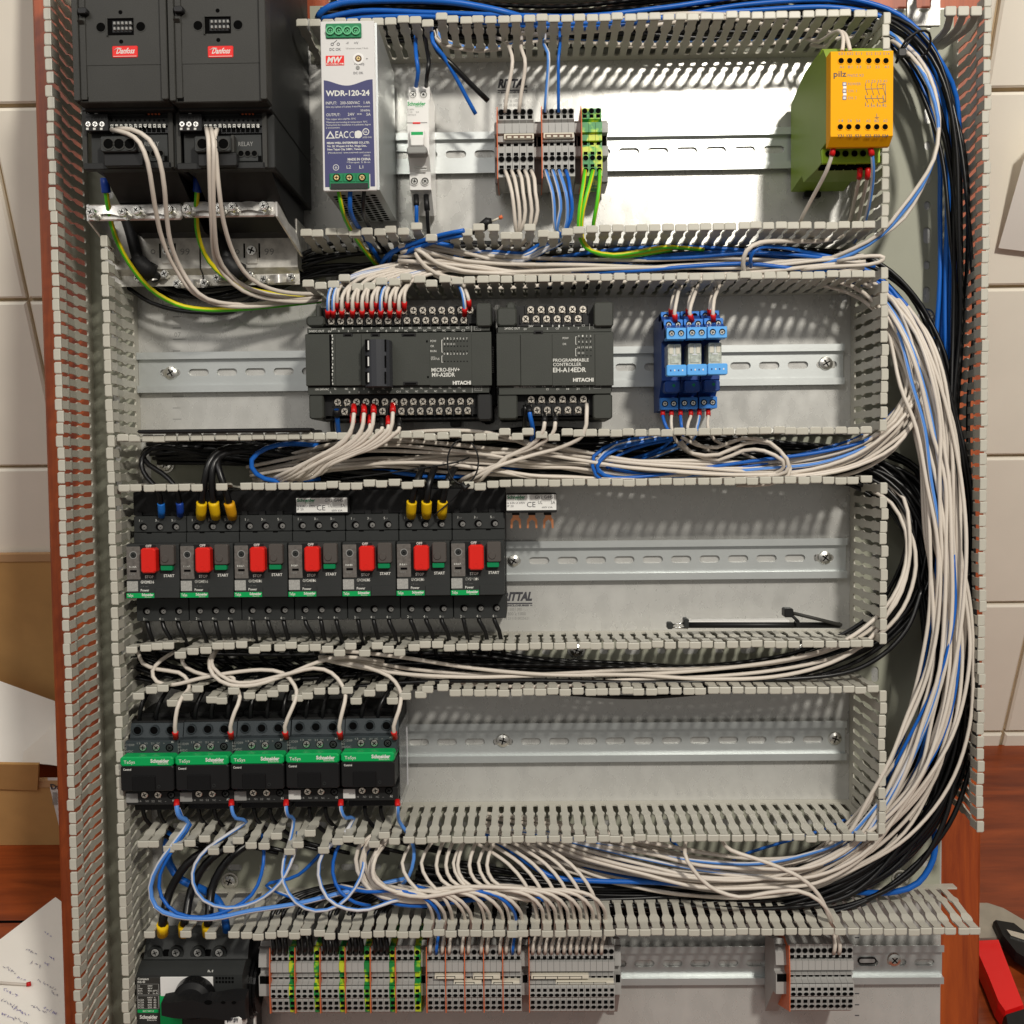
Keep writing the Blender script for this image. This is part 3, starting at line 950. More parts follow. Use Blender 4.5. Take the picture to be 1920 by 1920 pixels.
# ------------------------------------------------ the two frequency drives
def drive(pxs, dx, label, wires_side):
    """pxs: left and right edge of the cover in the photo at y 150"""
    hf = 158
    xa, xb = X(pxs[0], hf, 100), X(pxs[1], hf, 100)
    zt = 470; zm = Z(193, hf, pxs[0]); zb = Z(318, 140, pxs[0])
    d = thing('frequency_drive', label, 'motor drive', ((xa + xb) / 2, (zt + zb) / 2, 0), 'black frequency drives')
    b = MB('drive_side')
    b.box(xa + 1.5, xb - 1.0, zm - 2, zt, 2, hf - 12, c=1)
    b.box(xa + 1.5, xb - 1.0, zb + 1, zm - 2, 2, 136, c=1)
    b.poly_x([(zb + 2, 10), (zb + 2, 128), (zb - 14, 96), (zb - 30, 60), (zb - 34, 10)], xa + 6, xb - 6, 'black')
    part(b, 'housing', d)
    b = MB('drive')
    b.box(xa, xb, zm, zt, hf - 12, hf, c=1.2)
    b.box(xa, xa + 4.5, zm + 0.5, zt, hf, hf + 3, c=0.8)
    b.box(xb - 5, xb, zm + 0.5, zt, hf, hf + 3.4, c=0.8)
    b.box(xa + 4.5, xa + 9, Z(175, hf), zt, hf, hf + 1.1, c=0.4)
    b.box(xa + 9, xb - 5, Z(110, hf), Z(82, hf), hf, hf + 0.35)
    cx = (xa + xb) / 2 + 0.2
    zc = Z(38, hf)
    w2 = X(249, hf) - X(202, hf)
    b.box(cx - w2 / 2, cx + w2 / 2, zc - 5.8, zc + 5.8, hf, hf + 0.25, 'hole')
    b.box(cx - w2 / 2 - 0.8, cx - w2 / 2, zc - 6.5, zc + 6.5, hf, hf + 1.4)
    b.box(cx - w2 / 2 - 0.8, cx + w2 / 2, zc + 5.8, zc + 6.5, hf, hf + 1.2)
    b.box(cx - w2 / 2 + 3.4, cx + w2 / 2 - 1.2, zc - 4.0, zc + 4.0, hf + 0.25, hf + 0.6, 'black')
    for i in range(5):
        for j in (-1, 1):
            b.box(cx - 4.5 + i * 2.9, cx - 3.2 + i * 2.9, zc + j * 1.9 - 0.9, zc + j * 1.9 + 0.9, hf + 0.5, hf + 2.4, 'print_grey')
    for sx in (-1, 1):
        b.disc(cx + sx * 14.5, zc, 3.5, hf + 0.1, 18, 'hole'); b.ring(cx + sx * 14.5, zc, 3.3, 3.9, hf - .2, hf + 0.25, 18)
    for sz in (-1, 1): b.disc(cx, zc + sz * 10.4, 1.5, hf + 0.1, 14, 'hole')
    b.box(xa + 5, xa + 9.5, zm + 1, zm + 4, hf, hf + 0.2, 'hole')
    b.box(xa + 5, xa + 12, Z(17, hf), Z(5, hf), hf, hf + 5, 'black', c=1)
    b.poly_x([(Z(36, hf), hf), (Z(28, hf), hf + 4), (Z(26, hf), hf)], xa + 4.5, xa + 8.5)
    part(b, 'cover', d)
    # red badge
    b = MB('logo_red')
    lx0, lz0 = U(pxs[0] + (212 - 140), 109, hf); lx1, lz1 = U(pxs[0] + (259.5 - 140), 86, hf)
    b.box(lx0, lx1, lz0, lz1, hf, hf + 0.7, c=1.2)
    b.box(lx0 + 0.9, lx1 - 0.9, lz0 + 0.8, lz0 + 1.1, hf + .7, hf + 0.75, 'print_white')
    b.text("Danfoss", lx0 + 3.0, lz0 + 2.9, hf + 0.78, 3.9, 'print_white', w=lx1 - lx0 - 5, bold=0.02, shear=0.45)
    b.tube([(lx0 + 1.6, lz1 - 3.2, hf + .78), (lx0 + 4, lz1 - 1.6, hf + .78), (lx0 + 7, lz1 - 1.9, hf + .78)], 0.28, 5, 'print_white')
    part(b, 'badge', d)
    # control terminal area under the cover
    h2 = 136
    P = lambda px, py, h=h2: U(px + dx, py, h)
    def bx(b, x0, y0, x1, y1, h0, h1, m, c=0.0):
        a, e = P(x0, y1, h1); f, g = P(x1, y0, h1)
        b.box(a, f, e, g, h0, h1, m, c)
    b = MB('drive')
    bx(b, 154, 196, 322, 207, h2, h2 + 3, 'black')
    bx(b, 156, 207, 161, 311, h2, h2 + 2, 'drive'); bx(b, 317, 207, 323, 313, h2, h2 + 4, 'drive')
    bx(b, 161, 207, 317, 218, h2, h2 + 1, 'charcoal'); bx(b, 203, 218, 318, 251, h2, h2 + 2.2, 'black_gloss')
    bx(b, 262, 252, 314, 303, h2, h2 + 1.5, 'charcoal', 0.6)
    bx(b, 156, 303, 322, 318, h2 - 3, h2 + 4, 'charcoal_dark', 0.8)
    bx(b, 218, 197, 222, 209, h2, h2 + 5, 'black'); bx(b, 243, 197, 247, 209, h2, h2 + 5, 'black')
    bx(b, 177, 204, 182.5, 214, h2, h2 + 5, 'white', 0.3)
    bx(b, 272, 206, 303, 216, h2 + 1, h2 + 1.2, 'hole')
    for i in range(4): bx(b, 277 + i * 6.5, 210, 280 + i * 6.5, 215, h2 + 1.2, h2 + 2.4, 'orange')
    part(b, 'terminal_bay', d)
    # three pole plug with screws
    b = MB('black')
    bx(b, 160, 213, 202, 246, h2, h2 + 7, 'black', 0.5)
    for i in range(3):
        x, z = P(166.5 + i * 13, 222, h2 + 7); b.ring(x, z, 1.6, 2.0, h2 + 6.9, h2 + 7.2, 10, 'charcoal')
        x, z = P(165.5 + i * 13, 233, h2 + 7); scr(b, x, z, h2 + 7, 2.2, 'steel', n=10)
        bx(b, 161.5 + i * 13, 239.5, 166 + i * 13, 243.5, h2 + 7, h2 + 7.1, 'print_white')
    part(b, 'plug', d)
    b = MB('black_gloss')
    bx(b, 203, 222, 315, 237, h2 + 2.2, h2 + 4.2, 'charcoal_dark')
    for i in range(12):
        x, z = P(209.5 + i * 8.9, 236, h2 + 4.2)
        bx(b, 205 + i * 8.9, 238, 211.5 + i * 8.9, 248, h2 + 2.2, h2 + 2.4, 'hole')
        b.text(["12", "18", "19", "20", "27", "29", "33", "42", "50", "53", "55", "60"][i], x + 1.1, z, h2 + 4.3, 2.0, 'print_white', 'C', bold=0.04, rot=math.pi / 2)
        b.disc(x, z + 3.9, 0.9, h2 + 4.3, 8, 'hole')
    part(b, 'terminal_row', d)
    # motor outlet block: three round openings with a sloping shroud
    b = MB('charcoal')
    bx(b, 188, 254, 256, 285, h2, h2 + 12, 'charcoal', 1.2)
    for i in range(3):
        x, z = P(203.5 + i * 19.8, 270, h2 + 12); b.disc(x, z, 3.9, h2 + 12.15, 18, 'hole'); b.ring(x, z, 3.7, 4.5, h2 + 11.8, h2 + 12.6, 18, 'drive')
    bx(b, 195, 285, 268, 312, h2 - 2, h2 + 9, 'black', 1.0)
    bx(b, 258, 253, 262, 285, h2, h2 + 9, 'drive')
    x, z = P(271, 274, h2 + 1.6); b.text("RELAY", x, z, h2 + 1.6, 3.2, 'print_grey', w=11)
    for i in range(3):
        x, z = P(276 + i * 12.6, 288, h2 + 1.6); b.disc(x, z, 2.2, h2 + 1.65, 14, 'hole'); b.ring(x, z, 2.1, 2.7, h2 + 1.3, h2 + 2.2, 14, 'drive')
    bx(b, 308, 292, 314, 304, h2 + 1.5, h2 + 1.7, 'hole')
    part(b, 'outlet_block', d)
    b = MB('jumper')
    x, z = P(192, 295, h2 - 1)
    b.cyl(x, z, 5.4, h2 - 3, h2 - 1.0, 20); scr(b, x, z, h2 - 1.0, 3.0, 'brass'); part(b, 'earth_screw', d)
    return d
drive((139, 316), 0, 'left one of the two black drives, two white wires leave its terminals', 0)
drive((318, 501), 176, 'right one of the two black drives, three white wires leave its terminals', 1)

# ------------------------------------------------ shield plates with clamps under the drives
def emc(ox, label, arm_right):
    t = thing('shield_plate', label, 'cable shield plate', (X(250 + ox, 20, 450), Z(450, 20), 0), 'metal shield plates under the drives')
    def pb(b, x0, y0, x1, y1, h0, h1, m, c=0.0): pxbox(b, x0 + ox, y0, x1 + ox, y1, h0, h1, m, c)
    hp = 44
    b = MB('galv')
    xa, xb = X(196 + ox if ox == 0 else 376, hp, 450), X(373 + ox if ox == 0 else 557, hp, 450)
    z0, z1, z2, z3 = Z(404, hp), Z(495, hp), Z(508, hp - 8), Z(528, hp - 8)
    b.poly_x([(z0, hp - 1.5), (z0, hp), (z1, hp), (z2, hp - 7), (z3, hp - 7), (z3, hp - 8.5), (z2 + .5, hp - 8.5), (z1 + .5, hp - 1.5)], xa, xb)
    b.box(xa, xa + 1.5, z1, z0, 3, hp - 1.5); b.box(xb - 1.5, xb, z1, z0, 3, hp - 1.5)
    cxp = 314 + ox if ox == 0 else 472
    x, z = U(cxp, 470, hp + .2)
    b.box(x - 7, x - 5.6, z - 6, z + 6, hp, hp + .2, 'hole'); b.box(x + 5.6, x + 7, z - 6, z + 6, hp, hp + .2, 'hole')
    b.box(x - 4.6, x + 4.6, z - 11, z - 1, hp, hp + 1.2, 'galv', 0.5)
    tx, tz = U(cxp + 24, 478, hp + .2)
    b.text("99", tx, tz, hp + 0.15, 5.4, 'print_grey', w=8)
    b.ring(*U(cxp - 27, 472, hp), 1.3, 2.0, hp - .2, hp + .2, 10, 'print_grey')
    part(b, 'plate', t)
    b = MB('steel'); scr(b, x, z, hp, 4.6, 'steel', n=16, proud=2.2); part(b, 'screw', t)
    # raised clamp bar standing well in front of the plate
    hb = 96
    b = MB('alu')
    if ox == 0: ax0, ax1, ay0, ay1 = 163, 341, 381, 414
    else: ax0, ax1, ay0, ay1 = 343, 516, 375, 408
    a, f = U(ax0, ay1, hb); c, g = U(ax1, ay0, hb)
    b.box(a, c, f, g, hb - 1.6, hb, c=3.2)
    zmid = (f + g) / 2
    b.box(a + 3, c - 3, g - 2.5, g - 0.6, hb - 14, hb - 1.6)
    def rise(x0p, x1p):
        u0, u1 = X(x0p, hb, 395), X(x1p, hb, 395)
        n = 8; pts = []
        for i in range(n + 1):
            s_ = i / n; pts.append((u0 + (u1 - u0) * s_, zmid + 4.2 * math.sin(math.pi * s_) * 0.7, hb + 1.5))
        vs = [(p[0], p[1] + q, p[2] + (1.6 * math.sin(math.pi * i / n) if q < 0 else 0)) for i, p in enumerate(pts) for q in (-4.6, 2.4)]
        b.add(vs, [(2 * i, 2 * i + 2, 2 * i + 3, 2 * i + 1) for i in range(n)], 'alu', True)
    part(b, 'clamp_bar', t)
    screws = [(168, 397), (227, 396), (254, 393), (313, 391)] if ox == 0 else [(348, 391), (410, 389), (434, 387), (493, 385)]
    for k in (0, 2):
        b = MB('alu'); rise(screws[k][0] + 3, screws[k + 1][0] + 6); part(b, 'clamp', t)
    for (px, py) in screws:
        b = MB('steel')
        x, z = U(px, py, hb + 14)
        b.cyl(x, z, 2.1, hb - 6, hb + 11, 10, 'steel')
        b.cyl(x, z, 3.9, hb + 9.5, hb + 13, 16, 'steel', r2=3.3); scr(b, x, z, hb + 13, 2.9, 'steel')
        b.cyl(x, z, 4.2, hb + .1, hb + 2.2, 14, 'steel')
        part(b, 'clamp_screw', t)
    # side arm down to the plate
    b = MB('alu')
    sa = c if arm_right else a
    p = [(sa, g, hb), (sa, f, hb), (sa + (9 if arm_right else 5), f - 22, hp + 4), (sa + (9 if arm_right else 5), f - 22, hp), (sa + 2, g - 8, hp)]
    q = [(u + 1.6, v, w_) for u, v, w_ in p]
    n = len(p)
    b.add(p + q, [tuple(range(n)), tuple(range(2 * n - 1, n - 1, -1))] + [(i, n + i, n + (i + 1) % n, (i + 1) % n) for i in range(n)], 'alu')
    part(b, 'arm', t)
    # small clamps and screws along the lower edge
    cl = [(256, 521), (307, 513), (330, 531), (382, 530)] if ox == 0 else [(405, 520), (467, 515), (493, 523), (545, 519)]
    for k in (0, 2):
        (ax, ay), (bx_, by) = cl[k], cl[k + 1]
        b = MB('alu')
        n = 12
        vs = []
        for i in range(n + 1):
            s_ = i / n
            px = ax + (bx_ - ax) * s_; py = ay + (by - ay) * s_
            hump = max(0, math.sin(math.pi * (s_ * 1.6 - 0.3))) if 0.19 < s_ < 0.81 else 0
            x, z = U(px, py, hp + hump * 7)
            for dz in (-3.4, 3.4): vs.append((x, z + dz, hp - 4 + hump * 8))
        b.add(vs, [(2 * i, 2 * i + 2, 2 * i + 3, 2 * i + 1) for i in range(n)], 'alu', True)
        part(b, 'clamp', t)
    for (px, py) in cl:
        b = MB('steel'); x, z = U(px, py, hp + 3)
        b.cyl(x, z, 3.6, hp - 4, hp + 1, 6, 'steel', rot=random.random()); scr(b, x, z, hp + 1, 3.1, 'steel', proud=1.6); part(b, 'clamp_screw', t)
    return t
emc(0, 'left aluminium clamp bar and shield plate below the left drive', False)
emc(180, 'right aluminium clamp bar and shield plate with slanting arm, below the right drive', True)

# ------------------------------------------------ 24 volt power supply
def psu():
    hf = 118
    xa, zt = U(600, 40, hf); xb, zb = U(706, 357, hf)
    xb = X(702, hf, 60)
    t = thing('power_supply', 'tall white and navy power supply with green terminals at both ends', 'power supply', ((xa + xb) / 2, (zt + zb) / 2, 0))
    b = MB('galv')
    b.box(xa + 0.6, xb + 1.6, zb + 1, zt - 1, 9, hf - 2, 'rail')
    part(b, 'housing', t)
    b = MB('hole')
    # perforations of the underside
    for i in range(12):
        for j in range(6):
            if i < 0: continue
            h = 12 + i * 7.6 + (3.8 if j % 2 else 0); x = xa + 6 + j * 5.9
            n = 8
            b.add([(x + 2.5 * math.cos(2 * math.pi * k / n), zb + 0.9, h + 2.9 * math.sin(2 * math.pi * k / n)) for k in range(n)], [tuple(range(n))])
    tag(part(b, 'vent_hole_pattern', t), kind='stuff')
    b = MB('psu_face')
    b.box(xa, xb, zb, zt, hf - 2, hf, c=0.8)
    part(b, 'front_plate', t)
    b = MB('navy')
    h1 = hf + 0.15
    zw = Z(150, hf)
    top = [(xa + 2 + (xb - xa - 4) * i / 16, zw + 2.2 * math.cos(i / 16 * 6.0 + 0.3)) for i in range(17)]
    b.poly_h([(xa + 1.5, Z(322, hf)), (xb - 1.5, Z(322, hf))] + top[::-1], hf - .3, h1)
    b.box(xa + 1.5, xa + 6, zb + 3, Z(322, hf), hf - .3, h1); b.box(xb - 5, xb - 1.5, zb + 3, Z(322, hf), hf - .3, h1)
    part(b, 'label', t)
    b = MB('print_dark')
    def pt(s, px, py, w_, hh, m, bold=0.0, shear=0): pxtext(b, s, px, py, w_, hh, h1 + .12, m, bold, shear)
    pt("WDR-120-24", 611, 180, 82, 10, 'print_white', 0.03)
    pt("INPUT:   200-500VAC   1.4A", 611, 196, 83, 5.5, 'print_white')
    pt("(One any 2 phase of 3 phase, 4 wire/Wye system)", 611, 202, 82, 3.2, 'print_white')
    pt("50/60Hz", 676, 209, 18, 4, 'print_white')
    pt("OUTPUT:", 612, 218, 26, 5.5, 'print_white'); pt("24V  ==", 652, 217, 26, 5.5, 'print_white'); pt("5A", 687, 217, 8, 5.5, 'print_white')
    pt("*Use copper wire only/Min. 75*C", 611, 225, 56, 3.2, 'print_white')
    pt("*Maximum surrounding air temperature: 70*C", 611, 231, 78, 3.2, 'print_white')
    pt("*Instructions for installation in a pollution degree", 611, 236, 84, 3.2, 'print_white')
    pt("2 environment", 611, 241, 26, 3, 'print_white')
    x, z = U(611, 260, h1); s_ = 7
    b.poly_h([(x, z), (x + 7, z), (x + 3.5, z + 5.8)], h1 - .1, h1 + .12, 'print_white'); b.poly_h([(x + 1.6, z + .8), (x + 5.4, z + .8), (x + 3.5, z + 4)], h1, h1 + .2, 'navy')
    pt("EAC", 629, 259, 24, 13, 'print_white', 0.01); pt("CE", 655, 259, 16, 13, 'print_white', -0.01)
    x, z = U(672, 252, h1); b.disc(x, z, 2.9, h1 + .1, 18, 'print_white'); b.ring(*U(686, 247, h1), 2.0, 2.6, h1, h1 + .12, 16, 'print_white'); pt("UL", 683, 249, 6, 4, 'print_white', .02)
    pt("LISTED 47WD", 680, 259, 17, 3, 'print_white')
    pt("MEAN WELL ENTERPRISES CO.,LTD.", 613, 270, 80, 3.6, 'print_white', .03)
    pt("No. 28, Wuquan 3rd Rd., Wugu Dist.,", 614, 276, 74, 3.6, 'print_white', .02)
    pt("New Taipei City 24891, Taiwan", 614, 282, 64, 3.6, 'print_white', .02)
    pt("(Manufacturer)  www.meanwell.com/contact", 615, 288, 80, 3.0, 'print_white')
    pt("MW02", 682, 293, 12, 3, 'print_white'); pt("MADE IN CHINA", 652, 301, 43, 4.6, 'print_white', .02)
    pt("*Torque: 5 lb-in", 650, 306, 44, 3, 'print_white')
    pt("L2", 650, 316, 8, 6, 'print_white'); pt("L1", 674, 316, 7, 6, 'print_white')
    x, z = U(630, 314, h1); b.ring(x, z, 1.9, 2.3, h1, h1 + .12, 16, 'print_white'); b.box(x - .2, x + .2, z - 1, z + 1, h1, h1 + .12, 'print_white'); b.box(x - 1.1, x + 1.1, z - .4, z - .1, h1, h1 + .12, 'print_white')
    pt("-V", 649, 83, 5, 5, 'print_dark'); pt("+V", 664, 83, 8, 5, 'print_dark'); pt("DC OK", 618, 95, 21, 5, 'print_dark'); pt("*(Common torque: 7 lb-in)", 648, 92, 42, 2.8, 'print_grey')
    x, z = U(623, 83, h1); b.ring(x, z, .8, 1.2, h1, h1 + .1, 10, 'print_dark'); b.ring(x + 4.6, z, .8, 1.2, h1, h1 + .1, 10, 'print_dark'); b.tube([(x + .8, z + .8, h1), (x + 3.6, z + 3, h1)], .2, 4, 'print_dark')
    pt("+V ADJ.", 664, 122, 20, 4, 'print_dark'); pt("DC OK", 663, 139, 18, 4.5, 'print_dark'); pt("+", 686, 112, 4, 4, 'print_dark')
    part(b, 'lettering', t)
    b = MB('logo_red')
    pxbox(b, 611, 104, 645, 123, hf, hf + .2, 'logo_red')
    pxtext(b, "MW", 613, 117, 29, 10, hf + .3, 'print_white', .045, .25); pxbox(b, 612, 118, 644, 121.5, hf, hf + .3, 'print_white'); pxtext(b, "MEAN WELL", 614, 121, 28, 2.6, hf + .42, 'logo_red', .03)
    part(b, 'logo', t)
    b = MB('white')
    x, z = U(672, 110, hf); b.ring(x, z, 2.6, 4.2, hf, hf + .3, 20, 'white'); b.disc(x, z, 2.7, hf + .2, 16, 'brown'); scr(b, x, z, hf + .2, 1.7, 'brass')
    x, z = U(671, 127, hf); b.cyl(x, z, 1.5, hf, hf + .5, 12, 'print_grey')
    part(b, 'adjuster', t)
    # green terminals
    b = MB('green_term')
    pxbox(b, 611, 43, 677, 71, hf - 2, hf + 1.5, 'green_term', .5)
    for i in range(4):
        x, z = U(619.5 + i * 16, 58, hf + 1.5); b.ring(x, z, 2.3, 3.3, hf + 1, hf + 3, 16, 'green_light'); b.disc(x, z, 2.4, hf + 1.62, 14, 'hole'); scr(b, x, z, hf + 1.6, 1.9, 'green_light', n=10)
    part(b, 'terminal_block', t)
    b = MB('green_term')
    pxbox(b, 618, 324, 692, 354, hf - 2, hf + 1.2, 'green_term', .5)
    for i in range(3):
        pxbox(b, 620 + i * 24, 325, 642 + i * 24, 341, hf + 1, hf + 1.7, 'green_term', .4)
        x, z = U(631 + i * 24, 333, hf + 1.7); b.disc(x, z, 2.9, hf + 1.82, 14, 'hole'); scr(b, x, z, hf + 1.8, 2.3, 'brass', n=10)
    pxbox(b, 620, 343, 690, 354, hf + 1.2, hf + 1.5, 'charcoal_dark')
    part(b, 'terminal_block', t)
psu()

# ------------------------------------------------ slim white circuit breaker
def mcb():
    t = thing('circuit_breaker', 'slim white two pole circuit breaker with grey toggle and green bar', 'circuit breaker', (X(785, 8, 280), Z(280, 8), 0))
    hf = 68
    xa, xb = X(763.5, hf, 200), X(803.5, hf, 200)
    b = MB('white')
    zs = lambda y, h: Z(y, h, 780)
    b.poly_x([(zs(161, 55), 6), (zs(161, 55), 53), (zs(163, 58), 55), (zs(187, 58), 55), (zs(187, hf), hf), (zs(290, hf), hf), (zs(322, 58), 57), (zs(356, 56), 56), (zs(360, 52), 50), (zs(400, 40), 30), (zs(402, 10), 6)], xa, xb)
    part(b, 'housing', t)
    for px in (774, 794):
        b = MB('white')
        x, z = U(px, 177.5, 55.2); b.ring(x, z, 3.0, 3.5, 54.5, 55.6, 16); b.disc(x, z, 3.1, 55.1, 14, 'print_grey'); scr(b, x, z, 55.1, 2.5, 'steel'); part(b, 'terminal_screw', t)
        b = MB('white')
        x, z = U(px + 3, 340, 57); b.ring(x, z, 3.0, 3.5, 56, 57.6, 16); b.disc(x, z, 3.1, 57, 14, 'hole'); scr(b, x, z, 57, 2.5, 'steel'); part(b, 'terminal_screw', t)
    b = MB('brand_green')
    h1 = hf + .12
    pxtext(b, "Schneider", 764, 198, 34, 7, h1, 'brand_green', .03); pxtext(b, "Electric", 779, 201, 14, 2.6, h1, 'brand_green')
    pxtext(b, "iC60N", 764, 207, 12, 3.2, h1, 'print_grey'); pxtext(b, "C10    2A", 764, 212, 22, 3.2, h1, 'print_grey'); pxtext(b, "A9F74210", 764, 217, 16, 3, h1, 'print_grey')
    pxtext(b, "N", 765, 168, 3, 3, 55.2, 'print_grey')
    part(b, 'lettering', t)
    b = MB('white')
    pxbox(b, 762, 229, 801, 231, hf, hf + .3, 'print_grey'); pxbox(b, 774, 229, 788, 232, hf, hf + .5, 'logo_red')
    pxbox(b, 768, 243, 796, 275, hf, hf + 3.5, 'white', .8)
    pxbox(b, 771, 247, 793, 253, hf + 3.4, hf + 3.7, 'brand_green')
    pxbox(b, 770, 255, 794, 273, hf + 3.5, hf + 6.5, 'white', .8)
    part(b, 'window', t)
    b = MB('print_grey'); pxbox(b, 763, 274, 800, 288, hf + 2, hf + 14, 'print_grey', 1.2); part(b, 'toggle', t)
    b = MB('qr_grey')
    pxbox(b, 766, 300, 803, 303, 60, 63, 'white', .5)
    for i, y in enumerate((302, 307, 312, 317)): pxbox(b, 776 + i % 2, y, 800, y + 2.4, 60, 60.9, 'qr_grey', 0)
    part(b, 'ribs', t)
    b = MB('brass'); x, z = U(798, 385, 30); b.ring(x, z, 2.2, 5, 26, 34, 16, 'brass'); part(b, 'latch', t)
mcb()

# ------------------------------------------------ rail terminals
def term_mesh(kind, colour, dark, wmm):
    """one terminal slice; kind 'up' = top row, 'low' = bottom row. Coordinates relative to the slice centre x, z absolute"""
    b = MB(colour)
    w = wmm / 2 - 0.12
    if kind == 'up':
        hf = 62; r = lambda y, h=hf: Z(y, h, 1030)
        pr = [(r(203, 52), 12), (r(203, 52), 50), (r(205, 53), 53), (r(224, 54), 54), (r(226, 58), 51), (r(229, 60), 51), (r(231, 60), hf - 1), (r(248), hf - 1), (r(250), hf - 4), (r(262), hf - 4), (r(263), hf - 7), (r(274), hf - 7), (r(276), hf), (r(331), hf), (r(341, 52), 48), (r(345, 40), 12)]
        b.poly_x(pr, -w, w)
        F = [('c', 209.5, 54), ('s', 219, 54), ('s', 270, hf - 6.8), ('s', 288.5, hf), ('c', 297.5, hf), ('s', 312, hf), ('c', 320.5, hf)]
    else:
        hf = 62; r = lambda y, h=hf: Z(y, h, 890)
        pr = [(r(1748, 30), 10), (r(1748, 30), 30), (r(1770, 48), 50), (r(1779), hf - 6), (r(1804), hf - 6), (r(1805), hf - 9), (r(1808), hf - 9), (r(1809), hf - 4), (r(1826), hf - 4), (r(1827), hf - 8), (r(1846), hf - 8), (r(1848), hf - 2), (r(1850), hf - 5), (r(1853), hf - 2), (r(1872), hf - 2), (r(1875), hf - 4), (r(1878), hf - 4), (r(1896, hf - 6), hf - 6), (r(1900, 50), 48), (r(1902, 30), 10)]
        b.poly_x(pr, -w, w)
        b.box(-w, w, r(1836.5), r(1834.5), hf - 9, hf - 5.5)
        F = [('c', 1785, hf - 6), ('s', 1796, hf - 6), ('s', 1831, hf - 8), ('s', 1841, hf - 8), ('s', 1857, hf - 2), ('e', 1866, hf - 2), ('s', 1879.5, hf - 4), ('e', 1888.5, hf - 4.6)]
    ringm = dark
    for k, y, h in F:
        z = Z(y, h, 1030 if kind == 'up' else 890)
        if k == 'c':
            b.disc(0, z, w * 0.86, h + .12, 14, 'hole'); b.ring(0, z, w * 0.84, w * 0.97, h - .2, h + .4, 14, ringm)
        elif k == 'e':
            b.disc(0, z, w * 0.82, h + .5, 12, 'hole', 0.72)
        else:
            b.box(-w * 0.62, w * 0.62, z - 1.25, z + 1.25, h - .2, h + .15 if kind == 'up' else h + .35, 'hole')
    return b
TM = {}
def strip(name_label, kind, px0, px1, seq, group, bracket_l=None, bracket_r=None, jumpers=(), hf=60):
    """seq: string of G grey, E earth, O orange partition"""
    y = 290 if kind == 'up' else 1830
    xa, xb = X(px0, hf, y), X(px1, hf, y)
    nslices = sum(1 for c in seq if c in 'GE'); no = seq.count('O')
    wo = 0.65
    w = (xb - xa - no * wo) / nslices
    zc = Z(y, 10)
    t = thing('terminal_strip', name_label, 'terminal strip', ((xa + xb) / 2, zc, 7), group)
    x = xa
    for c in seq:
        if c == 'O':
            b = MB('orange')
            if kind == 'up': hh = 62; r = lambda yy, h=hh: Z(yy, h, 1030); b.poly_x([(r(202, 50), 12), (r(202, 50), 54), (r(212), 59), (r(228), 63), (r(335), 63.2), (r(347, 45), 12)], x, x + wo)
            else: hh = 62; r = lambda yy, h=hh: Z(yy, h, 890); b.poly_x([(r(1744, 20), 10), (r(1746, 30), 34), (r(1772, 48), 54), (r(1779), 58), (r(1826), 61), (r(1898, 60), 61), (r(1904, 30), 10)], x, x + wo)
            part(b, 'end_plate', t, 'thin orange end plate')
            x += wo
            continue
        key = (kind, c, round(w, 2))
        og = org_of(t)
        if key not in TM:
            mb = term_mesh(kind, 'grey_term' if c == 'G' else 'earth_plastic', 'grey_term_dark' if c == 'G' else 'earth_plastic', w)
            TM[key] = mb.mesh('terminal', (0, 0, 0))
        o = bpy.data.objects.new('terminal', TM[key]); COL.objects.link(o); o.parent = t
        o.location = ((x + w / 2 - og[0]) * MM, og[2] * MM, -og[1] * MM)
        if c == 'E': o['label'] = 'green and yellow earth terminal'
        x += w
    for br in (bracket_l, bracket_r):
        if br:
            b = MB('grey_term')
            a, c = X(br[0], hf - 8, y), X(br[1], hf - 8, y)
            if kind == 'up':
                r = lambda yy, h: Z(yy, h, 1030)
                b.box(a, c, r(347, 40), r(224, 45), 8, 40, 'grey_term', .5)
                b.box(a, c, r(250, 50), r(231, 50), 30, 50, 'grey_term', .5); b.box(a, c, r(294, 50), r(275, 50), 30, 50, 'grey_term', .5)
                b.box(a + .8, c - .8, r(274, 41), r(254, 41), 40, 40.3, 'hole')
                b.box(a, c, r(342, 44), r(296, 44), 30, 43, 'grey_term_dark', .5)
            else:
                r = lambda yy, h: Z(yy, h, 890)
                b.poly_x([(r(1900, 10), 8), (r(1858, 38), 40), (r(1866, 50), 50), (r(1829, 50), 50), (r(1829, 50), 43), (r(1812, 50), 43), (r(1812, 50), 50), (r(1790, 50), 48), (r(1762, 40), 40), (r(1755, 8), 8)][::-1], a, c)
                b.box(a + .8, c - .8, r(1843, 50), r(1829, 50), 49, 50.2, 'hole'); b.box(a, c, r(1778, 50), r(1776.5, 50), 46, 48.4, 'grey_term_dark')
            part(b, 'end_bracket', t)
    for (ja, jb, jy, m, cells) in jumpers:
        b = MB('jumper')
        hj = hf + (1 if kind == 'up' else -1)
        pxbox(b, ja, jy - (6 if kind == 'up' else 3.8), jb, jy + (5 if kind == 'up' else 3.8), hj - 6, hj, 'jumper', .3)
        if kind == 'up':
            pxbox(b, ja + 3, jy - 3.5, jb - 3, jy + 4, hj, hj + .3, 'brown', .3)
            for i in range(4): pxbox(b, ja + 6 + i * 12, jy - 1, ja + 14 + i * 12, jy + 3, hj + .3, hj + .6, 'jumper', .2)
        else:
            x0, x1 = cells[0], cells[1]; n = cells[2]
            pxbox(b, x0, jy - 1.6, x1, jy - .6, hj, hj + .2, 'hole')
            for i in range(n + 1): xx_ = x0 + (x1 - x0) * i / n; pxbox(b, xx_ - .6, jy - 1.6, xx_ + .6, jy + 3, hj, hj + .2, 'hole')
        part(b, 'jumper_bar', t)
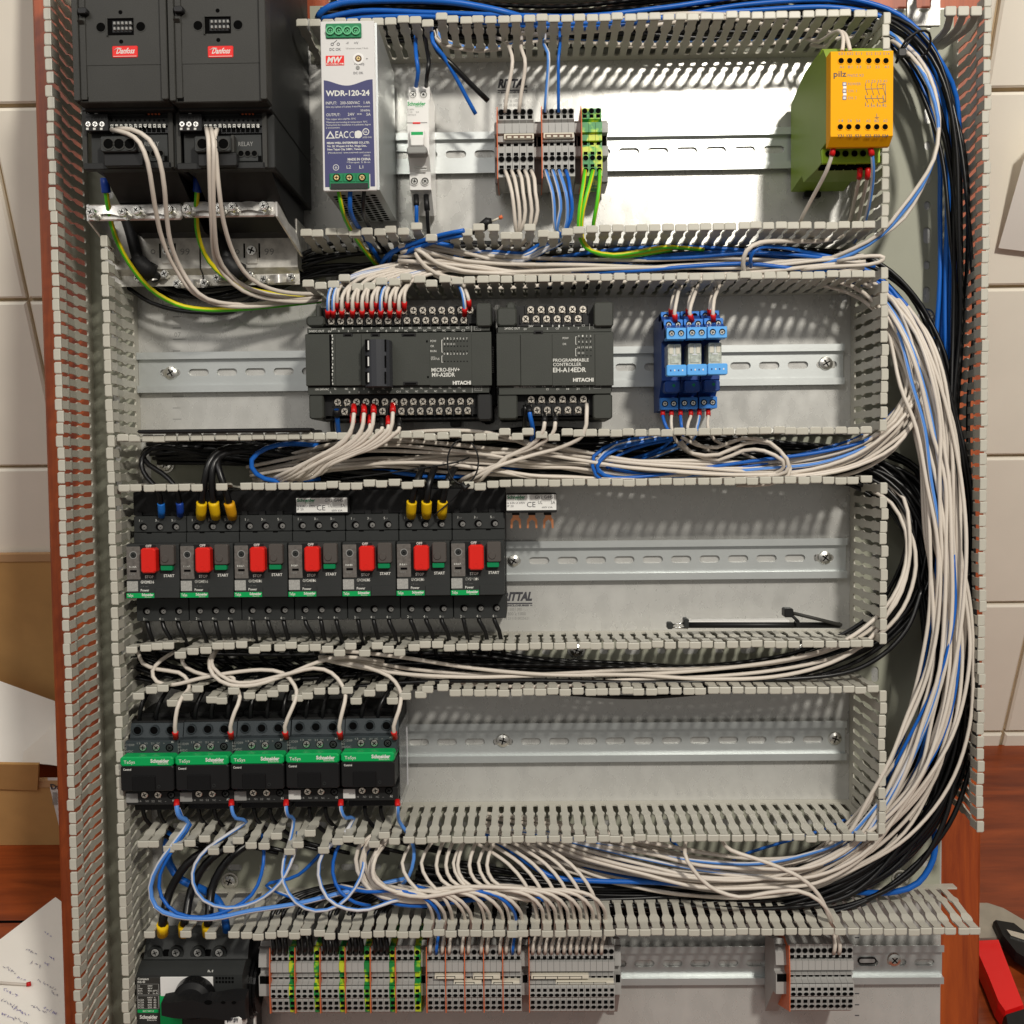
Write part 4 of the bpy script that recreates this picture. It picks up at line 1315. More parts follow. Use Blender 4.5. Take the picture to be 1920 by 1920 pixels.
    return t
TG = 'terminal strips clipped to the rails'
strip('five grey terminals with white wires, left of the three upper strips', 'up', 932, 1001.5, 'OGGGGG', TG, (927, 937), (1001, 1008), [(945, 1001, 256, 0, 0)])
strip('five grey terminals with blue wires, middle of the three upper strips', 'up', 1015.5, 1078, 'OGGGGG', TG, (1007, 1017), (1078, 1084), [(1019, 1076, 254, 0, 0)])
strip('three green and yellow earth terminals, right of the upper strips', 'up', 1090, 1129.5, 'OEEE', TG, (1083, 1092), (1129, 1141))
strip('longest lower strip, grey terminals alternating with green and yellow ones', 'low', 505, 788, 'OGGGE' * 5 + 'OGGGE', TG, (484, 505), (788, 799))
strip('lower strip of fifteen grey terminals split by orange plates', 'low', 799, 978, 'OGGGOGGGOGGGOGGGOGGG', TG, None, (978, 991),
      [(815, 871, 1832, 0, (819, 853, 1)), (887, 938, 1832, 0, (890, 924, 1)), (851, 903, 1843, 0, (854, 889, 1)), (922, 974, 1843, 0, (926, 961, 1))])
strip('lower strip of fourteen grey terminals with two long jumpers, a rail slot to its right', 'low', 991.5, 1153, 'OGGGGGGGGGGGGGG', TG, None, (1153, 1165),
      [(996, 1104, 1832, 0, (1000, 1091, 4)), (1042, 1151, 1843, 0, (1045, 1136, 4))])
strip('lone strip of ten grey terminals at the lower right', 'low', 1480, 1602, 'OGGGGGGGGGG', TG, (1456, 1482), None)

# ------------------------------------------------ yellow and green safety relay
def safety_relay():
    hf = 130
    xa, xb = X(1557.5, hf, 180), X(1674.5, hf, 180)
    t = thing('safety_relay', 'green safety relay with a bright yellow front plate, upper right', 'safety relay', ((xa + xb) / 2, Z(230, 10), 8))
    q = lambda px, py, h: Z(py, h, px)
    b = MB('relay_green')
    b.poly_x([(q(1480, 198, 6), 8), (q(1509, 137, 53), 53), (q(1540, 92, 103), 103), (q(1545, 92, 110), 108), (q(1558, 120, 122), 122),
              (q(1556, 262, 122), 122), (q(1543, 282, 100), 100), (q(1540, 306, 103), 103), (q(1538, 312, 98), 92), (q(1509, 340, 53), 50), (q(1500, 330, 45), 45), (q(1478, 361, 6), 8)], xa + .6, xb - .6)
    part(b, 'housing', t)
    b = MB('relay_lime')
    b.box(xa + .3, xb - 12, q(1600, 99, 104), q(1600, 92, 104), 98, 105, c=.5)
    part(b, 'upper_terminal_row', t); b = MB('relay_lime')
    z0, z1 = q(1600, 306, 104), q(1600, 277, 104)
    b.box(xa + 1, xb - 1, z0, z1, 96, 104.5, c=.6)
    for i in range(6):
        x = X([1561, 1577, 1593, 1610, 1626, 1641][i] - 8, 104.5, 290); z = q(1600, 288, 104.5)
        b.disc(x, z, 2.5, 104.65, 14, 'hole'); b.ring(x, z, 2.4, 2.9, 104, 104.9, 14, 'relay_green')
    part(b, 'terminal_row', t)
    b = MB('relay_green')
    for i in range(6):
        x = X([1561, 1577, 1593, 1610, 1626, 1641][i], 110, 270)
        b.box(x - 2.8, x + 2.8, q(1600, 272, 112), q(1600, 266, 118), 104, 118, 'hole'); x = X([1561, 1577, 1593, 1610, 1626, 1641][i] - 12, 104, 310)
        b.box(x - 2.8, x + 2.8, z0 - 2.2, z0, 92, 101, 'hole')
    part(b, 'wire_openings', t)
    b = MB('relay_yellow')
    zt, zb = q(1610, 95, hf), q(1610, 258, hf)
    b.poly_x([(zt, 118), (zt, hf - 1), (zt - 1, hf), (zb + 1, hf), (zb - 4.5, 122), (zb - 4.5, 118)], xa, xb)
    part(b, 'front_plate', t)
    b = MB('hole')
    h1 = hf + .12
    for y in (114, 238):
        for i in range(6):
            px = [1577, 1593, 1609.5, 1629, 1645, 1661][i] - (1.5 if y > 200 else 0)
            x, z = U(px, y, h1); b.disc(x, z, 2.15, h1, 16, 'hole'); b.ring(x, z, 2.1, 2.6, hf - .3, h1 + .3, 16, 'relay_yellow')
    part(b, 'screw_openings', t)
    b = MB('print_grey')
    for i, s_ in enumerate(["S31", "S32", "S11", "S12", "S13", "S14"]): pxtext(b, s_, [1572, 1588, 1604, 1624, 1640, 1656][i], 103, 12, 5, h1, 'print_grey')
    for i, s_ in enumerate(["A1", "B1", "13", "23", "33", "41"]): pxtext(b, s_, [1574, 1590, 1607, 1625, 1641, 1658][i], 128, 8, 5, h1, 'print_grey')
    for i, s_ in enumerate(["14", "24", "34", "A2", "B2", "A2"]): pxtext(b, s_, [1573, 1589, 1605, 1624, 1640, 1656][i], 229, 8, 5, h1, 'print_grey')
    for i, s_ in enumerate(["Y31", "Y32", "S21", "S22", "S33", "S34"]):
        x, z = U([1570, 1586, 1603, 1622, 1638, 1654][i], 257, hf); b.text(s_, x, z, hf + .1, 1.9, 'print_dark', w=4.6, bold=.02)
    pxtext(b, "pilz", 1563, 144, 24, 11, h1, 'print_dark', .015)
    pxtext(b, "PNOZ X3", 1589, 144, 30, 5, h1, 'print_grey')
    for i, s_ in enumerate(["POWER", "CH. 1", "CH. 2"]):
        pxtext(b, s_, 1590, 160 + i * 13, 24 if i == 0 else 16, 5, h1, 'print_grey')
    pxtext(b, "13 23 33 41", 1624, 155, 39, 5, h1, 'print_grey'); pxtext(b, "14 24 34 42", 1623, 201, 39, 5, h1, 'print_grey')
    def ln(a, c, w_=.22): p = U3((*a, h1)); r = U3((*c, h1)); b.tube([p, r], w_, 4, 'print_grey')
    for i in range(4):
        x = 1622 + i * 11
        ln((x + 1, 155), (x + 1, 161)); ln((x, 161), (x + 5, 178)); ln((x + 1, 178), (x + 1, 184) if i < 3 else (x + 1, 192)); ln((x, 180), (x + 5, 192)); ln((x + 1, 192), (x + 1, 198))
    ln((1622, 167), (1655, 166)); ln((1622, 185), (1655, 184)); ln((1649, 158), (1660, 157)); ln((1660, 157), (1661, 190)); ln((1661, 190), (1650, 193))
    ln((1644, 213), (1644, 220)); ln((1640, 220), (1648, 220)); ln((1642, 222), (1646, 222))
    part(b, 'lettering', t)
    b = MB('qr_grey')
    for i in range(3): pxbox(b, 1580, 154 + i * 13, 1587, 161 + i * 13, hf, hf + .25, 'blue_relay_dark'); pxbox(b, 1581, 155 + i * 13, 1586, 160 + i * 13, hf, hf + .4, 'qr_grey')
    for i in range(2): pxbox(b, 1581, 161.5 + i * 13, 1587, 166 + i * 13, hf, hf + .25, 'white')
    part(b, 'indicator_lamps', t)
    b = MB('black'); pxbox(b, 1508, 358, 1540, 370, 6, 12, 'black', 1); part(b, 'rail_latch', t)
safety_relay()

# ------------------------------------------------ programmable controllers
def plc(big):
    hf = 82
    if big:
        x0, x1 = 574, 921; name = 'wider dark grey controller with a loose lid on its front, many red ferrules above'
    else:
        x0, x1 = 932, 1150; name = 'narrower dark grey controller beside the wider one'
    xa, xb = X(x0, hf, 680), X(x1, hf, 680)
    q = lambda y, h=hf: Z(y, h, 750 if big else 1040)
    t = thing('controller', name, 'controller', ((xa + xb) / 2, q(680), 8), 'dark grey programmable controllers')
    P = lambda b, a, c, d, e, h0, h1, m, ch=0.0: pxbox(b, a, c, d, e, h0, h1, m, ch)
    b = MB('plc')
    yl = 583 if big else 588
    P(b, x0 + 3, yl + 38, x1 - 3, 738, 10, hf - 6, 'charcoal_dark', 1); P(b, x0 + 8, 735, x1 - 8, 782, 10, hf - 26, 'charcoal_dark', 1)
    # middle fascia
    P(b, x0, 622, x1, 724, hf - 10, hf, 'plc', .6)
    P(b, x0 + 2, 611, x1 - 3, 624, hf - 14, hf - 2.5, 'plc'); P(b, x0 + 4, 722, x1 - 4, 740, hf - 14, hf - 2.5, 'plc')
    # shoulders above and below at the ends
    if big:
        P(b, 574, 592, 608, 612, 10, hf - 3, 'plc', 2); P(b, 592, 572, 600, 600, 10, hf - 4, 'plc', 1.5)
        P(b, 893, 568, 921, 612, 10, hf + 1, 'plc', 1.4)
        P(b, 580, 738, 606, 786, 10, hf - 4, 'plc', 1.6); P(b, 895, 738, 922, 788, 10, hf - 4, 'charcoal_dark', 1.6)
        P(b, 606, 780, 902, 789, 10, hf - 16, 'black', 1)
    else:
        P(b, 932, 576, 969, 612, 10, hf - 3, 'plc', 2); P(b, 949, 566, 966, 590, 10, hf - 4, 'plc', 2)
        P(b, 1114, 566, 1150, 612, 10, hf + 1, 'plc', 1.4)
        P(b, 934, 738, 970, 786, 10, hf - 4, 'plc', 1.6); P(b, 1112, 738, 1148, 786, 10, hf - 4, 'plc', 1.6)
        P(b, 966, 780, 1118, 786, 10, hf - 16, 'black', 1)
    part(b, 'housing', t)
    # fascia details: covers
    if big: cov = [(574, 618), (630, 677), (679, 729), (730, 805), (806, 884), (885, 921)]
    else: cov = [(932, 975), (977, 1035), (1036, 1115), (1116, 1150)]
    for a, c in cov:
        b = MB('plc'); P(b, a, 626 if a not in (574, 932) else 627, c, 723, hf, hf + .9, 'plc', .3); part(b, 'cover', t)
    b = MB('hole')
    for a, c, y in ([(643, 661, 627), (695, 712, 627), (753, 780, 627), (756, 783, 718)] if big else [(1001, 1018, 622)]):
        P(b, a, y - 2.5, c, y + 4, hf, hf + 1.3, 'black', .3)
        P(b, a + 3, y, c - 3, y + 3, hf + 1.3, hf + 1.4, 'hole')
    if big:
        P(b, 799, 638, 802, 642, hf, hf + 1.1, 'hole'); P(b, 801, 705, 804, 709, hf, hf + 1.1, 'hole')
        P(b, 619, 627, 620.5, 724, hf, hf + 1.0, 'hole')
        for k in range(16):
            yy = 628 + k * 6; pxtext(b, "Il|:I"[k % 5], 622 + k % 2, yy + 3, 1.8, 3.6, hf + .3, 'print_white')
    part(b, 'catch', t)
    # screw terminals
    b = MB('hole')
    if big:
        P(b, 600, 573, 894, 610, 30, hf - 12, 'black'); rec1 = part(b, 'terminal_recess', t); b = MB('black'); P(b, 604, 739, 897, 780, 30, hf - 12, 'black')
        rows = [(633, 17.75, 15, 583, 1), (621, 17.75, 15, 602, 0), (633, 17.75, 15, 754, 0), (646, 17.75, 14, 771.5, 1)]
        ends = [(605, 589), (886, 599), (616, 755), (889, 770)]
    else:
        P(b, 966, 572, 1116, 612, 30, hf - 12, 'black'); rec1 = part(b, 'terminal_recess', t); b = MB('black'); P(b, 966, 740, 1118, 780, 30, hf - 12, 'black')
        rows = [(995, 19.6, 6, 580.5, 1), (985.5, 19.7, 6, 598, 0), (996, 19.6, 6, 749, 0), (1007, 19.3, 5, 769, 1)]
        ends = [(976, 583), (1103, 597), (977, 752), (983, 768)]
    rec2 = part(b, 'terminal_recess', t)
    hs = hf - 10
    for (px0, dp, n, y, kind) in rows:
        for i in range(n):
            px = px0 + i * dp
            if big and y == 771.5 and i in (1, 2, 3, 5): continue
            x, z = U(px, y - i * 0.15, hs)
            tb = MB('black')
            w_ = dp * .43 * .44
            tb.box(x - w_, x + w_, z - 3.5, z + 3.6, hs - 8, hs - 2.5, 'charcoal_dark')
            tb.box(x - w_ * .8, x + w_ * .8, z - 3.0, z + 2.2, hs - 2.5, hs - 1.6, 'nickel', .5)
            scr(tb, x, z, hs - 1.6, 3.15, 'nickel', n=14, proud=1.5)
            part(tb, 'terminal_screw', rec1 if y < 700 else rec2)
    for (px, y) in ends:
        x, z = U(px, y, hs); tb = MB('steel'); scr(tb, x, z, hs - 4, 2.4, 'steel', n=10, proud=1.5); part(tb, 'block_screw', rec1 if y < 700 else rec2)
    # barrier ribs
    b = MB('black')
    for (px0, dp, n, y, kind) in rows:
        for i in range(n + 1):
            x, z = U(px0 + (i - .5) * dp, y, hs); b.box(x - .45, x + .45, z - 3.6, z + 3.8, hs - 8, hs - .4)
    tag(part(b, 'barrier_ribs', t), kind='stuff')
    # lettering
    b = MB('print_grey')
    h1 = hf + 1.05; hu = hf - 2.4
    T = lambda s, px, py, w_, hh, h=h1, bold=0.0, m='print_white': pxtext(b, s, px, py, w_, hh, h, m, bold)
    if big:
        T("24VDC OUT", 579, 623, 29, 4, hu); T("0V", 615, 623, 7, 3.5, hu); T("24V", 621, 619, 9, 4, hu)
        up = ["1", "3", "5", "7", "C0", "9", "11", "NC", "NC", "NC", "NC", "NC", "NC", "C1"]; lo = ["0", "2", "4", "6", "C0", "8", "10", "NC", "NC", "NC", "NC", "NC", "NC", "C1"]
        for i, s_ in enumerate(up): T(s_, 642 + i * 17.8, 617.5 - i * .1, 3 * len(s_) if len(s_) > 1 else 2.2, 3.6, hu)
        for i, s_ in enumerate(lo): T(s_, 634 + i * 17.8, 622.5 - i * .1, 3 * len(s_) if len(s_) > 1 else 2.6, 3.6, hu)
        T("IN", 893, 617, 6, 4, hu, m='print_grey'); T("OUT", 892, 730, 9, 4, hu, m='print_grey')
        T("100-240VAC", 591, 732, 26, 3.6, hu); T("N", 627, 731, 3, 3.6, hu)
        T("L", 619, 737, 2.5, 3.5, hu); T("NC", 647, 731, 6, 3.5, hu)
        for i, s_ in enumerate(["1", "3", "5", "NC", "7", "NC", "NC", "NC", "NC", "NC", "NC", "NC"]): T(s_, 663 + i * 17.8, 731 - i * .25, 2.6 * len(s_), 3.5, hu)
        for i, s_ in enumerate(["0", "2", "4", "C1", "6", "C11", "NC", "NC", "NC", "NC", "NC", "NC", "NC"]): T(s_, 654 + i * 17.8, 737 - i * .2, 2.6 * len(s_), 3.5, hu)
        P(b, 883.5, 611, 884.5, 622, hu - .1, hu, 'print_grey'); P(b, 885, 725, 886, 736, hu - .1, hu, 'print_grey')
        for (a, c, d, e) in ((889, 612, 901, 619), (890, 724, 903, 732)):
            P(b, a, c, d, c + .8, hu - .1, hu, 'print_grey'); P(b, a, e, d, e + .8, hu - .1, hu, 'print_grey'); P(b, a, c, a + .8, e, hu - .1, hu, 'print_grey'); P(b, d, c, d + .8, e + .8, hu - .1, hu, 'print_grey')
        for i, s_ in enumerate(["POW", "OK", "RUN"]): T(s_, 807, 641.5 + i * 9.4, 11 if i != 1 else 7, 4, h1); 
        T("STATUS", 808, 675, 16, 4); P(b, 808, 669, 816, 669.8, h1 - .1, h1, 'print_white')
        for i in range(8): T(str(i), 832 + i * 6, 636.5, 2.4, 3.6); T(str(i), 832 + i * 6, 665, 2.4, 3.6)
        T("8", 832, 647, 2.4, 3.6); T("9", 838, 647, 2.4, 3.6); T("10", 843.5, 647, 4, 3.6); T("11", 850, 647, 3, 3.6)
        for j in range(4):
            for i in range(8): P(b, 833 + i * 6, 638.5 + [0, 9.6, 19, 38][j], 835 + i * 6, 640.5 + [0, 9.6, 19, 38][j], h1 - .1, h1, 'hole')
        for (y0, y1) in ((637, 660), (667, 679)):
            P(b, 828, y0, 828.8, y1, h1 - .1, h1, 'print_white'); P(b, 828, y0, 831, y0 + .7, h1 - .1, h1, 'print_white'); P(b, 828, y1, 831, y1 + .7, h1 - .1, h1, 'print_white')
        T("MICRO-EHV+", 809, 697, 53, 7, bold=0.015); T("MV-A20DR", 810, 706.5, 43, 7.5, bold=.02)
        T("HITACHI", 849, 721, 34, 6.5, bold=.045)
    else:
        T("24VDC OUT", 946, 618, 29, 4, hu); T("0V", 982, 619, 6, 3.5, hu); T("24V", 991, 613.5, 9, 4, hu)
        for i, s_ in enumerate(["1", "3", "", "4", "6", "C1"]): T(s_ or "|", 1015 + [0, 20, 32, 40, 60, 76][i], 613 - i * .2, 2.6 * max(1, len(s_)), 3.6, hu)
        for i, s_ in enumerate(["2", "C0", "5", "7"]): T(s_, 1025 + [0, 17, 40, 58][i], 618 - i * .2, 2.8 * len(s_), 3.6, hu)
        T("IN", 1116, 613, 6, 4, hu, m='print_grey'); T("OUT", 1115, 726.5, 9, 4, hu, m='print_grey')
        for (a, c, d, e) in ((1112, 608, 1125, 615), (1113, 720.5, 1126, 728)):
            P(b, a, c, d, c + .8, hu - .1, hu, 'print_grey'); P(b, a, e, d, e + .8, hu - .1, hu, 'print_grey'); P(b, a, c, a + .8, e, hu - .1, hu, 'print_grey'); P(b, d, c, d + .8, e + .8, hu - .1, hu, 'print_grey')
        P(b, 1105, 607, 1106, 618, hu - .1, hu, 'print_grey'); P(b, 1105, 720, 1106, 731, hu - .1, hu, 'print_grey')
        T("100-240VAC", 964, 727.5, 36, 3.6, hu); T("N", 1001, 727, 3, 3.6, hu)
        for i, s_ in enumerate(["16", "17", "19", "20", "C3"]): T(s_, 1017 + i * 19, 726 - i * .3, 6, 3.5, hu)
        for i, s_ in enumerate(["C2", "C1", "18", "21"]): T(s_, 1024 + i * 19, 731.5 - i * .3, 5, 3.3, hu)
        T("POW", 1055, 636, 11, 4); T("OK", 1055, 647, 7, 4)
        for i in range(4):
            T(str(i), 1084 + i * 7.3, 631.5, 2.4, 3.4); T(str(i + 4), 1084 + i * 7.3, 642.5, 2.4, 3.4); T(str(16 + i), 1083 + i * 7.3, 653, 4.4, 3.4)
            for y in (634, 644, 655.5, 666): P(b, 1085 + i * 7.3, y, 1087 + i * 7.3, y + 2, h1 - .1, h1, 'hole')
        T("20", 1083, 663.5, 4.4, 3.4); T("21", 1090.5, 663.5, 4.4, 3.4)
        for (y0, y1) in ((631, 645), (653, 667)):
            P(b, 1079, y0, 1079.8, y1, h1 - .1, h1, 'print_white'); P(b, 1079, y0, 1082, y0 + .7, h1 - .1, h1, 'print_white'); P(b, 1079, y1, 1082, y1 + .7, h1 - .1, h1, 'print_white')
        T("PROGRAMMABLE", 1037, 678.5, 67, 6, bold=.01); T("CONTROLLER", 1037, 686.5, 53, 6, bold=.01); T("EH-A14EDR", 1037, 698, 62, 8.5, bold=.02)
        T("HITACHI", 1074.5, 715.5, 38.5, 6.5, bold=.045)
    part(b, 'lettering', t)
    if big:
        b = MB('qr_grey')
        for i in range(14): P(b, 921, 650 + i * 3.6, 926, 652 + i * 3.6, 48, 52, 'qr_grey')
        part(b, 'connector_pins', t); b = MB('black'); P(b, 920, 580, 927, 760, 8, 49, 'black'); x, z = U(915, 777, 26); b.box(X(905, 24), X(926, 24), z - 8, z + 9, 8, 24, 'black', 3); b.disc(x, z, 2.6, 24.2, 14, 'print_grey'); b.ring(x, z, 2.4, 3.6, 24, 24.6, 14, 'charcoal'); part(b, 'side_connector', t)
        b = MB('charcoal_dark'); P(b, 844, 786, 864, 800, 6, 14, 'grey_term_dark', 1); part(b, 'rail_latch', t)
        # pod: rounded lid standing proud
        b = MB('plc_pod')
        hx = 100
        a, c = X(681, hx, 680), X(731, hx, 680); z0, z1 = q(723.5, hx), q(636, hx)
        n = 8; pr = []
        for i in range(n + 1):
            t_ = math.pi * i / n; pr.append(((a + c) / 2 - (c - a) / 2 * math.cos(t_), hf + 8 + 11 * math.sin(t_) ** .6))
        k = len(pr); vs = [(x_, z0, h_) for x_, h_ in pr] + [(x_, z1, h_) for x_, h_ in pr]
        vs += [(a, z0, hf), (c, z0, hf), (a, z1, hf), (c, z1, hf)]
        fs = [(i, k + i, k + i + 1, i + 1) for i in range(k - 1)] + [(2 * k, 0) + tuple(range(1, k)) + (2 * k + 1,), (2 * k + 3,) + tuple(range(2 * k - 1, k - 1, -1)) + (2 * k + 2,), (2 * k, 2 * k + 2, k, 0), (2 * k + 1, k - 1, 2 * k - 1, 2 * k + 3)]
        b.add(vs, fs)
        pod = part(b, 'lid', t)
        for (px, ww) in ((690.5, 3.2), (724.5, 1.1)):
            for y in (649, 679, 709):
                w1 = MB('hole'); x, z = U(px, y, hx - 6)
                hh = hf + 8 + 11 * max(0.02, math.sin(math.acos(max(-1, min(1, ((a + c) / 2 - x) / ((c - a) / 2)))))) ** .6
                dz = 4.6
                n_ = 1.1 if px < 700 else -1.1
                w1.box(x - ww * .5, x + ww * .5, z - dz, z + dz, hh - 1.5, hh + 1.0, 'hole')
                if px < 700: w1.box(x + ww * .15, x + ww * .48, z - dz + 1, z + dz - 1, hh + 1, hh + 1.2, 'qr_grey')
                part(w1, 'slot', pod)
    return t
plc(True); plc(False)

# ------------------------------------------------ three blue plug-in relays
def blue_relay(i, label):
    t = thing('plug_in_relay', label, 'relay', (X(1255 + i * 36, 10, 690), Z(690, 10), 8), 'blue plug-in relays')
    dxp = i * 38.0
    q = lambda y, h: Z(y - i * .8, h, 1260)
    wd = 7.6
    def cx(h): return X(1268, 94, 650) + i * 16.1 + (0 if h > 0 else 0)
    c = cx(1)
    b = MB('blue_relay_dark')
    b.poly_x([(q(590, 50), 8), (q(590, 50), 55), (q(604, 66), 70), (q(618, 90), 88), (q(632, 92), 90), (q(640, 70), 62), (q(712, 70), 62), (q(715, 66), 60), (q(745, 44), 44), (q(767, 44), 44), (q(772, 30), 8)], c - wd, c + wd)
    part(b, 'socket', t)
    b = MB('blue_relay')
    lev = [(594, 60, 'blue_relay'), (608.5, 78, 'blue_relay'), (625, 95, 'blue_relay_light')]
    for k, (y, h, m) in enumerate(lev):
        z = q(y, h)
        b.box(c - wd, c + wd, z - (4.6 if k == 2 else 3.2), z + (4.3 if k == 2 else 4), h - 14, h, m, .5)
        for sx in (-3.7, 3.7):
            b.disc(c + sx, z, 2.7, h + .1, 14, 'hole'); b.ring(c + sx, z, 2.5, 2.9, h - .2, h + .25, 14, m); 
    ut_ = part(b, 'upper_terminals', t)
    for k, (y, h, m) in enumerate(lev):
        z = q(y, h)
        for sx in (-3.7, 3.7):
            if k == 0 and sx > 0: continue
            s_ = MB('steel'); scr(s_, c + sx, z - .3, h + .1, 2.0, 'steel', n=10); part(s_, 'terminal_screw', ut_)
    b = MB('relay_clear')
    z0, z1 = q(686, 84), q(645, 84)
    b.box(c - 5.2, c + 5.2, z0, z1, 60, 84, 'relay_clear', .6)
    b.box(c - .3, c + .3, z0 + 8, z1 - 1, 84, 84.3, 'wire_stripe'); b.box(c - 4.2, c - 1.2, z1 - 8, z1 - 2, 84, 84.4, 'jumper', .3); b.box(c + 1.2, c + 4.2, z1 - 8, z1 - 2, 84, 84.4, 'jumper', .3)
    b.box(c - 3.5, c + 3.5, z0 + 2, z0 + 8, 84, 84.5, 'relay_clear', .3); b.box(c - 2, c + 2, z0 + 8, z0 + 8.8, 84, 84.6, 'wire_stripe')
    part(b, 'relay_body', t)
    b = MB('blue_relay_light')
    z0, z1 = q(705, 96), q(684, 96)
    b.box(c - wd - .2, c + wd + .2, z0, z1, 88, 96, 'blue_relay_light', .9)
    for k in range(4): b.box(c - 5.2 + k * 3.1, c - 4.2 + k * 3.1, q(696, 96), q(693, 96), 96, 96.2, 'white' if k % 2 else 'blue_relay_dark')
    part(b, 'retaining_clip', t)
    b = MB('blue_relay')
    z0, z1 = q(736, 70), q(715, 70)
    b.box(c - 6, c + 6.4, z0, z1, 56, 70, 'blue_relay_dark', 1.2); b.disc(c + 1.3, q(723, 70), 1.2, 70.1, 12, 'start_green'); part(b, 'indicator_module', t)
    b = MB('blue_relay')
    z0, z1 = q(768, 52), q(746, 52)
    b.box(c - 7.4, c + 7.4, z0, z1, 30, 52, 'blue_relay', .6)
    for sx in (-3.6, 3.6):
        b.disc(c + sx, q(757, 52), 2.6, 52.1, 14, 'hole'); scr(b, c + sx, q(757, 52), 52.1, 2.0, 'steel', n=10)
    part(b, 'lower_terminals', t)
for i, s_ in enumerate(['left one of the three blue relays', 'middle one of the three blue relays', 'right one of the three blue relays']):
    blue_relay(i, s_ + ', clear window above a light blue clip')

# ------------------------------------------------ motor starters with red and green buttons
def starter():
    hf = 70; ht = 52
    c0 = X(237.5, hf, 1070); pw = 44.6
    t = thing('motor_starter', 'x', 'motor starter', (c0 + pw / 2, Z(1050, 0, 290), 8))
    q = lambda y, h: Z(y, h, 290)
    def B(b, x0, y0, x1, y1, h0, h1, m, ch=0.0): pxbox(b, x0, y0, x1, y1, h0, h1, m, ch)
    b = MB('charcoal_dark')
    xL = c0 + .3; xR = c0 + pw - .3
    b.box(xL, xR, q(1163, 46), q(970, 46), 2, 46, 'charcoal_dark')
    part(b, 'housing', t)
    b = MB('charcoal')
    b.box(xL, xR, q(998, ht), q(968, ht), 40, ht, 'charcoal', .7)
    b.box(xL, xR, q(1019, ht + 1), q(999, ht + 1), 40, ht + 1, 'charcoal', .5)
    for k in range(3):
        x = xL + 8 + k * 13.6
        z = q(988, ht); b.disc(x, z, 3.5, ht + .15, 18, 'hole'); b.ring(x, z, 3.3, 3.9, ht - .2, ht + .4, 18, 'charcoal')
    for k in (0, 1): b.box(xL + 11 + k * 17, xL + 15 + k * 17, q(1000.5, ht), q(998, ht), ht, ht + 1.2, 'hole')
    ub = part(b, 'upper_terminal_block', t)
    b = MB('charcoal')
    b.box(xL, xR, q(1165, ht - 1), q(1122, ht - 1), 36, ht - 1, 'charcoal', .7)
    for k in range(3):
        x = xL + 8 + k * 13.6
        z = q(1146, ht); b.disc(x + .6, z, 3.5, ht - .85, 18, 'hole'); b.ring(x + .6, z, 3.3, 3.9, ht - 1.2, ht - .6, 18, 'charcoal')
    lb = part(b, 'lower_terminal_block', t)
    for k in range(3):
        x = xL + 8 + k * 13.6
        for z, h, dx, pb_ in ((q(988, ht), ht + .15, 0, ub), (q(1146, ht), ht - .85, .6, lb)):
            s_ = MB('print_grey'); s_.cyl(x + dx + .8, z - .3, 2.1, h, h + .3, 12, 'grey_term_dark'); scr(s_, x + dx + .9, z - .5, h + .3, 1.5, 'steel', n=8); part(s_, 'terminal_screw', pb_)
    b = MB('charcoal')
    b.box(c0 + .2, c0 + pw - 1.0, q(1122, hf), q(1020, hf), ht - 4, hf, 'charcoal', .6)
    # raised lower right pad
    B(b, 291, 1102, 336, 1121, hf, hf + 1, 'charcoal', .3)
    part(b, 'front', t)
    b = MB('dial_grey')
    B(b, 238, 1025, 262, 1087, hf, hf + .8, 'dial_grey', .4)
    x, z = U(250, 1041, hf + .8); b.ring(x, z, 2.6, 3.2, hf + .7, hf + 1.1, 18, 'print_grey'); b.disc(x, z, 2.5, hf + .9, 16, 'charcoal'); scr(b, x, z, hf + .9, 1.6, 'charcoal')
    B(b, 244, 1069, 256, 1073, hf + .8, hf + 1.1, 'hole'); part(b, 'setting_dial', t)
    b = MB('charcoal_dark'); B(b, 263, 1022, 291, 1086, hf, hf + .5, 'black'); part(b, 'button_frame', t)
    b = MB('button_red'); B(b, 264, 1028, 290.5, 1075, hf, hf + 9, 'button_red', 1.6); x, z = U(277, 1066, hf + 9); b.ring(x, z, 1.6, 2.2, hf + 8.8, hf + 9.2, 14, 'button_red'); part(b, 'stop_button', t)
    b = MB('lock_grey')
    hx = hf + 6
    B(b, 300, 1022, 325, 1060, hf, hx, 'lock_grey', 1)
    x, z = U(309, 1048, hx); b.cyl(x, z, 3.2, hx, hx + .8, 16, 'lock_grey', r2=2.6); part(b, 'start_lock', t)
    b = MB('start_green'); B(b, 301, 1060, 323, 1070, hf, hf + 4.5, 'start_green', .6); part(b, 'start_button', t)
    b = MB('brand_green')
    B(b, 237.5, 1112, 289, 1121.5, hf, hf + .6, 'brand_green'); part(b, 'brand_strip', t)
    b = MB('print_white'); h1 = hf + .15
    pxtext(b, "OFF", 273, 1026, 11, 4.5, hf + .7, 'print_white', .02); pxtext(b, "STOP", 272, 1084, 16, 5, hf + .7, 'print_white', .02); pxtext(b, "START", 307, 1082, 20, 5, h1, 'print_white', .02)
    pxtext(b, "Power", 264, 1109, 16, 4.5, h1, 'print_white', .02)
    pxtext(b, "TeSys", 239, 1119, 11, 5, hf + .75, 'print_white', .02); pxtext(b, "Schneider", 266, 1117.5, 22, 4.5, hf + .75, 'print_white', .04); pxtext(b, "Electric", 272, 1120.5, 12, 2.2, hf + .75, 'print_white')
    pxtext(b, "TEST", 242, 1079, 12, 3, hf + 1, 'print_grey')
    x, z = U(294, 1040, h1); b.text("RESET I", x, z - 3, h1, 1.6, 'print_grey', 'C', rot=math.pi / 2)
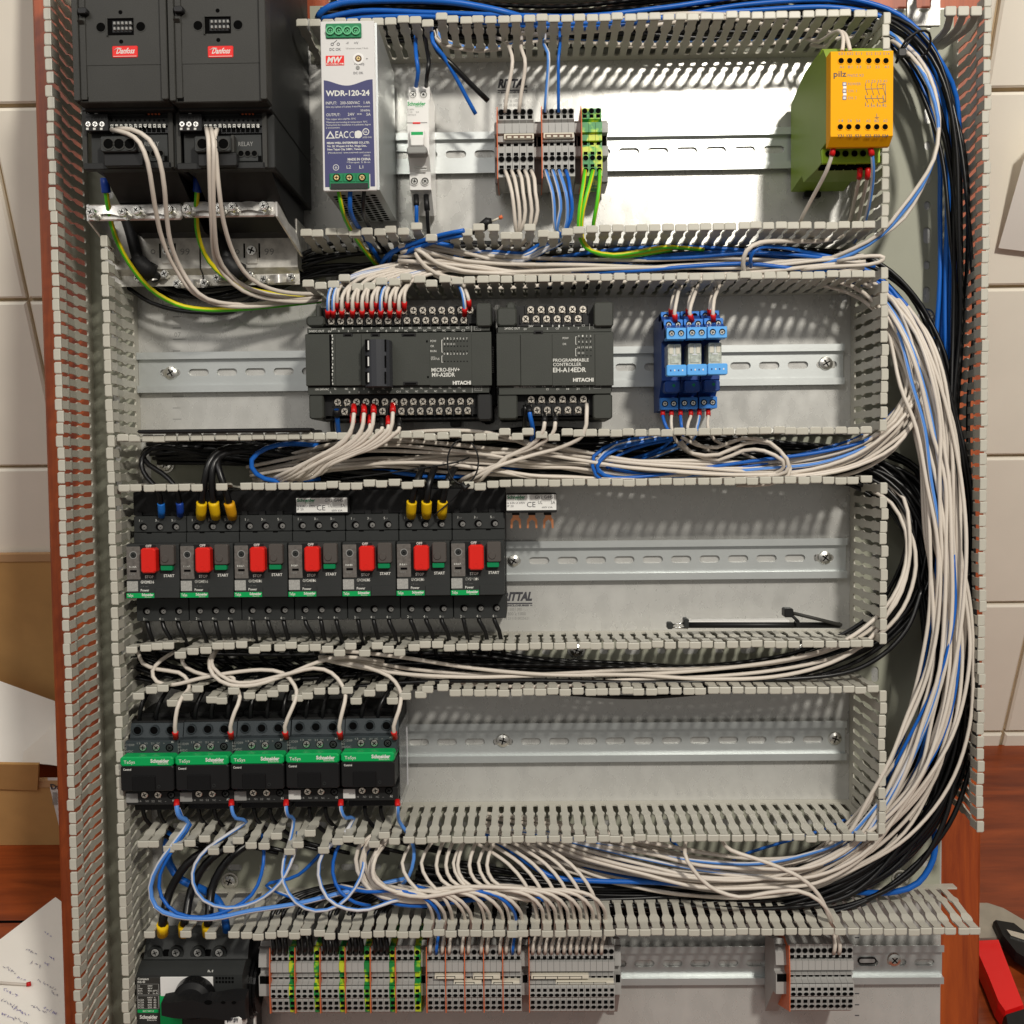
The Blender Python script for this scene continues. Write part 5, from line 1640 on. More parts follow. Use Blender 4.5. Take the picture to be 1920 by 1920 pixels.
    for k, s_ in enumerate(["1", "3", "5"]):
        x = xL + 4.6 + k * 13.6; z = q(978, ht); b.text(s_, x, z, ht + .12, 2.0, 'print_white'); b.text("L" + str(k + 1), x + 1.7, z, ht + .12, 1.3, 'print_grey')
    for k, s_ in enumerate(["2", "4", "6"]):
        x = xL + 5.4 + k * 13.6; z = q(1163, ht); b.text(s_, x, z, ht - .85, 2.0, 'print_white'); b.text("T" + str(k + 1), x + 1.7, z, ht - .85, 1.3, 'print_grey')
    pxtext(b, "- / ---", 264, 1101, 14, 2.5, h1, 'print_grey')
    part(b, 'lettering', t)
    # white sticker ground where the square code sits (code left out)
    b = MB('code_grey'); B(b, 238.5, 1090, 258.5, 1109, hf, hf + .2, 'code_grey'); part(b, 'code_sticker', t)
    return t, pw, c0, q, hf
st0, PW, C0, QS, HF = starter()
base_loc = st0.location.copy()
codes = [("9-14A", "GV2ME16"), ("9-14A", "GV2ME16"), ("1-1.6A", "GV2ME06"), ("1-1.6A", "GV2ME06"), ("0.63-1A", "GV2ME05"), ("1-1.6A", "GV2ME06"), ("1-1.6A", "GV2ME06")]
slabels = ['leftmost motor starter, two blue ferrules above it', 'motor starter second from the left with three yellow ferrules above', 'third motor starter from the left, no ferrules above it',
           'middle motor starter of the seven, under the silver label of the busbar', 'fifth motor starter from the left, marked 0.63-1A', 'motor starter second from the right, with three yellow ferrules above', 'rightmost motor starter beside the bare rail']
# the busbar clipped along the tops of the starters
bbt = thing('busbar', 'long black busbar running behind the tops of the seven motor starters, silver label', 'busbar', (X(600, 40, 950), Z(950, 40), 8), 'black comb busbars')
b = MB('black')
b.box(X(250, 46, 950), X(948, 46, 950), Z(967, 46, 290), Z(922, 46, 290), 26, 46, 'black', .8); pxbox(b, 552, 930, 655, 964, 44, 55.5, 'black', .6)
for k in range(21):
    x = X(262, 46, 950) + k * 14.87
    b.box(x - 2.4, x + 2.4, Z(968, 46, 290), Z(960, 46, 290), 46, 48.5, 'black')
part(b, 'insulated_bar', bbt)
def sticker(parent, x0, y0, x1, y1, h):
    b = MB('label_silver'); pxbox(b, x0, y0, x1, y1, h, h + .3, 'label_silver')
    h1 = h + .42; k = x0
    pxtext(b, "Schneider", k + 1, y0 + 8, 34, 6, h1, 'start_green', .03); pxtext(b, "Electric", k + 16, y0 + 11, 17, 2.6, h1, 'start_green')
    pxtext(b, "GV2 G445", k + 53, y0 + 8, 34, 6, h1, 'print_dark'); pxtext(b, "Ie 63A Ui 690V", k + 1, y0 + 18, 34, 4, h1, 'print_dark'); pxtext(b, "IP 20", k + 1, y0 + 24, 12, 4, h1, 'print_dark')
    pxtext(b, "CE", k + 38, y0 + 24, 16, 10, h1, 'print_dark'); pxtext(b, "UL", k + 59, y0 + 18, 8, 6, h1, 'print_dark'); pxtext(b, "SA", k + 83, y0 + 18, 8, 6, h1, 'print_dark'); pxtext(b, "600V 63A", k + 66, y0 + 26, 20, 3.5, h1, 'print_dark')
    part(b, 'rating_label', parent)
sticker(bbt, 556, 933, 651, 961, 55.6)
sb = thing('busbar', 'short spare end of a busbar with three copper forks hanging over bare plate', 'busbar', (X(998, 40, 950), Z(950, 40), 30), 'black comb busbars')
b = MB('black'); pxbox(b, 949, 925, 1044, 962, 34, 60, 'black', .8)
for k in range(3): pxbox(b, 960 + k * 30, 958, 974 + k * 30, 966, 38, 46, 'black', .4)
part(b, 'insulated_bar', sb); sticker(sb, 950, 927, 1043, 957, 60)
for k in range(3):
    b = MB('copper'); x, z = U(967 + k * 30.5, 966, 42)
    b.poly_h([(x - 2.6, z + 2), (x - 2.6, z - 1.5), (x - 4.3, z - 4), (x - 4.5, z - 11), (x - 2.9, z - 11), (x - 2.3, z - 5.5), (x, z - 3.6), (x + 2.3, z - 5.5), (x + 2.9, z - 11), (x + 4.5, z - 11), (x + 4.3, z - 4), (x + 2.6, z - 1.5), (x + 2.6, z + 2)], 41, 42.4)
    part(b, 'copper_fork', sb)
STARTERS = []
for i in range(7):
    o = st0 if i == 0 else copy_tree(st0)
    o.location = base_loc + Vector((i * PW * MM, 0, 0)); o.rotation_euler.y = random.uniform(-.0035, .0035)
    o['label'] = slabels[i]; o['group'] = 'motor starters with red stop buttons'
    o['org'] = [o.location.x / MM, o.location.z / MM, -o.location.y / MM]
    b = MB('print_white')
    dx = i * PW
    def tt(s, px, py, w_, hh, h, m='print_white', bold=.01):
        x, z = U(px, py, h); x2, _ = U(px + w_, py, h); _, z2 = U(px, py - hh, h)
        b.text(s, x + dx, z, h, z2 - z, m, w=x2 - x, bold=bold)
    tt(codes[i][0], 242, 1065, 14, 3.6, HF + 1.0); tt(codes[i][1], 264, 1094, 25, 5, HF + .15, bold=.025)
    part(b, 'rating_text', o)
    STARTERS.append(o)

# ------------------------------------------------ contactors with green labels
def contactor():
    hf = 88; c0 = X(225, hf, 1450); pw = 45.05
    t = thing('contactor', 'x', 'contactor', (c0 + pw / 2, Z(1430, 0, 276), 8))
    q = lambda y, h: Z(y, h, 276)
    B = lambda b, x0, y0, x1, y1, h0, h1, m, ch=0.0: pxbox(b, x0, y0, x1, y1, h0, h1, m, ch)
    xL, xR = c0 + .4, c0 + pw - .5
    b = MB('charcoal_dark')
    b.box(xL, xR, q(1512, 60), q(1335, 40), 4, 44, 'charcoal_dark', .5); b.box(xL, xR, q(1506, 60), q(1352, 60), 40, 60, 'charcoal_dark', .5)
    b.box(xL + 1, xR - 1, q(1519, 62), q(1500, 62), 30, 62, 'black', .5)
    part(b, 'housing', t)
    b = MB('slate')
    b.poly_x([(q(1352, 50), 46), (q(1356, 62), 62), (q(1386, 66), 66), (q(1390, 66), 46)], xL, xR)
    b.box(xL, xR, q(1420, 76), q(1389, 76), 50, 76, 'slate', .6)
    b.box(xL, xR, q(1509, 76), q(1484, 76), 50, 76, 'charcoal_dark', .6)
    tt_ = part(b, 'terminal_tiers', t)
    b = MB('charcoal')
    for k in range(3):
        x = X(258.5 + k * 31, 65, 1368); z = q(1369, 65); b.disc(x, z, 3.5, 65.6, 16, 'hole'); b.ring(x, z, 3.3, 4.0, 62, 66.1, 16, 'slate')
        b.box(xL + 8 + k * 13, xL + 12 + k * 13, q(1386, 66), q(1383, 66), 66, 66.8, 'hole')
    part(b, 'screw_wells', t)
    for k in range(3):
        for (px, py) in ((268 + k * 25, 1402), (271 + k * 25, 1490.5)):
            x, z = U(px, py, 76); s_ = MB('hole')
            s_.disc(x, z, 3.3, 76.1, 16, 'hole'); scr(s_, x, z, 76.1, 2.95 if k < 2 else 2.4, ('steel' if k < 2 else 'charcoal') if py < 1450 else ('nickel' if k < 2 else 'charcoal')); part(s_, 'terminal_screw', tt_)
    b = MB('black')
    z0, z1, zs = q(1484, hf), q(1419, hf), q(1436, hf)
    b.box(c0 + .3, c0 + pw - 1.2, z0, zs, 60, hf, 'black', 1.4)
    B(b, 248, 1455, 290, 1484, hf, hf + 1.2, 'black_gloss', .4)
    x, z = U(298, 1475, hf); b.ring(x, z, 1.0, 1.4, hf, hf + .4, 10, 'charcoal')
    part(b, 'front_cover', t)
    b = MB('brand_green'); b.box(c0 + .3, c0 + pw - 1.2, zs - .5, z1, 60, hf + .4, 'brand_green', 1.6); part(b, 'brand_strip', t)
    b = MB('print_white'); h1 = hf + .55
    pxtext(b, "TeSys", 232, 1432, 21, 6, h1, 'print_white', .005); pxtext(b, "Schneider", 282, 1430, 35, 6.5, h1, 'print_white', .045); pxtext(b, "Electric", 296, 1433.5, 20, 3.2, h1, 'print_white')
    pxtext(b, "Control", 231, 1445, 15, 4, hf + .12, 'print_white', .02)
    h2 = 76.12
    pxtext(b, "LC1D09", 232, 1399, 20, 4.2, h2, 'print_grey'); pxtext(b, "BD", 232, 1405, 6, 4.2, h2, 'print_grey'); pxtext(b, "24VDC", 232, 1411, 18, 4.2, h2, 'print_grey')
    for s_, px in (("13", 257), ("NO", 271), ("21", 283), ("NC", 294), ("+", 306)): pxtext(b, s_, px, 1395.5, 6 if len(s_) > 1 else 3, 3.6, h2, 'print_grey')
    for s_, px in (("14", 259), ("NO", 273), ("22", 284), ("NC", 297), ("-", 309)): pxtext(b, s_, px, 1504, 6 if len(s_) > 1 else 3, 3.6, h2, 'print_grey')
    pxtext(b, "A1", 321, 1393, 5, 4, h2, 'print_white'); pxtext(b, "A2", 323, 1503, 5, 4, h2, 'print_white')
    part(b, 'lettering', t)
    b = MB('qr_grey'); B(b, 236, 1488, 258, 1505, 76, 76.2, 'print_grey'); part(b, 'code_sticker', t)
    return t, pw
ct0, PWC = contactor()
bl = ct0.location.copy()
clabels = ['leftmost of the five contactors, next to the left duct', 'second contactor from the left, between the leftmost and the middle one', 'middle one of the five contactors with green labels',
           'fourth contactor from the left, pale code sticker at its lower corner', 'rightmost contactor beside the bare rail, clear side cover']
for i in range(5):
    o = ct0 if i == 0 else copy_tree(ct0)
    o.location = bl + Vector((i * PWC * MM, 0, 0.0006 * i)); o.rotation_euler.y = random.uniform(-.004, .004)
    o['label'] = clabels[i]; o['group'] = 'contactors with green labels'
    o['org'] = [o.location.x / MM, o.location.z / MM, -o.location.y / MM]
    if i >= 3:
        for ch in o.children:
            if ch.name.startswith('code_sticker'):
                ch.data = ch.data.copy(); ch.data.materials[0] = MATS['qr_grey']; ch.data.materials.append(MATS['qr_grey'])
                for p in ch.data.polygons: p.material_index = 0
    if i == 4:
        b = MB('clear_plastic'); x = X(749, 76, 1440)
        b.box(x, x + 1.2, Z(1500, 60), Z(1345, 40), 8, 74, 'clear_plastic'); b.box(x + 1.4, x + 1.9, Z(1475, 40), Z(1365, 40), 30, 34, 'wire_stripe'); part(b, 'side_cover', o)

# ------------------------------------------------ rotary main switch
def main_switch():
    hf = 66
    t = thing('main_switch', 'large black rotary main switch with a grey rating label, bottom left', 'main switch', (X(355, 10, 1850), Z(1850, 10, 355), 8))
    q = lambda y, h: Z(y, h, 355)
    B = lambda b, x0, y0, x1, y1, h0, h1, m, ch=0.0: pxbox(b, x0, y0, x1, y1, h0, h1, m, ch)
    xa, xb = X(256, hf, 1860), X(455, hf, 1860)
    b = MB('charcoal_dark')
    b.poly_x([(q(2040, hf), 6), (q(2040, hf), hf), (q(1828, hf), hf), (q(1814, 60), 60), (q(1802, 55), 54), (q(1800, 50), 48), (q(1752, 40), 38), (q(1748, 20), 6)], xa, xb, 'charcoal')
    part(b, 'housing', t)
    for k, px in enumerate((291, 330, 371, 411)):
        b = MB('black')
        x, z = U(px, 1786, 46.5)
        b.cyl(x, z - 1, 6.5, 44, 47.2, 20, 'charcoal'); b.disc(x, z, 4.0, 47.3, 18, 'hole'); scr(b, x, z, 47.3, 3.4, 'print_grey', n=14); part(b, 'terminal_screw', t)
    for px in (306, 385): b = MB('hole'); B(b, px, 1783, px + 9, 1793, 44, 47.4, 'hole'); part(b, 'catch_slot', t)
    b = MB('hole')
    for i in range(6):
        for j in range(2): B(b, 404 + i * 6, 1832 + j * 7, 408 + i * 6, 1836.5 + j * 7, hf, hf + .15, 'hole')
    x, z = U(395, 1822, 62.6)
    b.add([(x - 3, z - 2, 63.2), (x - 1.9, z - 2, 63.2), (x - .6, z + 2.6, 64.6), (x - 1.7, z + 2.6, 64.6)], [(0, 1, 2, 3)], 'print_white')
    b.add([(x + .5, z - 2, 63.2), (x + 1.6, z - 2, 63.2), (x + 2.9, z + 2.6, 64.6), (x + 1.8, z + 2.6, 64.6)], [(0, 1, 2, 3)], 'print_white')
    b.add([(x - 1.7, z + 2.6, 64.7), (x - .6, z + 2.6, 64.7), (x + 1.6, z - 2, 63.3), (x + .5, z - 2, 63.3)], [(0, 3, 2, 1)], 'print_white')
    part(b, 'vents_and_mark', t)
    b = MB('white'); B(b, 301, 1832, 399, 1868, hf, hf + 1, 'white', .4); part(b, 'dial_plate', t)
    b = MB('brand_green'); B(b, 301, 1866, 340, 1925, hf, hf + .9, 'brand_green'); part(b, 'green_plate', t)
    # rating label
    b = MB('brown'); B(b, 256.5, 1833, 299, 1912, hf, hf + .4, 'drive', .3); B(b, 258, 1893, 297, 1899, hf + .4, hf + .55, 'brand_green')
    h1 = hf + .55
    for (y0, y1) in ((1845, 1865), (1867, 1891)):
        B(b, 258, y0, 298, y0 + .6, hf + .4, h1, 'print_grey'); B(b, 258, y1, 298, y1 + .6, hf + .4, h1, 'print_grey'); B(b, 258, y0, 258.6, y1, hf + .4, h1, 'print_grey'); B(b, 297.4, y0, 298, y1, hf + .4, h1, 'print_grey')
    T = lambda s, px, py, w_, hh, m='print_white', bold=0.01: pxtext(b, s, px, py, w_, hh, h1 + .1, m, bold)
    T("Compact", 258, 1837.5, 21, 4, bold=.03); T("INS 40", 258, 1843, 14, 3.6, bold=.03)
    for k, (a, c) in enumerate((("Ui", "690V"), ("Uimp", "8kV"), ("Ith", "40A 60*C"), ("AC23 Ue", "V    In A"))): T(a, 259, 1850 + k * 4.6, 8 if k else 3, 3); T(c, 277, 1850 + k * 4.6, 9 if k < 2 else 19, 3)
    T("440V  A", 276, 1872, 16, 2.8)
    for k, (a, c) in enumerate((("AC22A", "500  40"), ("AC23A", "440  40"), ("AC23A", "690  32"), ("DC23A", "250  40"))): T(a, 259, 1876.5 + k * 4.6, 11, 3.2); T(c, 277, 1876.5 + k * 4.6, 16, 3.2)
    T("IEC 947-3", 268, 1897.5, 20, 3.2); T("Schneider", 262, 1910, 34, 6.5, bold=.04); T("Electric", 276, 1914, 18, 3)
    part(b, 'rating_label', t)
    b = MB('print_dark'); T2 = lambda s, px, py, w_, hh: pxtext(b, s, px, py, w_, hh, hf + 1.12, 'print_dark')
    x, z = U(381, 1840, hf + 1.1); b.disc(x, z, .9, hf + 1.12, 12, 'print_dark'); T2("I", 388, 1844, 1.4, 7); T2("O", 386, 1855, 5, 5); T2("N", 392, 1855, 5, 5)
    part(b, 'dial_marks', t)
    # handle: hub and long grip
    b = MB('black')
    x, z = U(357, 1882, hf + 14); b.cyl(x, z, 17.5, hf + 1, hf + 9, 32, 'black_gloss', r2=16.5); b.cyl(x, z, 15.5, hf + 9, hf + 13, 32, 'black', r2=12)
    n = 14; xs = [X(300, hf + 22, 1890) + (X(458, hf + 22, 1890) - X(300, hf + 22, 1890)) * i / n for i in range(n + 1)]
    zc = Z(1893, hf + 22, 370)
    vs = []
    for i, xx in enumerate(xs):
        s_ = i / n; w_ = 6.5 + 3.2 * s_ + 1.2 * math.sin(s_ * 9); up = 3.5 * math.exp(-((s_ - .38) / .13) ** 2)
        hh = hf + 19 + 3 * math.sin(s_ * 3.1)
        vs += [(xx, zc - w_ - 3, hf + 8), (xx, zc - w_, hh), (xx, zc + w_ * .6 + up, hh), (xx, zc + w_ + up, hf + 8)]
    fs = [(0, 1, 2, 3), (4 * n + 3, 4 * n + 2, 4 * n + 1, 4 * n)]
    for i in range(n):
        for k in range(4):
            fs.append((4 * i + k, 4 * i + 4 + k, 4 * i + 4 + (k + 1) % 4, 4 * i + (k + 1) % 4))
    b.add(vs, fs, 'black')
    for px in (392, 420, 440): xx, zz = U(px, 1877, hf + 20); b.disc(xx, zz, 3.4 if px == 392 else 2, hf + 22.3, 14, 'hole', .6)
    part(b, 'handle', t)
    b = MB('white'); B(b, 421, 1906, 453, 1940, hf + 4, hf + 20.5, 'white', 2); pxtext(b, "#W%#W", 425, 1917, 22, 9, hf + 20.6, 'print_dark', .05); part(b, 'handle_tag', t)
    # side bearing discs
    b = MB('black_gloss')
    xs_ = X(458, hf - 10, 1860); zc = Z(1865, hf - 20, 460)
    for k in range(3):
        n = 24; r_ = 26 - k * 2.5
        x0 = xs_ + k * 2.6
        vs = [(x0 + d, zc + r_ * math.cos(2 * math.pi * i / n) * 1.0, 34 + r_ * .8 * math.sin(2 * math.pi * i / n)) for d in (0, 2.2) for i in range(n)]
        b.add(vs, [(i, (i + 1) % n, n + (i + 1) % n, n + i) for i in range(n)] + [tuple(range(n, 2 * n))], 'black_gloss')
    part(b, 'side_discs', t)
    b = MB('white'); B(b, 467, 1893, 478, 1940, 30, 34, 'white', 1); part(b, 'side_tag', t)
    b = MB('black'); b.box(xs_ - 2, xs_ + 9, Z(1830, 30), Z(1752, 30), 8, 32, 'black', 2); part(b, 'side_block', t)
main_switch()

# ------------------------------------------------ loose black bits
b = MB('black'); a, f = U(256, 813, 84); c, g = U(583, 802, 84)
b.box(a, c, f, g, 66, 84, 'black', 1.5); b.box(c - 1, c + 6, f - .5, g - 1.5, 66, 80, 'black', 1.5)
solo(b, 'plastic_strip', 'flat matt black plastic strip on the duct fingers, left of the wider controller', 'strip')
sa = thing('stay_arm', 'black folding stay arm resting in the corner above the duct fingers', 'stay arm', (X(1415, 10, 1168), Z(1180, 10), 20))
b = MB('black')
pts = lambda L: [U3(p) for p in L]
b.tube(pts([(1284, 1172, 66), (1575, 1172, 66)]), 2.6, 6, 'black'); part(b, 'rod', sa)
b = MB('jumper'); a, f = U(1286, 1166, 30); c, g = U(1475, 1160, 30); b.box(a, c, f, g, 28, 40, 'white', .5); part(b, 'guide_strip', sa)
b = MB('charcoal'); b.tube(pts([(1480, 1148, 72), (1530, 1160, 72), (1578, 1172, 70)]), 1.6, 6, 'drive'); b.tube(pts([(1483, 1152, 72), (1496, 1165, 70), (1497, 1172, 70)]), 1.4, 6, 'black'); part(b, 'link', sa)
b = MB('charcoal'); pxbox(b, 1471, 1141, 1488, 1158, 66, 76, 'black', 1); pxbox(b, 1493, 1166, 1501, 1177, 64, 72, 'black', .8); part(b, 'hinge_block', sa)
b = MB('steel'); b.tube(pts([(1258, 1172, 66), (1288, 1167, 66)]), .8, 6, 'steel'); b.tube(pts([(1258, 1176, 66), (1290, 1178, 66)]), .8, 6, 'steel'); pxbox(b, 1251, 1167, 1262, 1180, 62, 68, 'charcoal', 1); pxbox(b, 1283, 1160, 1292, 1178, 60, 70, 'charcoal', 1); part(b, 'end_fitting', sa)

# ============================================================ WIRES
WC = {'w': ('wire_white', None), 'k': ('wire_black', None), 'b': ('wire_blue', None), 'p': ('wire_paleblue', 'wire_stripe'), 's': ('wire_stripe', 'wire_blue'), 'g': ('wire_yellow', 'wire_green')}
def wire_mm(pts, c, r, label, group=None, f0=None, f1=None, name='wire', fr=None, fl=9.0, step=7.0, n=7):
    path = smooth_path(pts, step)
    m, m2 = WC[c]
    b = MB(m)
    b.tube(path, r, n if c != 'g' else 8, m, m2, phase={'g': random.uniform(-.75, -.2), 'p': random.uniform(.1, .75), 's': random.uniform(-1.4, -.7)}.get(c, 0.0), stripe=3 if c != 'g' else 4)  # pale blue wires: stripe turned sideways, doubling as a painted highlight
    o = solo(b, name, label, 'wire', group, org=path[0])
    o['org'] = [float(q) for q in path[0]]
    for f, P in ((f0, path), (f1, path[::-1])):
        if not f: continue
        rr = fr or r * 1.38
        pts_ = [Vector(P[0])]; acc = 0; k = 0; rad = [rr * .97]
        while k < len(P) - 1 and acc < fl:
            seg = Vector(P[k + 1]) - Vector(P[k])
            take = min(1.0, (fl - acc) / max(seg.length, 1e-6))
            acc += seg.length * take; k += 1
            pts_.append(Vector(P[k - 1]) + seg * take); rad.append(rr * (.97 + .08 * acc / fl))
        fb = MB(f)
        fb.tube([tuple(q) for q in pts_], rad, 10, f)
        part(fb, 'ferrule', o)
    del o['org']
    return o
def wire(pts, c, r, label, group=None, **k):
    return wire_mm([U3(p) for p in pts], c, r, label, group, **k)
PACKED = MB('wire_black')
def bundle(pts, n, cols, r, spread, hs, label, group, seed=0, wob=0.35, name='wire', trim=0, flat=False):
    """n wires side by side along a path; spread = half width in mm, one value or one per point"""
    rnd = random.Random(seed)
    P = [Vector(U3(p)) for p in pts]
    K = len(P)
    T = [(P[min(i + 1, K - 1)] - P[max(i - 1, 0)]) for i in range(K)]
    N = [Vector((-t.y, t.x, 0)).normalized() for t in T]
    sp = spread if isinstance(spread, (list, tuple)) else [spread] * K
    for i in range(n):
        a = (i + 0.5) / n * 2 - 1 + rnd.uniform(-.5, .5) / n
        bh = rnd.uniform(-1, 1)
        ph, om = rnd.uniform(0, 6.28), rnd.uniform(.5, 1.1)
        c = rnd.choice(cols)
        q = []
        k0 = rnd.randint(0, trim) if trim else 0
        k1 = K - (rnd.randint(0, trim) if trim else 0)
        for k in range(k0, k1):
            off = (a + wob * math.sin(ph + om * k)) * sp[k]
            dh = (bh + .5 * math.sin(ph * 2 + om * k)) * hs
            v = P[k] + N[k] * off
            v = v + Vector((rnd.gauss(0, .9), rnd.gauss(0, .9), rnd.gauss(0, .8)))
            q.append((v.x, v.y, max(v.z + dh, 3.5 + r)))
        c = c
        if group == gB:
            PACKED.tube(smooth_path(q, 9), r, 7, 'wire_black')
            continue
        lab = label if isinstance(label, str) else label[c]
        wire_mm(q, c, r if not isinstance(r, dict) else r[c], lab, group, name=name, step=9)
R15 = 1.55
gB = 'black cables packed in the ducts'
# ---- drives
gD = 'white control wires of the two drives'
TAIL = [(600, 562, 30)]
wire([(209, 243, 141), (240, 251, 150), (262, 268, 155), (277, 305, 152), (285, 350, 142), (293, 400, 126), (305, 450, 108), (330, 505, 90), (362, 548, 78), (410, 571, 66), (470, 575, 52), (545, 567, 42)] + TAIL, 'w', 1.75, 'outer white wire looping from the left drive to the controller', gD)
wire([(218, 242, 141), (248, 243, 150), (280, 262, 155), (299, 300, 152), (308, 350, 142), (312, 400, 126), (320, 455, 108), (340, 505, 90), (372, 550, 80), (410, 567, 68), (470, 571, 50), (540, 564, 42), (600, 558, 30)], 'w', 1.75, 'inner white wire looping from the left drive to the controller', gD)
wire([(387, 241, 141), (391, 262, 152), (392, 290, 152), (394, 350, 140), (397, 420, 120), (402, 480, 95), (420, 515, 80), (455, 545, 68), (500, 560, 55), (560, 566, 42), (602, 562, 30)], 'w', 1.75, 'leftmost white wire hanging from the right drive', gD)
wire([(396, 241, 141), (400, 262, 153), (401, 290, 153), (400, 350, 141), (402, 420, 121), (409, 480, 97), (428, 512, 80), (460, 538, 68), (505, 552, 55), (560, 560, 42), (602, 556, 30)], 'w', 1.75, 'middle white wire hanging from the right drive', gD)
wire([(407, 243, 141), (403, 256, 147), (405, 290, 147), (410, 350, 141), (420, 420, 121), (440, 480, 97), (468, 520, 80), (505, 541, 66), (550, 550, 50), (602, 551, 30)], 'w', 1.75, 'rightmost white wire hanging from the right drive', gD)
wire([(196, 334, 104), (199, 360, 102), (205, 400, 96), (215, 440, 80), (240, 490, 62), (280, 540, 50), (330, 570, 45), (380, 580, 40), (440, 580, 40), (500, 575, 38), (602, 564, 28)], 'g', 2.0, 'green and yellow earth wire of the left drive, in the lowest arc', None, f0='ferrule_blue', fr=3.4, fl=11)
wire([(370, 332, 104), (370, 358, 102), (368, 385, 97), (369, 425, 84), (376, 458, 70), (392, 490, 56), (420, 518, 50), (455, 538, 46), (520, 552, 42), (602, 559, 28)], 'g', 2.0, 'green and yellow earth wire of the right drive', None, f0='ferrule_blue', fr=3.4, fl=11)
for k, (dx, lab) in enumerate(((0, 'thick black motor cable with a shrink boot under the left drive'), (166, 'thick black motor cable with a shrink boot under the right drive'))):
    b = MB('shrink')
    b.tube(smooth_path([U3(p) for p in ((232 + dx, 395, 38), (244 + dx, 430, 46), (252 + dx, 460, 50), (258 + dx, 482, 52), (262 + dx, 490, 52), (275 + dx, 508, 50), (292 + dx, 520, 40))], 5), 5.0, 12)
    b.tube([U3(p) for p in ((252 + dx, 484, 52), (258 + dx, 490, 52), (270 + dx, 503, 50), (284 + dx, 513, 46))], [5.2, 7.2, 8.0, 8.8], 12)
    for j in range(3): b.tube(smooth_path([U3(p) for p in ((232 + j * 5 + dx, 385, 30), (240 + j * 5 + dx, 420, 40), (246 + j * 3 + dx, 450, 48))], 5), 2.6, 8, 'wire_black')
    solo(b, 'motor_cable', lab, 'cable', 'motor cables of the drives')
bundle([(230, 500, 16), (300, 535, 18), (360, 556, 20), (430, 556, 22), (500, 532, 24), (570, 503, 22), (650, 490, 20), (760, 492, 18), (900, 495, 16), (1100, 497, 16), (1300, 492, 16), (1500, 490, 18), (1620, 505, 22), (1690, 570, 26), (1735, 660, 30), (1757, 760, 30)],
       9, 'k', 1.9, [10, 12, 12, 12, 12, 14, 16, 16, 16, 16, 16, 16, 16, 16, 12, 10], 7, 'black cable at the bottom of the duct under the power supply', gB, 21)
# ---- supply and breaker
wire([(780, 60, 40), (779, 85, 62), (781, 110, 74), (784, 135, 72), (780, 162, 60)], 'b', 1.7, 'blue wire entering the top of the slim breaker')
wire([(797, 60, 40), (800, 90, 62), (804, 115, 74), (801, 140, 72), (799, 162, 60)], 'k', 1.7, 'black wire entering the top of the slim breaker')
wire([(806, 60, 50), (822, 97, 66), (848, 122, 66), (880, 155, 58), (915, 189, 50)], 'k', 2.2, 'loose black wire end hanging over the bare plate right of the breaker')
wire([(808, 40, 60), (812, 80, 74), (830, 103, 70), (852, 140, 62), (875, 183, 52), (892, 214, 46)], 'b', 1.7, 'loose blue wire end hanging over the bare plate right of the breaker')
wire([(780, 366, 50), (781, 395, 52), (781, 430, 45), (782, 470, 35), (760, 485, 28)], 'b', 1.7, 'blue wire leaving the bottom of the slim breaker', f0='black', fl=9)
wire([(799, 366, 50), (801, 395, 52), (803, 430, 45), (806, 470, 30)], 'k', 1.7, 'black wire leaving the bottom of the slim breaker', f0='black', fl=13)
b = MB('black'); b.tube([U3(p) for p in ((888, 437, 60), (906, 424, 70), (915, 416, 72), (922, 415, 72))], [2, 4.4, 4.2, 2.5], 8, 'black')
b.tube([U3(p) for p in ((920, 416, 72), (938, 408, 74))], .9, 6, 'jumper'); b.tube([U3(p) for p in ((936, 409, 74), (942, 406, 74))], 1.6, 6, 'orange')
solo(b, 'cut_cable_end', 'stub of black cable with orange tipped core on the duct edge below the breaker', 'cable')
wire([(634, 352, 112), (640, 385, 106), (648, 412, 90), (670, 450, 66), (696, 485, 40), (712, 502, 26)], 'g', 1.7, 'green and yellow wire leaving the bottom of the power supply')
wire([(657, 352, 112), (656, 388, 106), (662, 410, 92), (682, 440, 66), (700, 470, 45), (718, 498, 26)], 'b', 1.9, 'blue wire leaving the bottom of the power supply')
wire([(683, 352, 112), (681, 388, 106), (683, 405, 92), (696, 430, 66), (720, 470, 40), (740, 495, 24)], 'k', 1.7, 'black wire leaving the bottom of the power supply')
for k, p in enumerate([[(870, 432, 88), (830, 440, 80), (790, 452, 66), (750, 465, 56), (725, 480, 48), (712, 504, 34)], [(866, 441, 84), (830, 448, 76), (790, 462, 64), (760, 474, 54), (745, 494, 36)], [(850, 462, 60), (800, 452, 66), (770, 458, 60), (735, 474, 50), (728, 500, 30)]]):
    wire(p, 'b', 1.9, 'blue wire arching across the duct fingers right below the breaker', 'blue wires arching below the breaker')
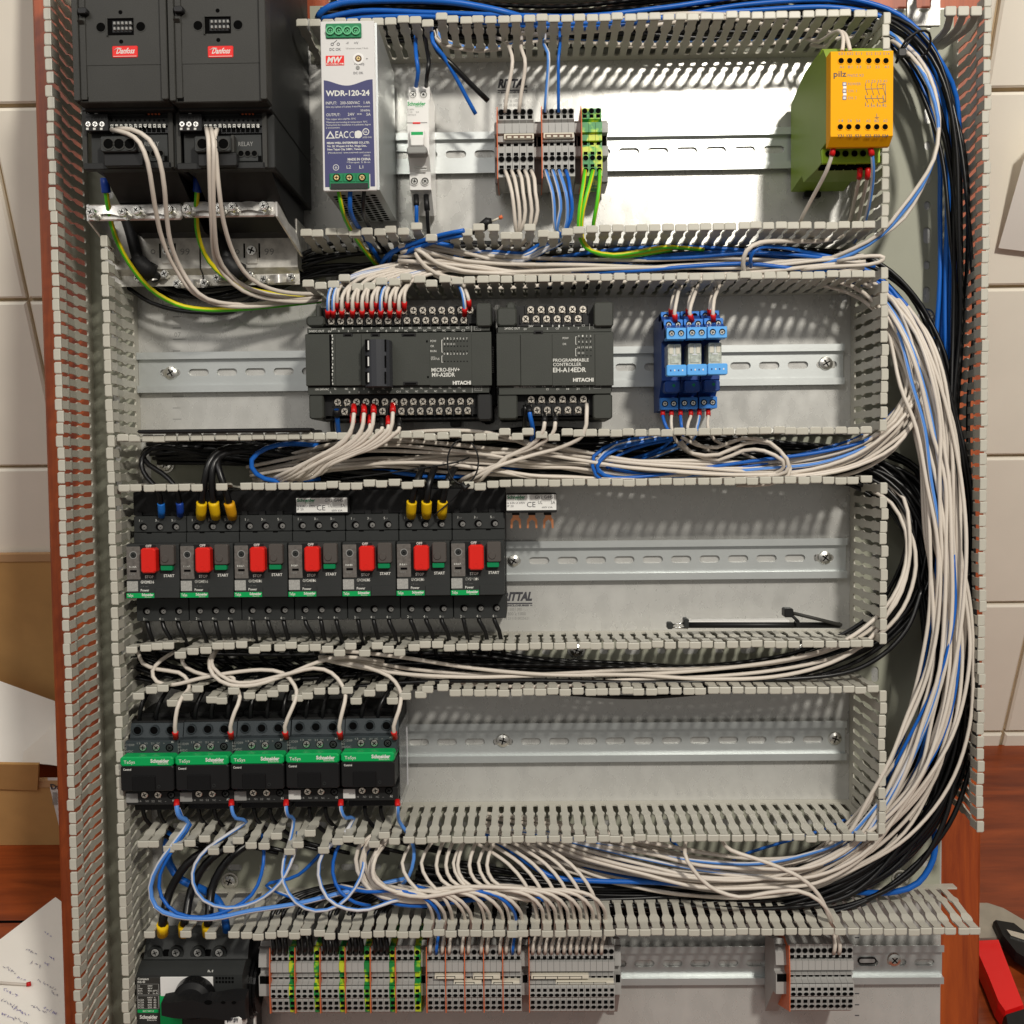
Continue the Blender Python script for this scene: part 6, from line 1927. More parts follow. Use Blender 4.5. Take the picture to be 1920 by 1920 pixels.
# ---- upper terminal wires
wire([(947, 211, 55), (950, 180, 60), (957, 145, 64), (961, 115, 66), (957, 95, 60), (948, 78, 46), (930, 70, 30)], 'w', R15, 'white wire rising from the first grey terminal on the top rail')
wire([(973, 211, 55), (978, 170, 60), (984, 135, 64), (984, 110, 66), (977, 90, 58), (978, 70, 44)], 'w', R15, 'white wire rising from the third grey terminal on the top rail')
wire([(1022, 211, 55), (1025, 170, 60), (1028, 130, 64), (1028, 100, 66), (1020, 84, 56), (1022, 66, 40)], 'p', R15, 'pale blue wire rising from the middle upper strip')
wire([(1047, 211, 55), (1047, 160, 60), (1047, 110, 66), (1050, 85, 60), (1049, 60, 44)], 's', 1.3, 'thin white wire with a blue stripe rising from the middle upper strip')
gw = 'white wires under the left upper strip'
for k, (x0, x1, x2, x3) in enumerate(((947, 960, 967, 962), (959, 970, 973, 950), (972, 981, 977, 938), (984, 993, 993, 985), (996, 1004, 999, 970))):
    wire([(x0, 320, 63), (x0 + 6, 335, 70), (x1, 362, 74), (x1 + 4, 395, 72), (x2, 430, 66), (x3 + 10, 456, 46), (x3 - 10, 475, 34), (x3 - 60, 490, 30)], 'w', R15, 'white wire leaving the bottom of the left upper strip', gw)
gw = 'pale blue wires under the middle upper strip'
for k, (x0, x1, x2, q) in enumerate(((1023, 1036, 1041, 'p'), (1036, 1048, 1044, 'p'), (1048, 1061, 1060, 'p'), (1061, 1070, 1063, 's'))):
    wire([(x0, 320, 63), (x0 + 5, 335, 70), (x1, 362, 74), (x1 + 3, 392, 72), (x2, 428, 66), (1055 - k * 8, 452, 50), (1022 - k * 5, 470 - k * 3, 46), (980, 490 - k * 5, 44), (935, 484 - k * 4, 44), (892, 470 + k, 44), (866 - k * 4, 480, 44), (862 - k * 5, 500, 34)], q, R15, 'blue wire with a pale stripe leaving the bottom of the middle upper strip', gw)
gw = 'green and yellow wires under the earth terminals'
wire([(1097, 320, 63), (1094, 345, 70), (1087, 390, 72), (1085, 430, 66), (1092, 455, 62), (1108, 470, 60), (1150, 478, 56), (1200, 471, 54), (1250, 463, 50), (1320, 468, 44)], 'g', 1.7, 'earth wire leaving the left one of the three earth terminals', gw)
wire([(1112, 320, 63), (1106, 345, 70), (1094, 390, 72), (1090, 430, 66), (1097, 458, 60), (1120, 475, 56), (1160, 481, 50), (1210, 476, 48), (1260, 468, 44)], 'g', 1.7, 'earth wire leaving the middle one of the three earth terminals', gw)
wire([(1125, 320, 63), (1124, 345, 68), (1119, 385, 68), (1113, 418, 60), (1112, 450, 44)], 'g', 1.6, 'earth wire leaving the right one of the three earth terminals', gw)
# ---- safety relay
wire([(1579, 96, 118), (1581, 82, 114), (1580, 66, 104), (1572, 58, 92), (1555, 66, 72), (1535, 78, 52), (1510, 72, 36)], 'w', R15, 'left white wire looping out of the top of the safety relay')
wire([(1594, 96, 118), (1590, 78, 114), (1584, 64, 104), (1574, 60, 92), (1560, 74, 70), (1548, 88, 50), (1520, 84, 34)], 'w', R15, 'right white wire looping out of the top of the safety relay')
wire([(1562, 270, 116), (1561, 286, 117), (1551, 318, 110), (1532, 355, 94), (1512, 392, 78), (1500, 418, 66), (1497, 450, 40)], 'w', R15, 'white wire slanting down from the lower left corner of the safety relay', f0='ferrule_red')
wire([(1630, 270, 116), (1634, 286, 117), (1637, 315, 110), (1635, 350, 96), (1628, 390, 80), (1618, 425, 60), (1600, 455, 40)], 'p', R15, 'pale blue wire hanging from the safety relay over its lower terminals', f0='ferrule_red')
for k, x in enumerate((1612, 1627)):
    wire([(x, 314, 98), (x, 328, 98), (x - 4, 350, 86), (x - 12, 385, 64), (x - 22, 420, 42), (x - 50, 450, 30)], 'w', R15, 'white wire leaving the lower step of the safety relay', 'white wires under the safety relay', f0='ferrule_red')
# ---- top duct
bundle([(600, 30, 26), (640, 22, 24), (760, 24, 20), (900, 28, 20), (1050, 34, 20), (1200, 32, 20), (1350, 25, 20), (1500, 22, 24), (1630, 34, 44), (1712, 78, 52), (1762, 160, 54), (1790, 280, 52), (1798, 430, 48), (1803, 600, 40), (1795, 760, 40), (1797, 900, 40)],
       8, 'k', 1.8, [6, 8, 14, 16, 16, 16, 16, 16, 13, 11, 10, 9, 9, 9, 9, 9], 9, 'black cable running in the top duct and down the right side', gB, 22)
wire([(596, 34, 60), (605, 20, 66), (640, 5, 66), (720, 0, 66), (830, 2, 66), (900, 12, 62), (960, 26, 58), (1010, 42, 44)], 'b', 2.6, 'thick blue cable arching over the top left of the duct')
bundle([(600, 45, 40), (680, 28, 40), (800, 30, 40), (950, 40, 40), (1100, 44, 38), (1250, 30, 36), (1400, 14, 36), (1550, 8, 40), (1660, 26, 44), (1720, 62, 48), (1758, 115, 52), (1778, 190, 44), (1784, 300, 36), (1780, 430, 30), (1774, 600, 28), (1776, 760, 26)],
       3, 'b', 2.0, [4, 5, 6, 7, 7, 8, 8, 7, 6, 5, 5, 6, 7, 8, 8, 8], 4, 'blue cable running along the top duct and down the right side', 'blue cables of the outer bundle', 23)
bundle([(960, 60, 30), (1010, 62, 30), (1120, 50, 32), (1250, 34, 40), (1330, 28, 44), (1450, 40, 30), (1560, 60, 26)], 3, 'w', R15, 5, 4, 'white wire lying loose in the top duct', 'white wires in the top duct', 24)
bundle([(820, 55, 40), (830, 78, 36), (900, 92, 26), (960, 84, 24), (1010, 76, 24), (1080, 80, 20), (1200, 84, 20), (1400, 80, 20), (1560, 70, 22), (1650, 62, 40), (1700, 90, 66), (1735, 140, 74), (1755, 195, 76), (1760, 245, 76), (1748, 300, 76), (1722, 350, 74), (1690, 398, 70), (1650, 442, 66), (1600, 475, 60), (1540, 498, 46), (1450, 508, 36), (1300, 505, 30), (1150, 500, 26)],
       3, 'pww', 1.6, [3] * 23, 3, {'p': 'pale blue wire swinging in a wide arc across the upper right corner', 'w': 'white wire swinging in a wide arc across the upper right corner'}, 'wires of the upper right arc', 25, wob=.5)
bundle([(610, 36, 22), (700, 40, 22), (850, 46, 22), (1000, 48, 22), (1150, 48, 22), (1300, 40, 22), (1450, 36, 24), (1560, 34, 26), (1640, 40, 22)], 9, 'k', 1.8, 13, 9, 'black cable lying in the top duct only', gB, 29)
# cable tie, upper right
b = MB('black')
b.tube(smooth_path([U3(p) for p in ((1686, 98, 84), (1700, 74, 90), (1725, 58, 90), (1742, 62, 86), (1744, 85, 78), (1730, 105, 70), (1705, 108, 72), (1688, 100, 82))], 4), 1.0, 6, 'black')
b.tube([U3(p) for p in ((1680, 118, 78), (1688, 100, 84), (1716, 62, 88))], 1.1, 6, 'black'); x, z = U(1690, 100, 84); b.box(x - 3, x + 3, z - 3, z + 3, 81, 87, 'black', .8)
solo(b, 'cable_tie', 'black cable tie gripping the bundle in the upper right corner', 'cable tie')
# three stray duct fingers of the upper right corner, reaching out of the duct
for k in range(3):
    b = MB('pvc')
    x0 = 1741 + k * 25
    p = smooth_path([U3(q) for q in ((1745 - 4 + k * 10, 96 - k * 3, 10), (1752 + k * 13, 78, 36), (1775 + k * 20, 52, 60), (1782 + k * 24, 22, 76))], 8)
    vs = []
    for q in p: vs += [(q[0] - 2.9, q[1], q[2]), (q[0] + 2.9, q[1], q[2]), (q[0] + 2.9, q[1] - 1.5, q[2]), (q[0] - 2.9, q[1] - 1.5, q[2])]
    n = len(p)
    b.add(vs, [(4 * i + a, 4 * i + (a + 1) % 4, 4 * i + 4 + (a + 1) % 4, 4 * i + 4 + a) for i in range(n - 1) for a in range(4)], 'pvc')
    q = p[-1]; b.box(q[0] - 4.4, q[0] + 4.4, q[1] - 3.5, q[1] + 4, q[2] - 1.5, q[2] + 1.5, 'pvc', .9)
    D_ = [o for o in S.objects if o.get('label', '').startswith('wide vertical duct')][0]
    part(b, 'finger', D_, 'duct finger at the open upper end')

# ---- wires on top of the wide controller
gw = 'white wires with red ferrules above the wide controller'
low = [615, 624.5, 641, 661, 679, 697, 714, 731, 748]
upx = [632, 652, 670, 688, 706, 724, 741, 758]
for k, x in enumerate(low):
    c = 'p' if k in (0, 1, 6) else 'w'
    xe = 640 + k * 17
    lab = 'white wire with a red ferrule on the front screw row of the wide controller' if c == 'w' else ['leftmost pale blue wire on the wide controller', 'second pale blue wire on the wide controller', '', '', '', '', 'pale blue wire amid the white ones on the wide controller'][k]
    wire([(x, 594, 76), (x, 578, 84), (x + 1, 556, 86), (x + (14 if c == 'w' else 10), 536, 74), (x + 40, 520, 62), (x + 85, 508, 54), (x + 140, 502, 44), (x + 220, 505, 36), (960, 512 - k, 34), (1100, 508 - k, 32)], c, R15, lab, gw if c == 'w' else None, f0='ferrule_red', fl=8)
for k, x in enumerate(upx):
    wire([(x, 581, 74), (x, 566, 80), (x + 1, 548, 80), (x + 12, 530, 70), (x + 36, 513, 56), (x + 80, 500, 48), (x + 135, 492, 40), (x + 210, 496, 34), (1000, 505 + k, 30), (1130, 506 + k, 28)], 'w', R15, 'white wire with a red ferrule on the rear screw row of the wide controller', gw, f0='ferrule_red', fl=8)
wire([(871, 592, 76), (871, 572, 84), (868, 552, 84), (862, 538, 72), (852, 526, 50)], 'p', R15, 'pale blue wire on the far right screws of the wide controller', f0='ferrule_red', fl=8)
wire([(880, 578, 74), (878, 560, 80), (874, 548, 76), (866, 530, 50)], 'w', R15, 'white wire on the far right screws of the wide controller', f0='ferrule_red', fl=8)
bundle([(781, 470, 64), (790, 480, 66), (820, 500, 60), (872, 513, 54), (960, 513, 48), (1090, 509, 46), (1250, 511, 46), (1400, 512, 46), (1530, 503, 50), (1620, 492, 58)], 5, 'w', 1.7, [5, 6, 9, 10, 9, 9, 9, 9, 7, 5], 5, 'white wire running the length of the duct above the controllers', 'white wires in the duct above the controllers', 26)
bundle([(750, 480, 50), (800, 476, 54), (860, 488, 50), (950, 500, 46), (1050, 510, 40), (1200, 508, 38), (1350, 500, 38), (1500, 508, 38), (1600, 530, 44), (1660, 575, 56), (1700, 640, 64), (1722, 720, 66)], 5, 'w', 1.7, 8, 6, 'white wire running the length of the duct above the controllers', 'white wires in the duct above the controllers', 27)
bundle([(1010, 512, 34), (1100, 500, 40), (1200, 488, 44), (1300, 480, 44), (1400, 482, 44), (1500, 492, 44), (1590, 508, 46), (1650, 535, 50), (1700, 590, 56), (1732, 660, 60), (1745, 730, 58)], 5, 'bbp', 1.7, [9, 10, 11, 12, 11, 10, 9, 8, 7, 6, 6], 6, {'b': 'blue wire in the duct above the narrow controller, bending down at its right end', 'p': 'pale blue wire in the duct above the narrow controller, bending down at its right end'}, 'blue wires in the duct above the controllers', 28)
wire([(1398, 520, 60), (1393, 495, 70), (1400, 470, 76), (1425, 455, 74), (1470, 452, 66), (1540, 452, 50), (1580, 442, 40)], 'w', 1.9, 'white wire looping up beside the blue loop in the duct')
wire([(1408, 500, 60), (1408, 480, 70), (1425, 464, 70), (1465, 464, 60), (1520, 474, 50), (1580, 486, 50), (1640, 500, 46)], 'b', 1.6, 'dark blue wire looping up in the duct above the blue relays')
wire([(1500, 505, 50), (1560, 500, 62), (1630, 496, 72), (1656, 487, 76), (1650, 480, 76), (1610, 482, 70), (1570, 490, 60)], 'w', 1.6, 'white wire doubling back at the right end of the duct above the relays')
# ---- blue relays
for k, x in enumerate((1266, 1298, 1338)):
    wire([(x, 602, 78), (x - (1 if k != 1 else 5), 585, 82), (x + (1 if k else 3), 562, 78), (x + 6, 548, 66), (x + 12, 535, 46)], 'w', R15, ['white wire on top of the left blue relay, front row', 'white wire on top of the middle blue relay, front row', 'white wire on top of the right blue relay, front row'][k], f0='ferrule_red', fl=6)
    wire([(x - (8 if k < 2 else 7), 592, 60), (x - 7, 576, 66), (x - 4, 558, 62), (x + 2, 542, 44)], 'w', R15, ['white wire on top of the left blue relay, rear row', 'white wire on top of the middle blue relay, rear row', 'white wire on top of the right blue relay, rear row'][k], f0='ferrule_red', fl=7)
for k, (x, c) in enumerate(((1243, 'b'), (1259, 'w'), (1276, 's'), (1295, 'w'), (1311, 'p'), (1328, 'w'))):
    wire([(x, 766, 46), (x, 782, 50), (x + [6, 0, 2, -6, -4, -1][k], 800, 54), (x + [16, 8, 4, 4, -12, 12][k], 825, 50), (x + [-20, 30, -40, 40, -60, 60][k], 848, 40), (x + [-80, 90, -90, 80, -110, 100][k], 866, 34)], c, 1.4, 'thin wire leaving the bottom of relay ' + ['one, dark blue', 'one, white', 'two, striped', 'two, white', 'three, pale blue', 'three, white'][k] if False else ['dark blue', 'leftmost white', 'blue striped white', 'second white', 'pale blue', 'rightmost white'][k] + ' wire with a red ferrule below the blue relays', f0='ferrule_red', fl=7)

# ---- duct between controllers and starters
wire([(631, 768, 74), (632, 782, 70), (634, 805, 60), (640, 830, 40)], 'b', 2.0, 'blue wire at the lower left screws of the wide controller', f0='black', fl=6)
wire([(622, 772, 66), (623, 800, 60), (626, 830, 40)], 'k', 1.9, 'black wire at the lower left corner of the wide controller')
gw = 'white wires curving down and left from the wide controller'
starts = [(663, 760), (661, 777), (682, 760), (680, 777), (700, 760), (694, 780), (716, 786), (728, 782), (736, 758), (748, 786)]
for k, (x, y) in enumerate(starts):
    red = k not in (6, 9)
    wire([(x, y, 74), (x + .5, y + 17, 80), (x - 6, 812, 80), (x - 30 - k * 1.5, 838, 76), (x - 78 - k * 4, 862 + (k % 3) * 3, 70), (540 + k * 7, 884 + (k % 4) * 3, 60), (512 + k * 6, 897 + (k % 3) * 3, 44)], 'w', 1.7, 'white wire arching from the lower screws of the wide controller into the duct', gw, f0='ferrule_red' if red else 'black', fl=9)
wire([(984, 760, 74), (985, 775, 74), (983, 800, 64), (978, 830, 40)], 'k', 1.8, 'black wire at the lower left of the narrow controller')
wire([(992, 762, 74), (994, 780, 78), (999, 803, 72), (997, 825, 56), (985, 842, 40)], 'b', 1.9, 'blue wire at the lower left of the narrow controller', f0='black', fl=6)
for k, (x, y, lab) in enumerate(((1021, 776, 'left'), (1041, 776, 'middle'), (1100, 758, 'right'))):
    wire([(x, y, 74), (x, y + 18, 80), (x - 6, 815, 78), (x - 30 - k * 8, 838, 70), (x - 70 - k * 20, 856, 66), (940 - k * 8, 868 + k * 5, 64), (880 + k * 12, 892 + k * 3, 56), (860 + k * 12, 904, 40)], 'w', 1.7, lab + ' one of the three white wires arching down from the narrow controller', 'white wires under the narrow controller', f0='black' if k < 2 else None, fl=9)
bundle([(470, 880, 24), (540, 868, 34), (620, 858, 42), (720, 846, 50), (820, 842, 54), (920, 846, 56), (1000, 858, 54), (1080, 872, 52), (1180, 884, 52), (1300, 888, 52), (1420, 888, 52), (1520, 880, 56), (1600, 858, 60), (1660, 822, 64), (1700, 776, 66), (1720, 720, 66), (1712, 660, 62), (1690, 606, 56), (1660, 570, 46)],
       15, 'w', 1.6, [12, 14, 15, 16, 17, 17, 15, 12, 10, 9, 9, 9, 10, 10, 9, 8, 8, 8, 7], 7, 'white wire of the bundle below the controllers that turns up at the right', 'white bundle in the duct below the controllers', 30, wob=.25)
bundle([(1260, 822, 52), (1215, 832, 54), (1160, 846, 58), (1128, 866, 60), (1126, 886, 60), (1150, 898, 58), (1220, 900, 54), (1320, 890, 54), (1430, 872, 58), (1530, 858, 60), (1620, 830, 62), (1680, 790, 62), (1715, 740, 60)], 4, 'bpp', 1.5, [5, 5, 5, 5, 6, 6, 7, 7, 6, 6, 5, 4, 4], 5, {'b': 'dark blue wire curling under the blue relays and off to the right', 'p': 'pale blue wire curling under the blue relays and off to the right'}, 'blue wires curling below the relays', 31, wob=.6)
bundle([(1275, 825, 52), (1300, 845, 56), (1345, 850, 60), (1395, 832, 64), (1440, 836, 68), (1472, 862, 70), (1472, 885, 66), (1440, 896, 56), (1380, 898, 46)], 3, 'w', 1.6, 5, 3, 'white wire making a hump in the duct below the blue relays', 'white humped wires below the relays', 32)
wire([(600, 836, 40), (545, 832, 50), (500, 840, 56), (472, 862, 58), (480, 888, 56), (520, 903, 46), (600, 898, 30)], 'b', 2.1, 'blue cable curling round left of the white fan of wires')
wire([(700, 880, 30), (800, 893, 44), (860, 893, 46), (940, 880, 40), (1040, 868, 34)], 'b', 1.8, 'blue wire lying low in the duct under the controllers')
bundle([(290, 842, 20), (400, 840, 24), (520, 850, 24), (640, 868, 22), (760, 872, 20), (880, 862, 22), (1000, 852, 22), (1150, 852, 22), (1300, 850, 24), (1450, 858, 26), (1580, 868, 28), (1660, 905, 34), (1712, 975, 42), (1740, 1070, 48), (1758, 1180, 50), (1762, 1300, 50), (1740, 1410, 48), (1690, 1500, 44), (1620, 1580, 38), (1520, 1640, 32), (1400, 1672, 26), (1250, 1690, 22), (1100, 1688, 20), (960, 1672, 20), (840, 1655, 20)],
       22, 'k', 1.9, [10, 12, 14, 16, 17, 17, 17, 17, 17, 16, 15, 15, 14, 14, 13, 13, 14, 15, 16, 16, 16, 16, 16, 18, 20], 10, 'black cable of the thick bundle sweeping round the right side', gB, 33, wob=.25)
# starters: incoming cables
gw = 'thick black cables with yellow ferrules'
def thick(pts, lab, f, fr=3.4, r=2.7, fl=14, grp=None): wire(pts, 'k', r, lab, grp, f0=f, fr=fr, fl=fl)
thick([(303, 968, 54), (302, 945, 62), (296, 918, 66), (276, 896, 62), (265, 872, 58), (272, 850, 56), (300, 838, 52), (350, 846, 44), (420, 862, 30)], 'black cable with a bright blue ferrule, left end of the starters', 'ferrule_bright', 3.0, 2.2)
thick([(338, 966, 54), (337, 945, 62), (328, 912, 66), (305, 888, 62), (280, 872, 58), (268, 852, 52), (290, 838, 46), (380, 838, 34)], 'black cable with a dark blue ferrule, left end of the starters', 'ferrule_blue', 3.0, 2.2)
thick([(377, 970, 56), (378, 945, 66), (384, 900, 72), (392, 868, 70), (412, 845, 62), (450, 838, 50), (520, 846, 36), (640, 866, 24)], 'black cable with a yellow ferrule, left of the three on the second starter', 'ferrule_yellow', 4.2, 2.9, 17, gw)
thick([(405, 970, 56), (401, 945, 66), (397, 900, 72), (402, 868, 70), (422, 850, 62), (470, 846, 50), (560, 858, 34)], 'black cable with a yellow ferrule, middle of the three on the second starter', 'ferrule_yellow', 4.2, 2.9, 17, gw)
thick([(436, 970, 56), (431, 948, 66), (420, 910, 72), (409, 876, 70), (412, 852, 62), (440, 838, 50), (520, 838, 36)], 'black cable with an amber ferrule, right of the three on the second starter', 'ferrule_amber', 4.2, 2.9, 17, gw)
thick([(771, 968, 56), (772, 942, 66), (780, 908, 70), (790, 882, 60), (796, 866, 40)], 'black cable with a yellow ferrule, left of the three on the sixth starter', 'ferrule_yellow', 4.2, 2.9, 16, gw)
thick([(800, 968, 56), (800, 942, 66), (804, 910, 70), (812, 884, 60), (822, 866, 40)], 'black cable with a yellow ferrule, middle of the three on the sixth starter', 'ferrule_yellow', 4.2, 2.9, 16, gw)
thick([(829, 968, 56), (830, 942, 66), (838, 905, 70), (850, 882, 60), (862, 862, 40)], 'black cable with a yellow ferrule, right of the three on the sixth starter', 'ferrule_yellow', 4.2, 2.9, 16, gw)
# thin tie loop standing in the duct
b = MB('black')
lp = [U3((868 + 29 * math.cos(t), 866 + 42 * math.sin(t), 76)) for t in [2 * math.pi * i / 28 for i in range(29)]]
b.tube(lp, .75, 6, 'black'); b.tube([U3(p) for p in ((866, 905, 80), (872, 916, 80), (880, 908, 80))], [2, 3, 1.5], 6, 'black'); b.tube(smooth_path([U3(p) for p in ((870, 912, 78), (850, 935, 70), (812, 968, 72))], 6), .6, 5, 'black')
solo(b, 'cable_tie', 'open black cable tie loop standing round the white wires, middle of the panel', 'cable tie')
b = MB('black'); b.tube(smooth_path([U3(p) for p in ((640, 898, 60), (720, 888, 66), (800, 876, 68), (850, 868, 66), (880, 858, 60))], 6), .7, 5, 'black')
solo(b, 'cable_tie', 'thin black cable tie lying across the duct left of the tie loop', 'cable tie')

# ---- under the starters: three black leads each
for i in range(7):
    for k in range(3):
        x = 276 + i * 98.6 + k * 29
        j = random.uniform(-3, 6)
        wire([(x - 1, 1158 - i * 2, 44), (x + 2, 1176 - i * 2, 48), (x + 8 + j, 1196 - i * 2, 46), (x + 14 + j, 1214, 38), (x + 22 + j, 1236, 26), (x + 60 + j, 1256, 20)], 'k', 1.9, 'black lead coming out under a motor starter', 'black leads under the motor starters')
# ---- duct between starters and contactors
bundle([(250, 1236, 18), (330, 1256, 20), (450, 1262, 20), (600, 1262, 20), (760, 1254, 22), (900, 1252, 22), (1050, 1262, 24), (1200, 1270, 26), (1340, 1266, 28), (1470, 1252, 32), (1570, 1226, 38), (1650, 1180, 42), (1700, 1120, 44), (1725, 1040, 42), (1728, 960, 38), (1700, 900, 32), (1640, 870, 24)],
       15, 'k', 1.9, [16, 17, 17, 17, 17, 15, 14, 13, 12, 12, 12, 12, 12, 12, 12, 12, 12], 9, 'black cable in the duct between starters and contactors', gB, 40, wob=.3)
wire([(640, 1290, 44), (800, 1278, 50), (1000, 1276, 52), (1200, 1280, 54), (1400, 1276, 58), (1560, 1266, 62), (1640, 1238, 66), (1700, 1180, 66), (1730, 1100, 60)], 'k', 2.0, 'single glossy black cable along the lower edge of the duct above the contactors')
bundle([(600, 1228, 44), (660, 1236, 50), (760, 1252, 52), (880, 1265, 52), (1020, 1270, 52), (1180, 1268, 52), (1320, 1264, 54), (1450, 1256, 58), (1550, 1232, 62), (1630, 1190, 66), (1680, 1130, 66), (1702, 1060, 62), (1700, 990, 56), (1680, 940, 46), (1650, 912, 36)],
       4, 'w', 1.7, [5, 6, 7, 7, 6, 6, 6, 6, 6, 7, 7, 7, 6, 6, 6], 5, 'white wire running along the duct above the contactors and up at the right', 'white wires in the duct above the contactors', 41, wob=.5)
gw = 'looping white wires above the contactors'
loops = [([(330, 1384, 78), (328, 1362, 84), (332, 1330, 84), (342, 1306, 78), (354, 1292, 66), (352, 1276, 62), (335, 1261, 62), (296, 1255, 60), (268, 1244, 58), (259, 1222, 46)], 'white coil wire of the leftmost contactor, shortest loop'),
         ([(434, 1384, 78), (432, 1362, 84), (440, 1335, 84), (450, 1308, 78), (440, 1280, 66), (432, 1268, 64), (385, 1266, 62), (350, 1252, 60), (341, 1234, 56), (348, 1218, 44)], 'white coil wire of the second contactor'),
         ([(537, 1384, 78), (534, 1362, 84), (546, 1332, 84), (556, 1305, 78), (552, 1285, 72), (530, 1262, 68), (490, 1256, 66), (430, 1262, 66), (375, 1272, 66), (325, 1284, 66), (294, 1278, 64), (286, 1258, 62), (302, 1238, 58), (328, 1222, 44)], 'white coil wire of the middle contactor, longest loop'),
         ([(639, 1384, 78), (636, 1362, 84), (643, 1330, 84), (648, 1305, 78), (641, 1284, 74), (622, 1262, 72), (588, 1253, 72), (530, 1266, 72), (470, 1280, 70), (430, 1276, 70), (400, 1252, 66), (398, 1234, 62), (408, 1218, 46)], 'white coil wire of the fourth contactor'),
         ([(741, 1384, 78), (738, 1362, 84), (748, 1332, 84), (752, 1308, 78), (748, 1290, 70), (730, 1268, 64), (690, 1252, 60), (650, 1244, 56), (600, 1236, 46)], 'white coil wire of the rightmost contactor'),
         ([(404, 1220, 46), (392, 1240, 64), (400, 1266, 70), (430, 1284, 74), (480, 1284, 74), (540, 1264, 70), (600, 1240, 64), (650, 1232, 56), (720, 1240, 48)], 'white wire looping deep between starters and contactors')]
for p, lab in loops: wire(p, 'w', 1.7, lab, None, f0='ferrule_red' if p[0][1] > 1300 else None, fl=7)
for i in range(5):
    for k in range(3):
        x = 262 + i * 104 + k * 31; j = random.uniform(-5, 8)
        wire([(x, 1356, 54), (x, 1340, 60), (x + 3 + j * .4, 1318, 60), (x + 14 + j, 1292, 50), (x + 30 + j, 1268, 36), (x + 60 + j, 1250, 24)], 'k', 1.9, 'black lead entering the top of a contactor', 'black leads above the contactors')
# ---- below the contactors
for i in range(5):
    x = 331 + i * 102.8 + (3 if i == 4 else 0)
    pats = [[(x, 1500, 76), (x + 1, 1518, 80), (x + 6, 1532, 78), (x + 22, 1542, 70), (330, 1576, 76), (298, 1620, 78), (282, 1662, 78), (292, 1700, 80), (330, 1718, 82), (400, 1722, 82), (470, 1708, 80), (560, 1694, 76), (650, 1672, 66), (760, 1648, 50)],
            [(x, 1500, 76), (x + 1, 1518, 80), (x + 8, 1534, 78), (x + 28, 1540, 66), (425, 1566, 66), (390, 1590, 74), (366, 1620, 76), (362, 1655, 78), (382, 1688, 80), (425, 1702, 80), (480, 1690, 78), (525, 1655, 76), (550, 1605, 70), (558, 1560, 54)],
            [(x, 1500, 76), (x, 1518, 80), (x + 4, 1530, 76), (x + 14, 1536, 60), (545, 1570, 62), (532, 1615, 72), (532, 1655, 76), (555, 1692, 80), (592, 1708, 82), (634, 1698, 80), (666, 1664, 76), (682, 1625, 70), (680, 1580, 54)],
            [(x, 1500, 76), (x, 1518, 80), (x + 8, 1534, 76), (x + 24, 1534, 60), (640, 1570, 66), (606, 1598, 74), (597, 1640, 76), (614, 1684, 80), (650, 1704, 82), (692, 1705, 80), (735, 1690, 74), (790, 1682, 62), (860, 1676, 50)],
            [(x, 1500, 76), (x + 1, 1520, 80), (x + 3, 1540, 66), (772, 1575, 60), (776, 1610, 64), (766, 1644, 64), (748, 1664, 54)]]
    c = 'ppppp'[i]
    wire(pats[i], c, 2.1 if i == 0 else 1.6, ['blue wire of the leftmost contactor sweeping in the lowest left loop', 'pale blue wire of the second contactor looping in the wide duct', 'pale blue wire of the middle contactor looping in the wide duct',
         'pale blue wire of the fourth contactor looping in the wide duct', 'pale blue wire of the rightmost contactor'][i], None, f0='ferrule_red', fl=5, fr=2.3)
for p, lab in (([(335, 1516, 76), (344, 1536, 72), (357, 1546, 66), (325, 1592, 76), (300, 1640, 76), (303, 1682, 78), (332, 1712, 82), (378, 1720, 82), (432, 1705, 80), (472, 1678, 76), (490, 1640, 72), (495, 1600, 66), (491, 1565, 50)], 'white striped wire inside the lowest left loop of the wide duct'),
               ([(652, 1560, 56), (630, 1596, 66), (624, 1636, 70), (638, 1672, 74), (666, 1692, 74), (694, 1698, 66)], 'white striped wire in the small inner loop under the fourth contactor'),
               ([(620, 1580, 52), (560, 1640, 50), (500, 1660, 46), (560, 1688, 40)], 'striped wire crossing low under the middle contactor')):
    wire(p, 's', 1.5, lab)
# white coil turning from the duct into the lower terminals
bundle([(735, 1556, 40), (712, 1575, 62), (692, 1602, 70), (688, 1635, 72), (702, 1664, 74), (740, 1682, 76), (800, 1684, 76), (860, 1672, 76), (930, 1668, 74), (1010, 1672, 70)], 6, 'w', 1.8, [5, 8, 10, 10, 9, 7, 7, 6, 6, 6], 5, 'white wire of the coil that turns under the rightmost contactor', 'white coil in the wide duct', 50, wob=.2)
wire([(716, 1566, 50), (690, 1590, 60), (680, 1625, 64), (690, 1660, 66), (730, 1690, 68), (790, 1698, 68), (860, 1690, 62), (960, 1680, 50), (1040, 1690, 30)], 'b', 2.1, 'blue wire hugging the outside of the white coil')
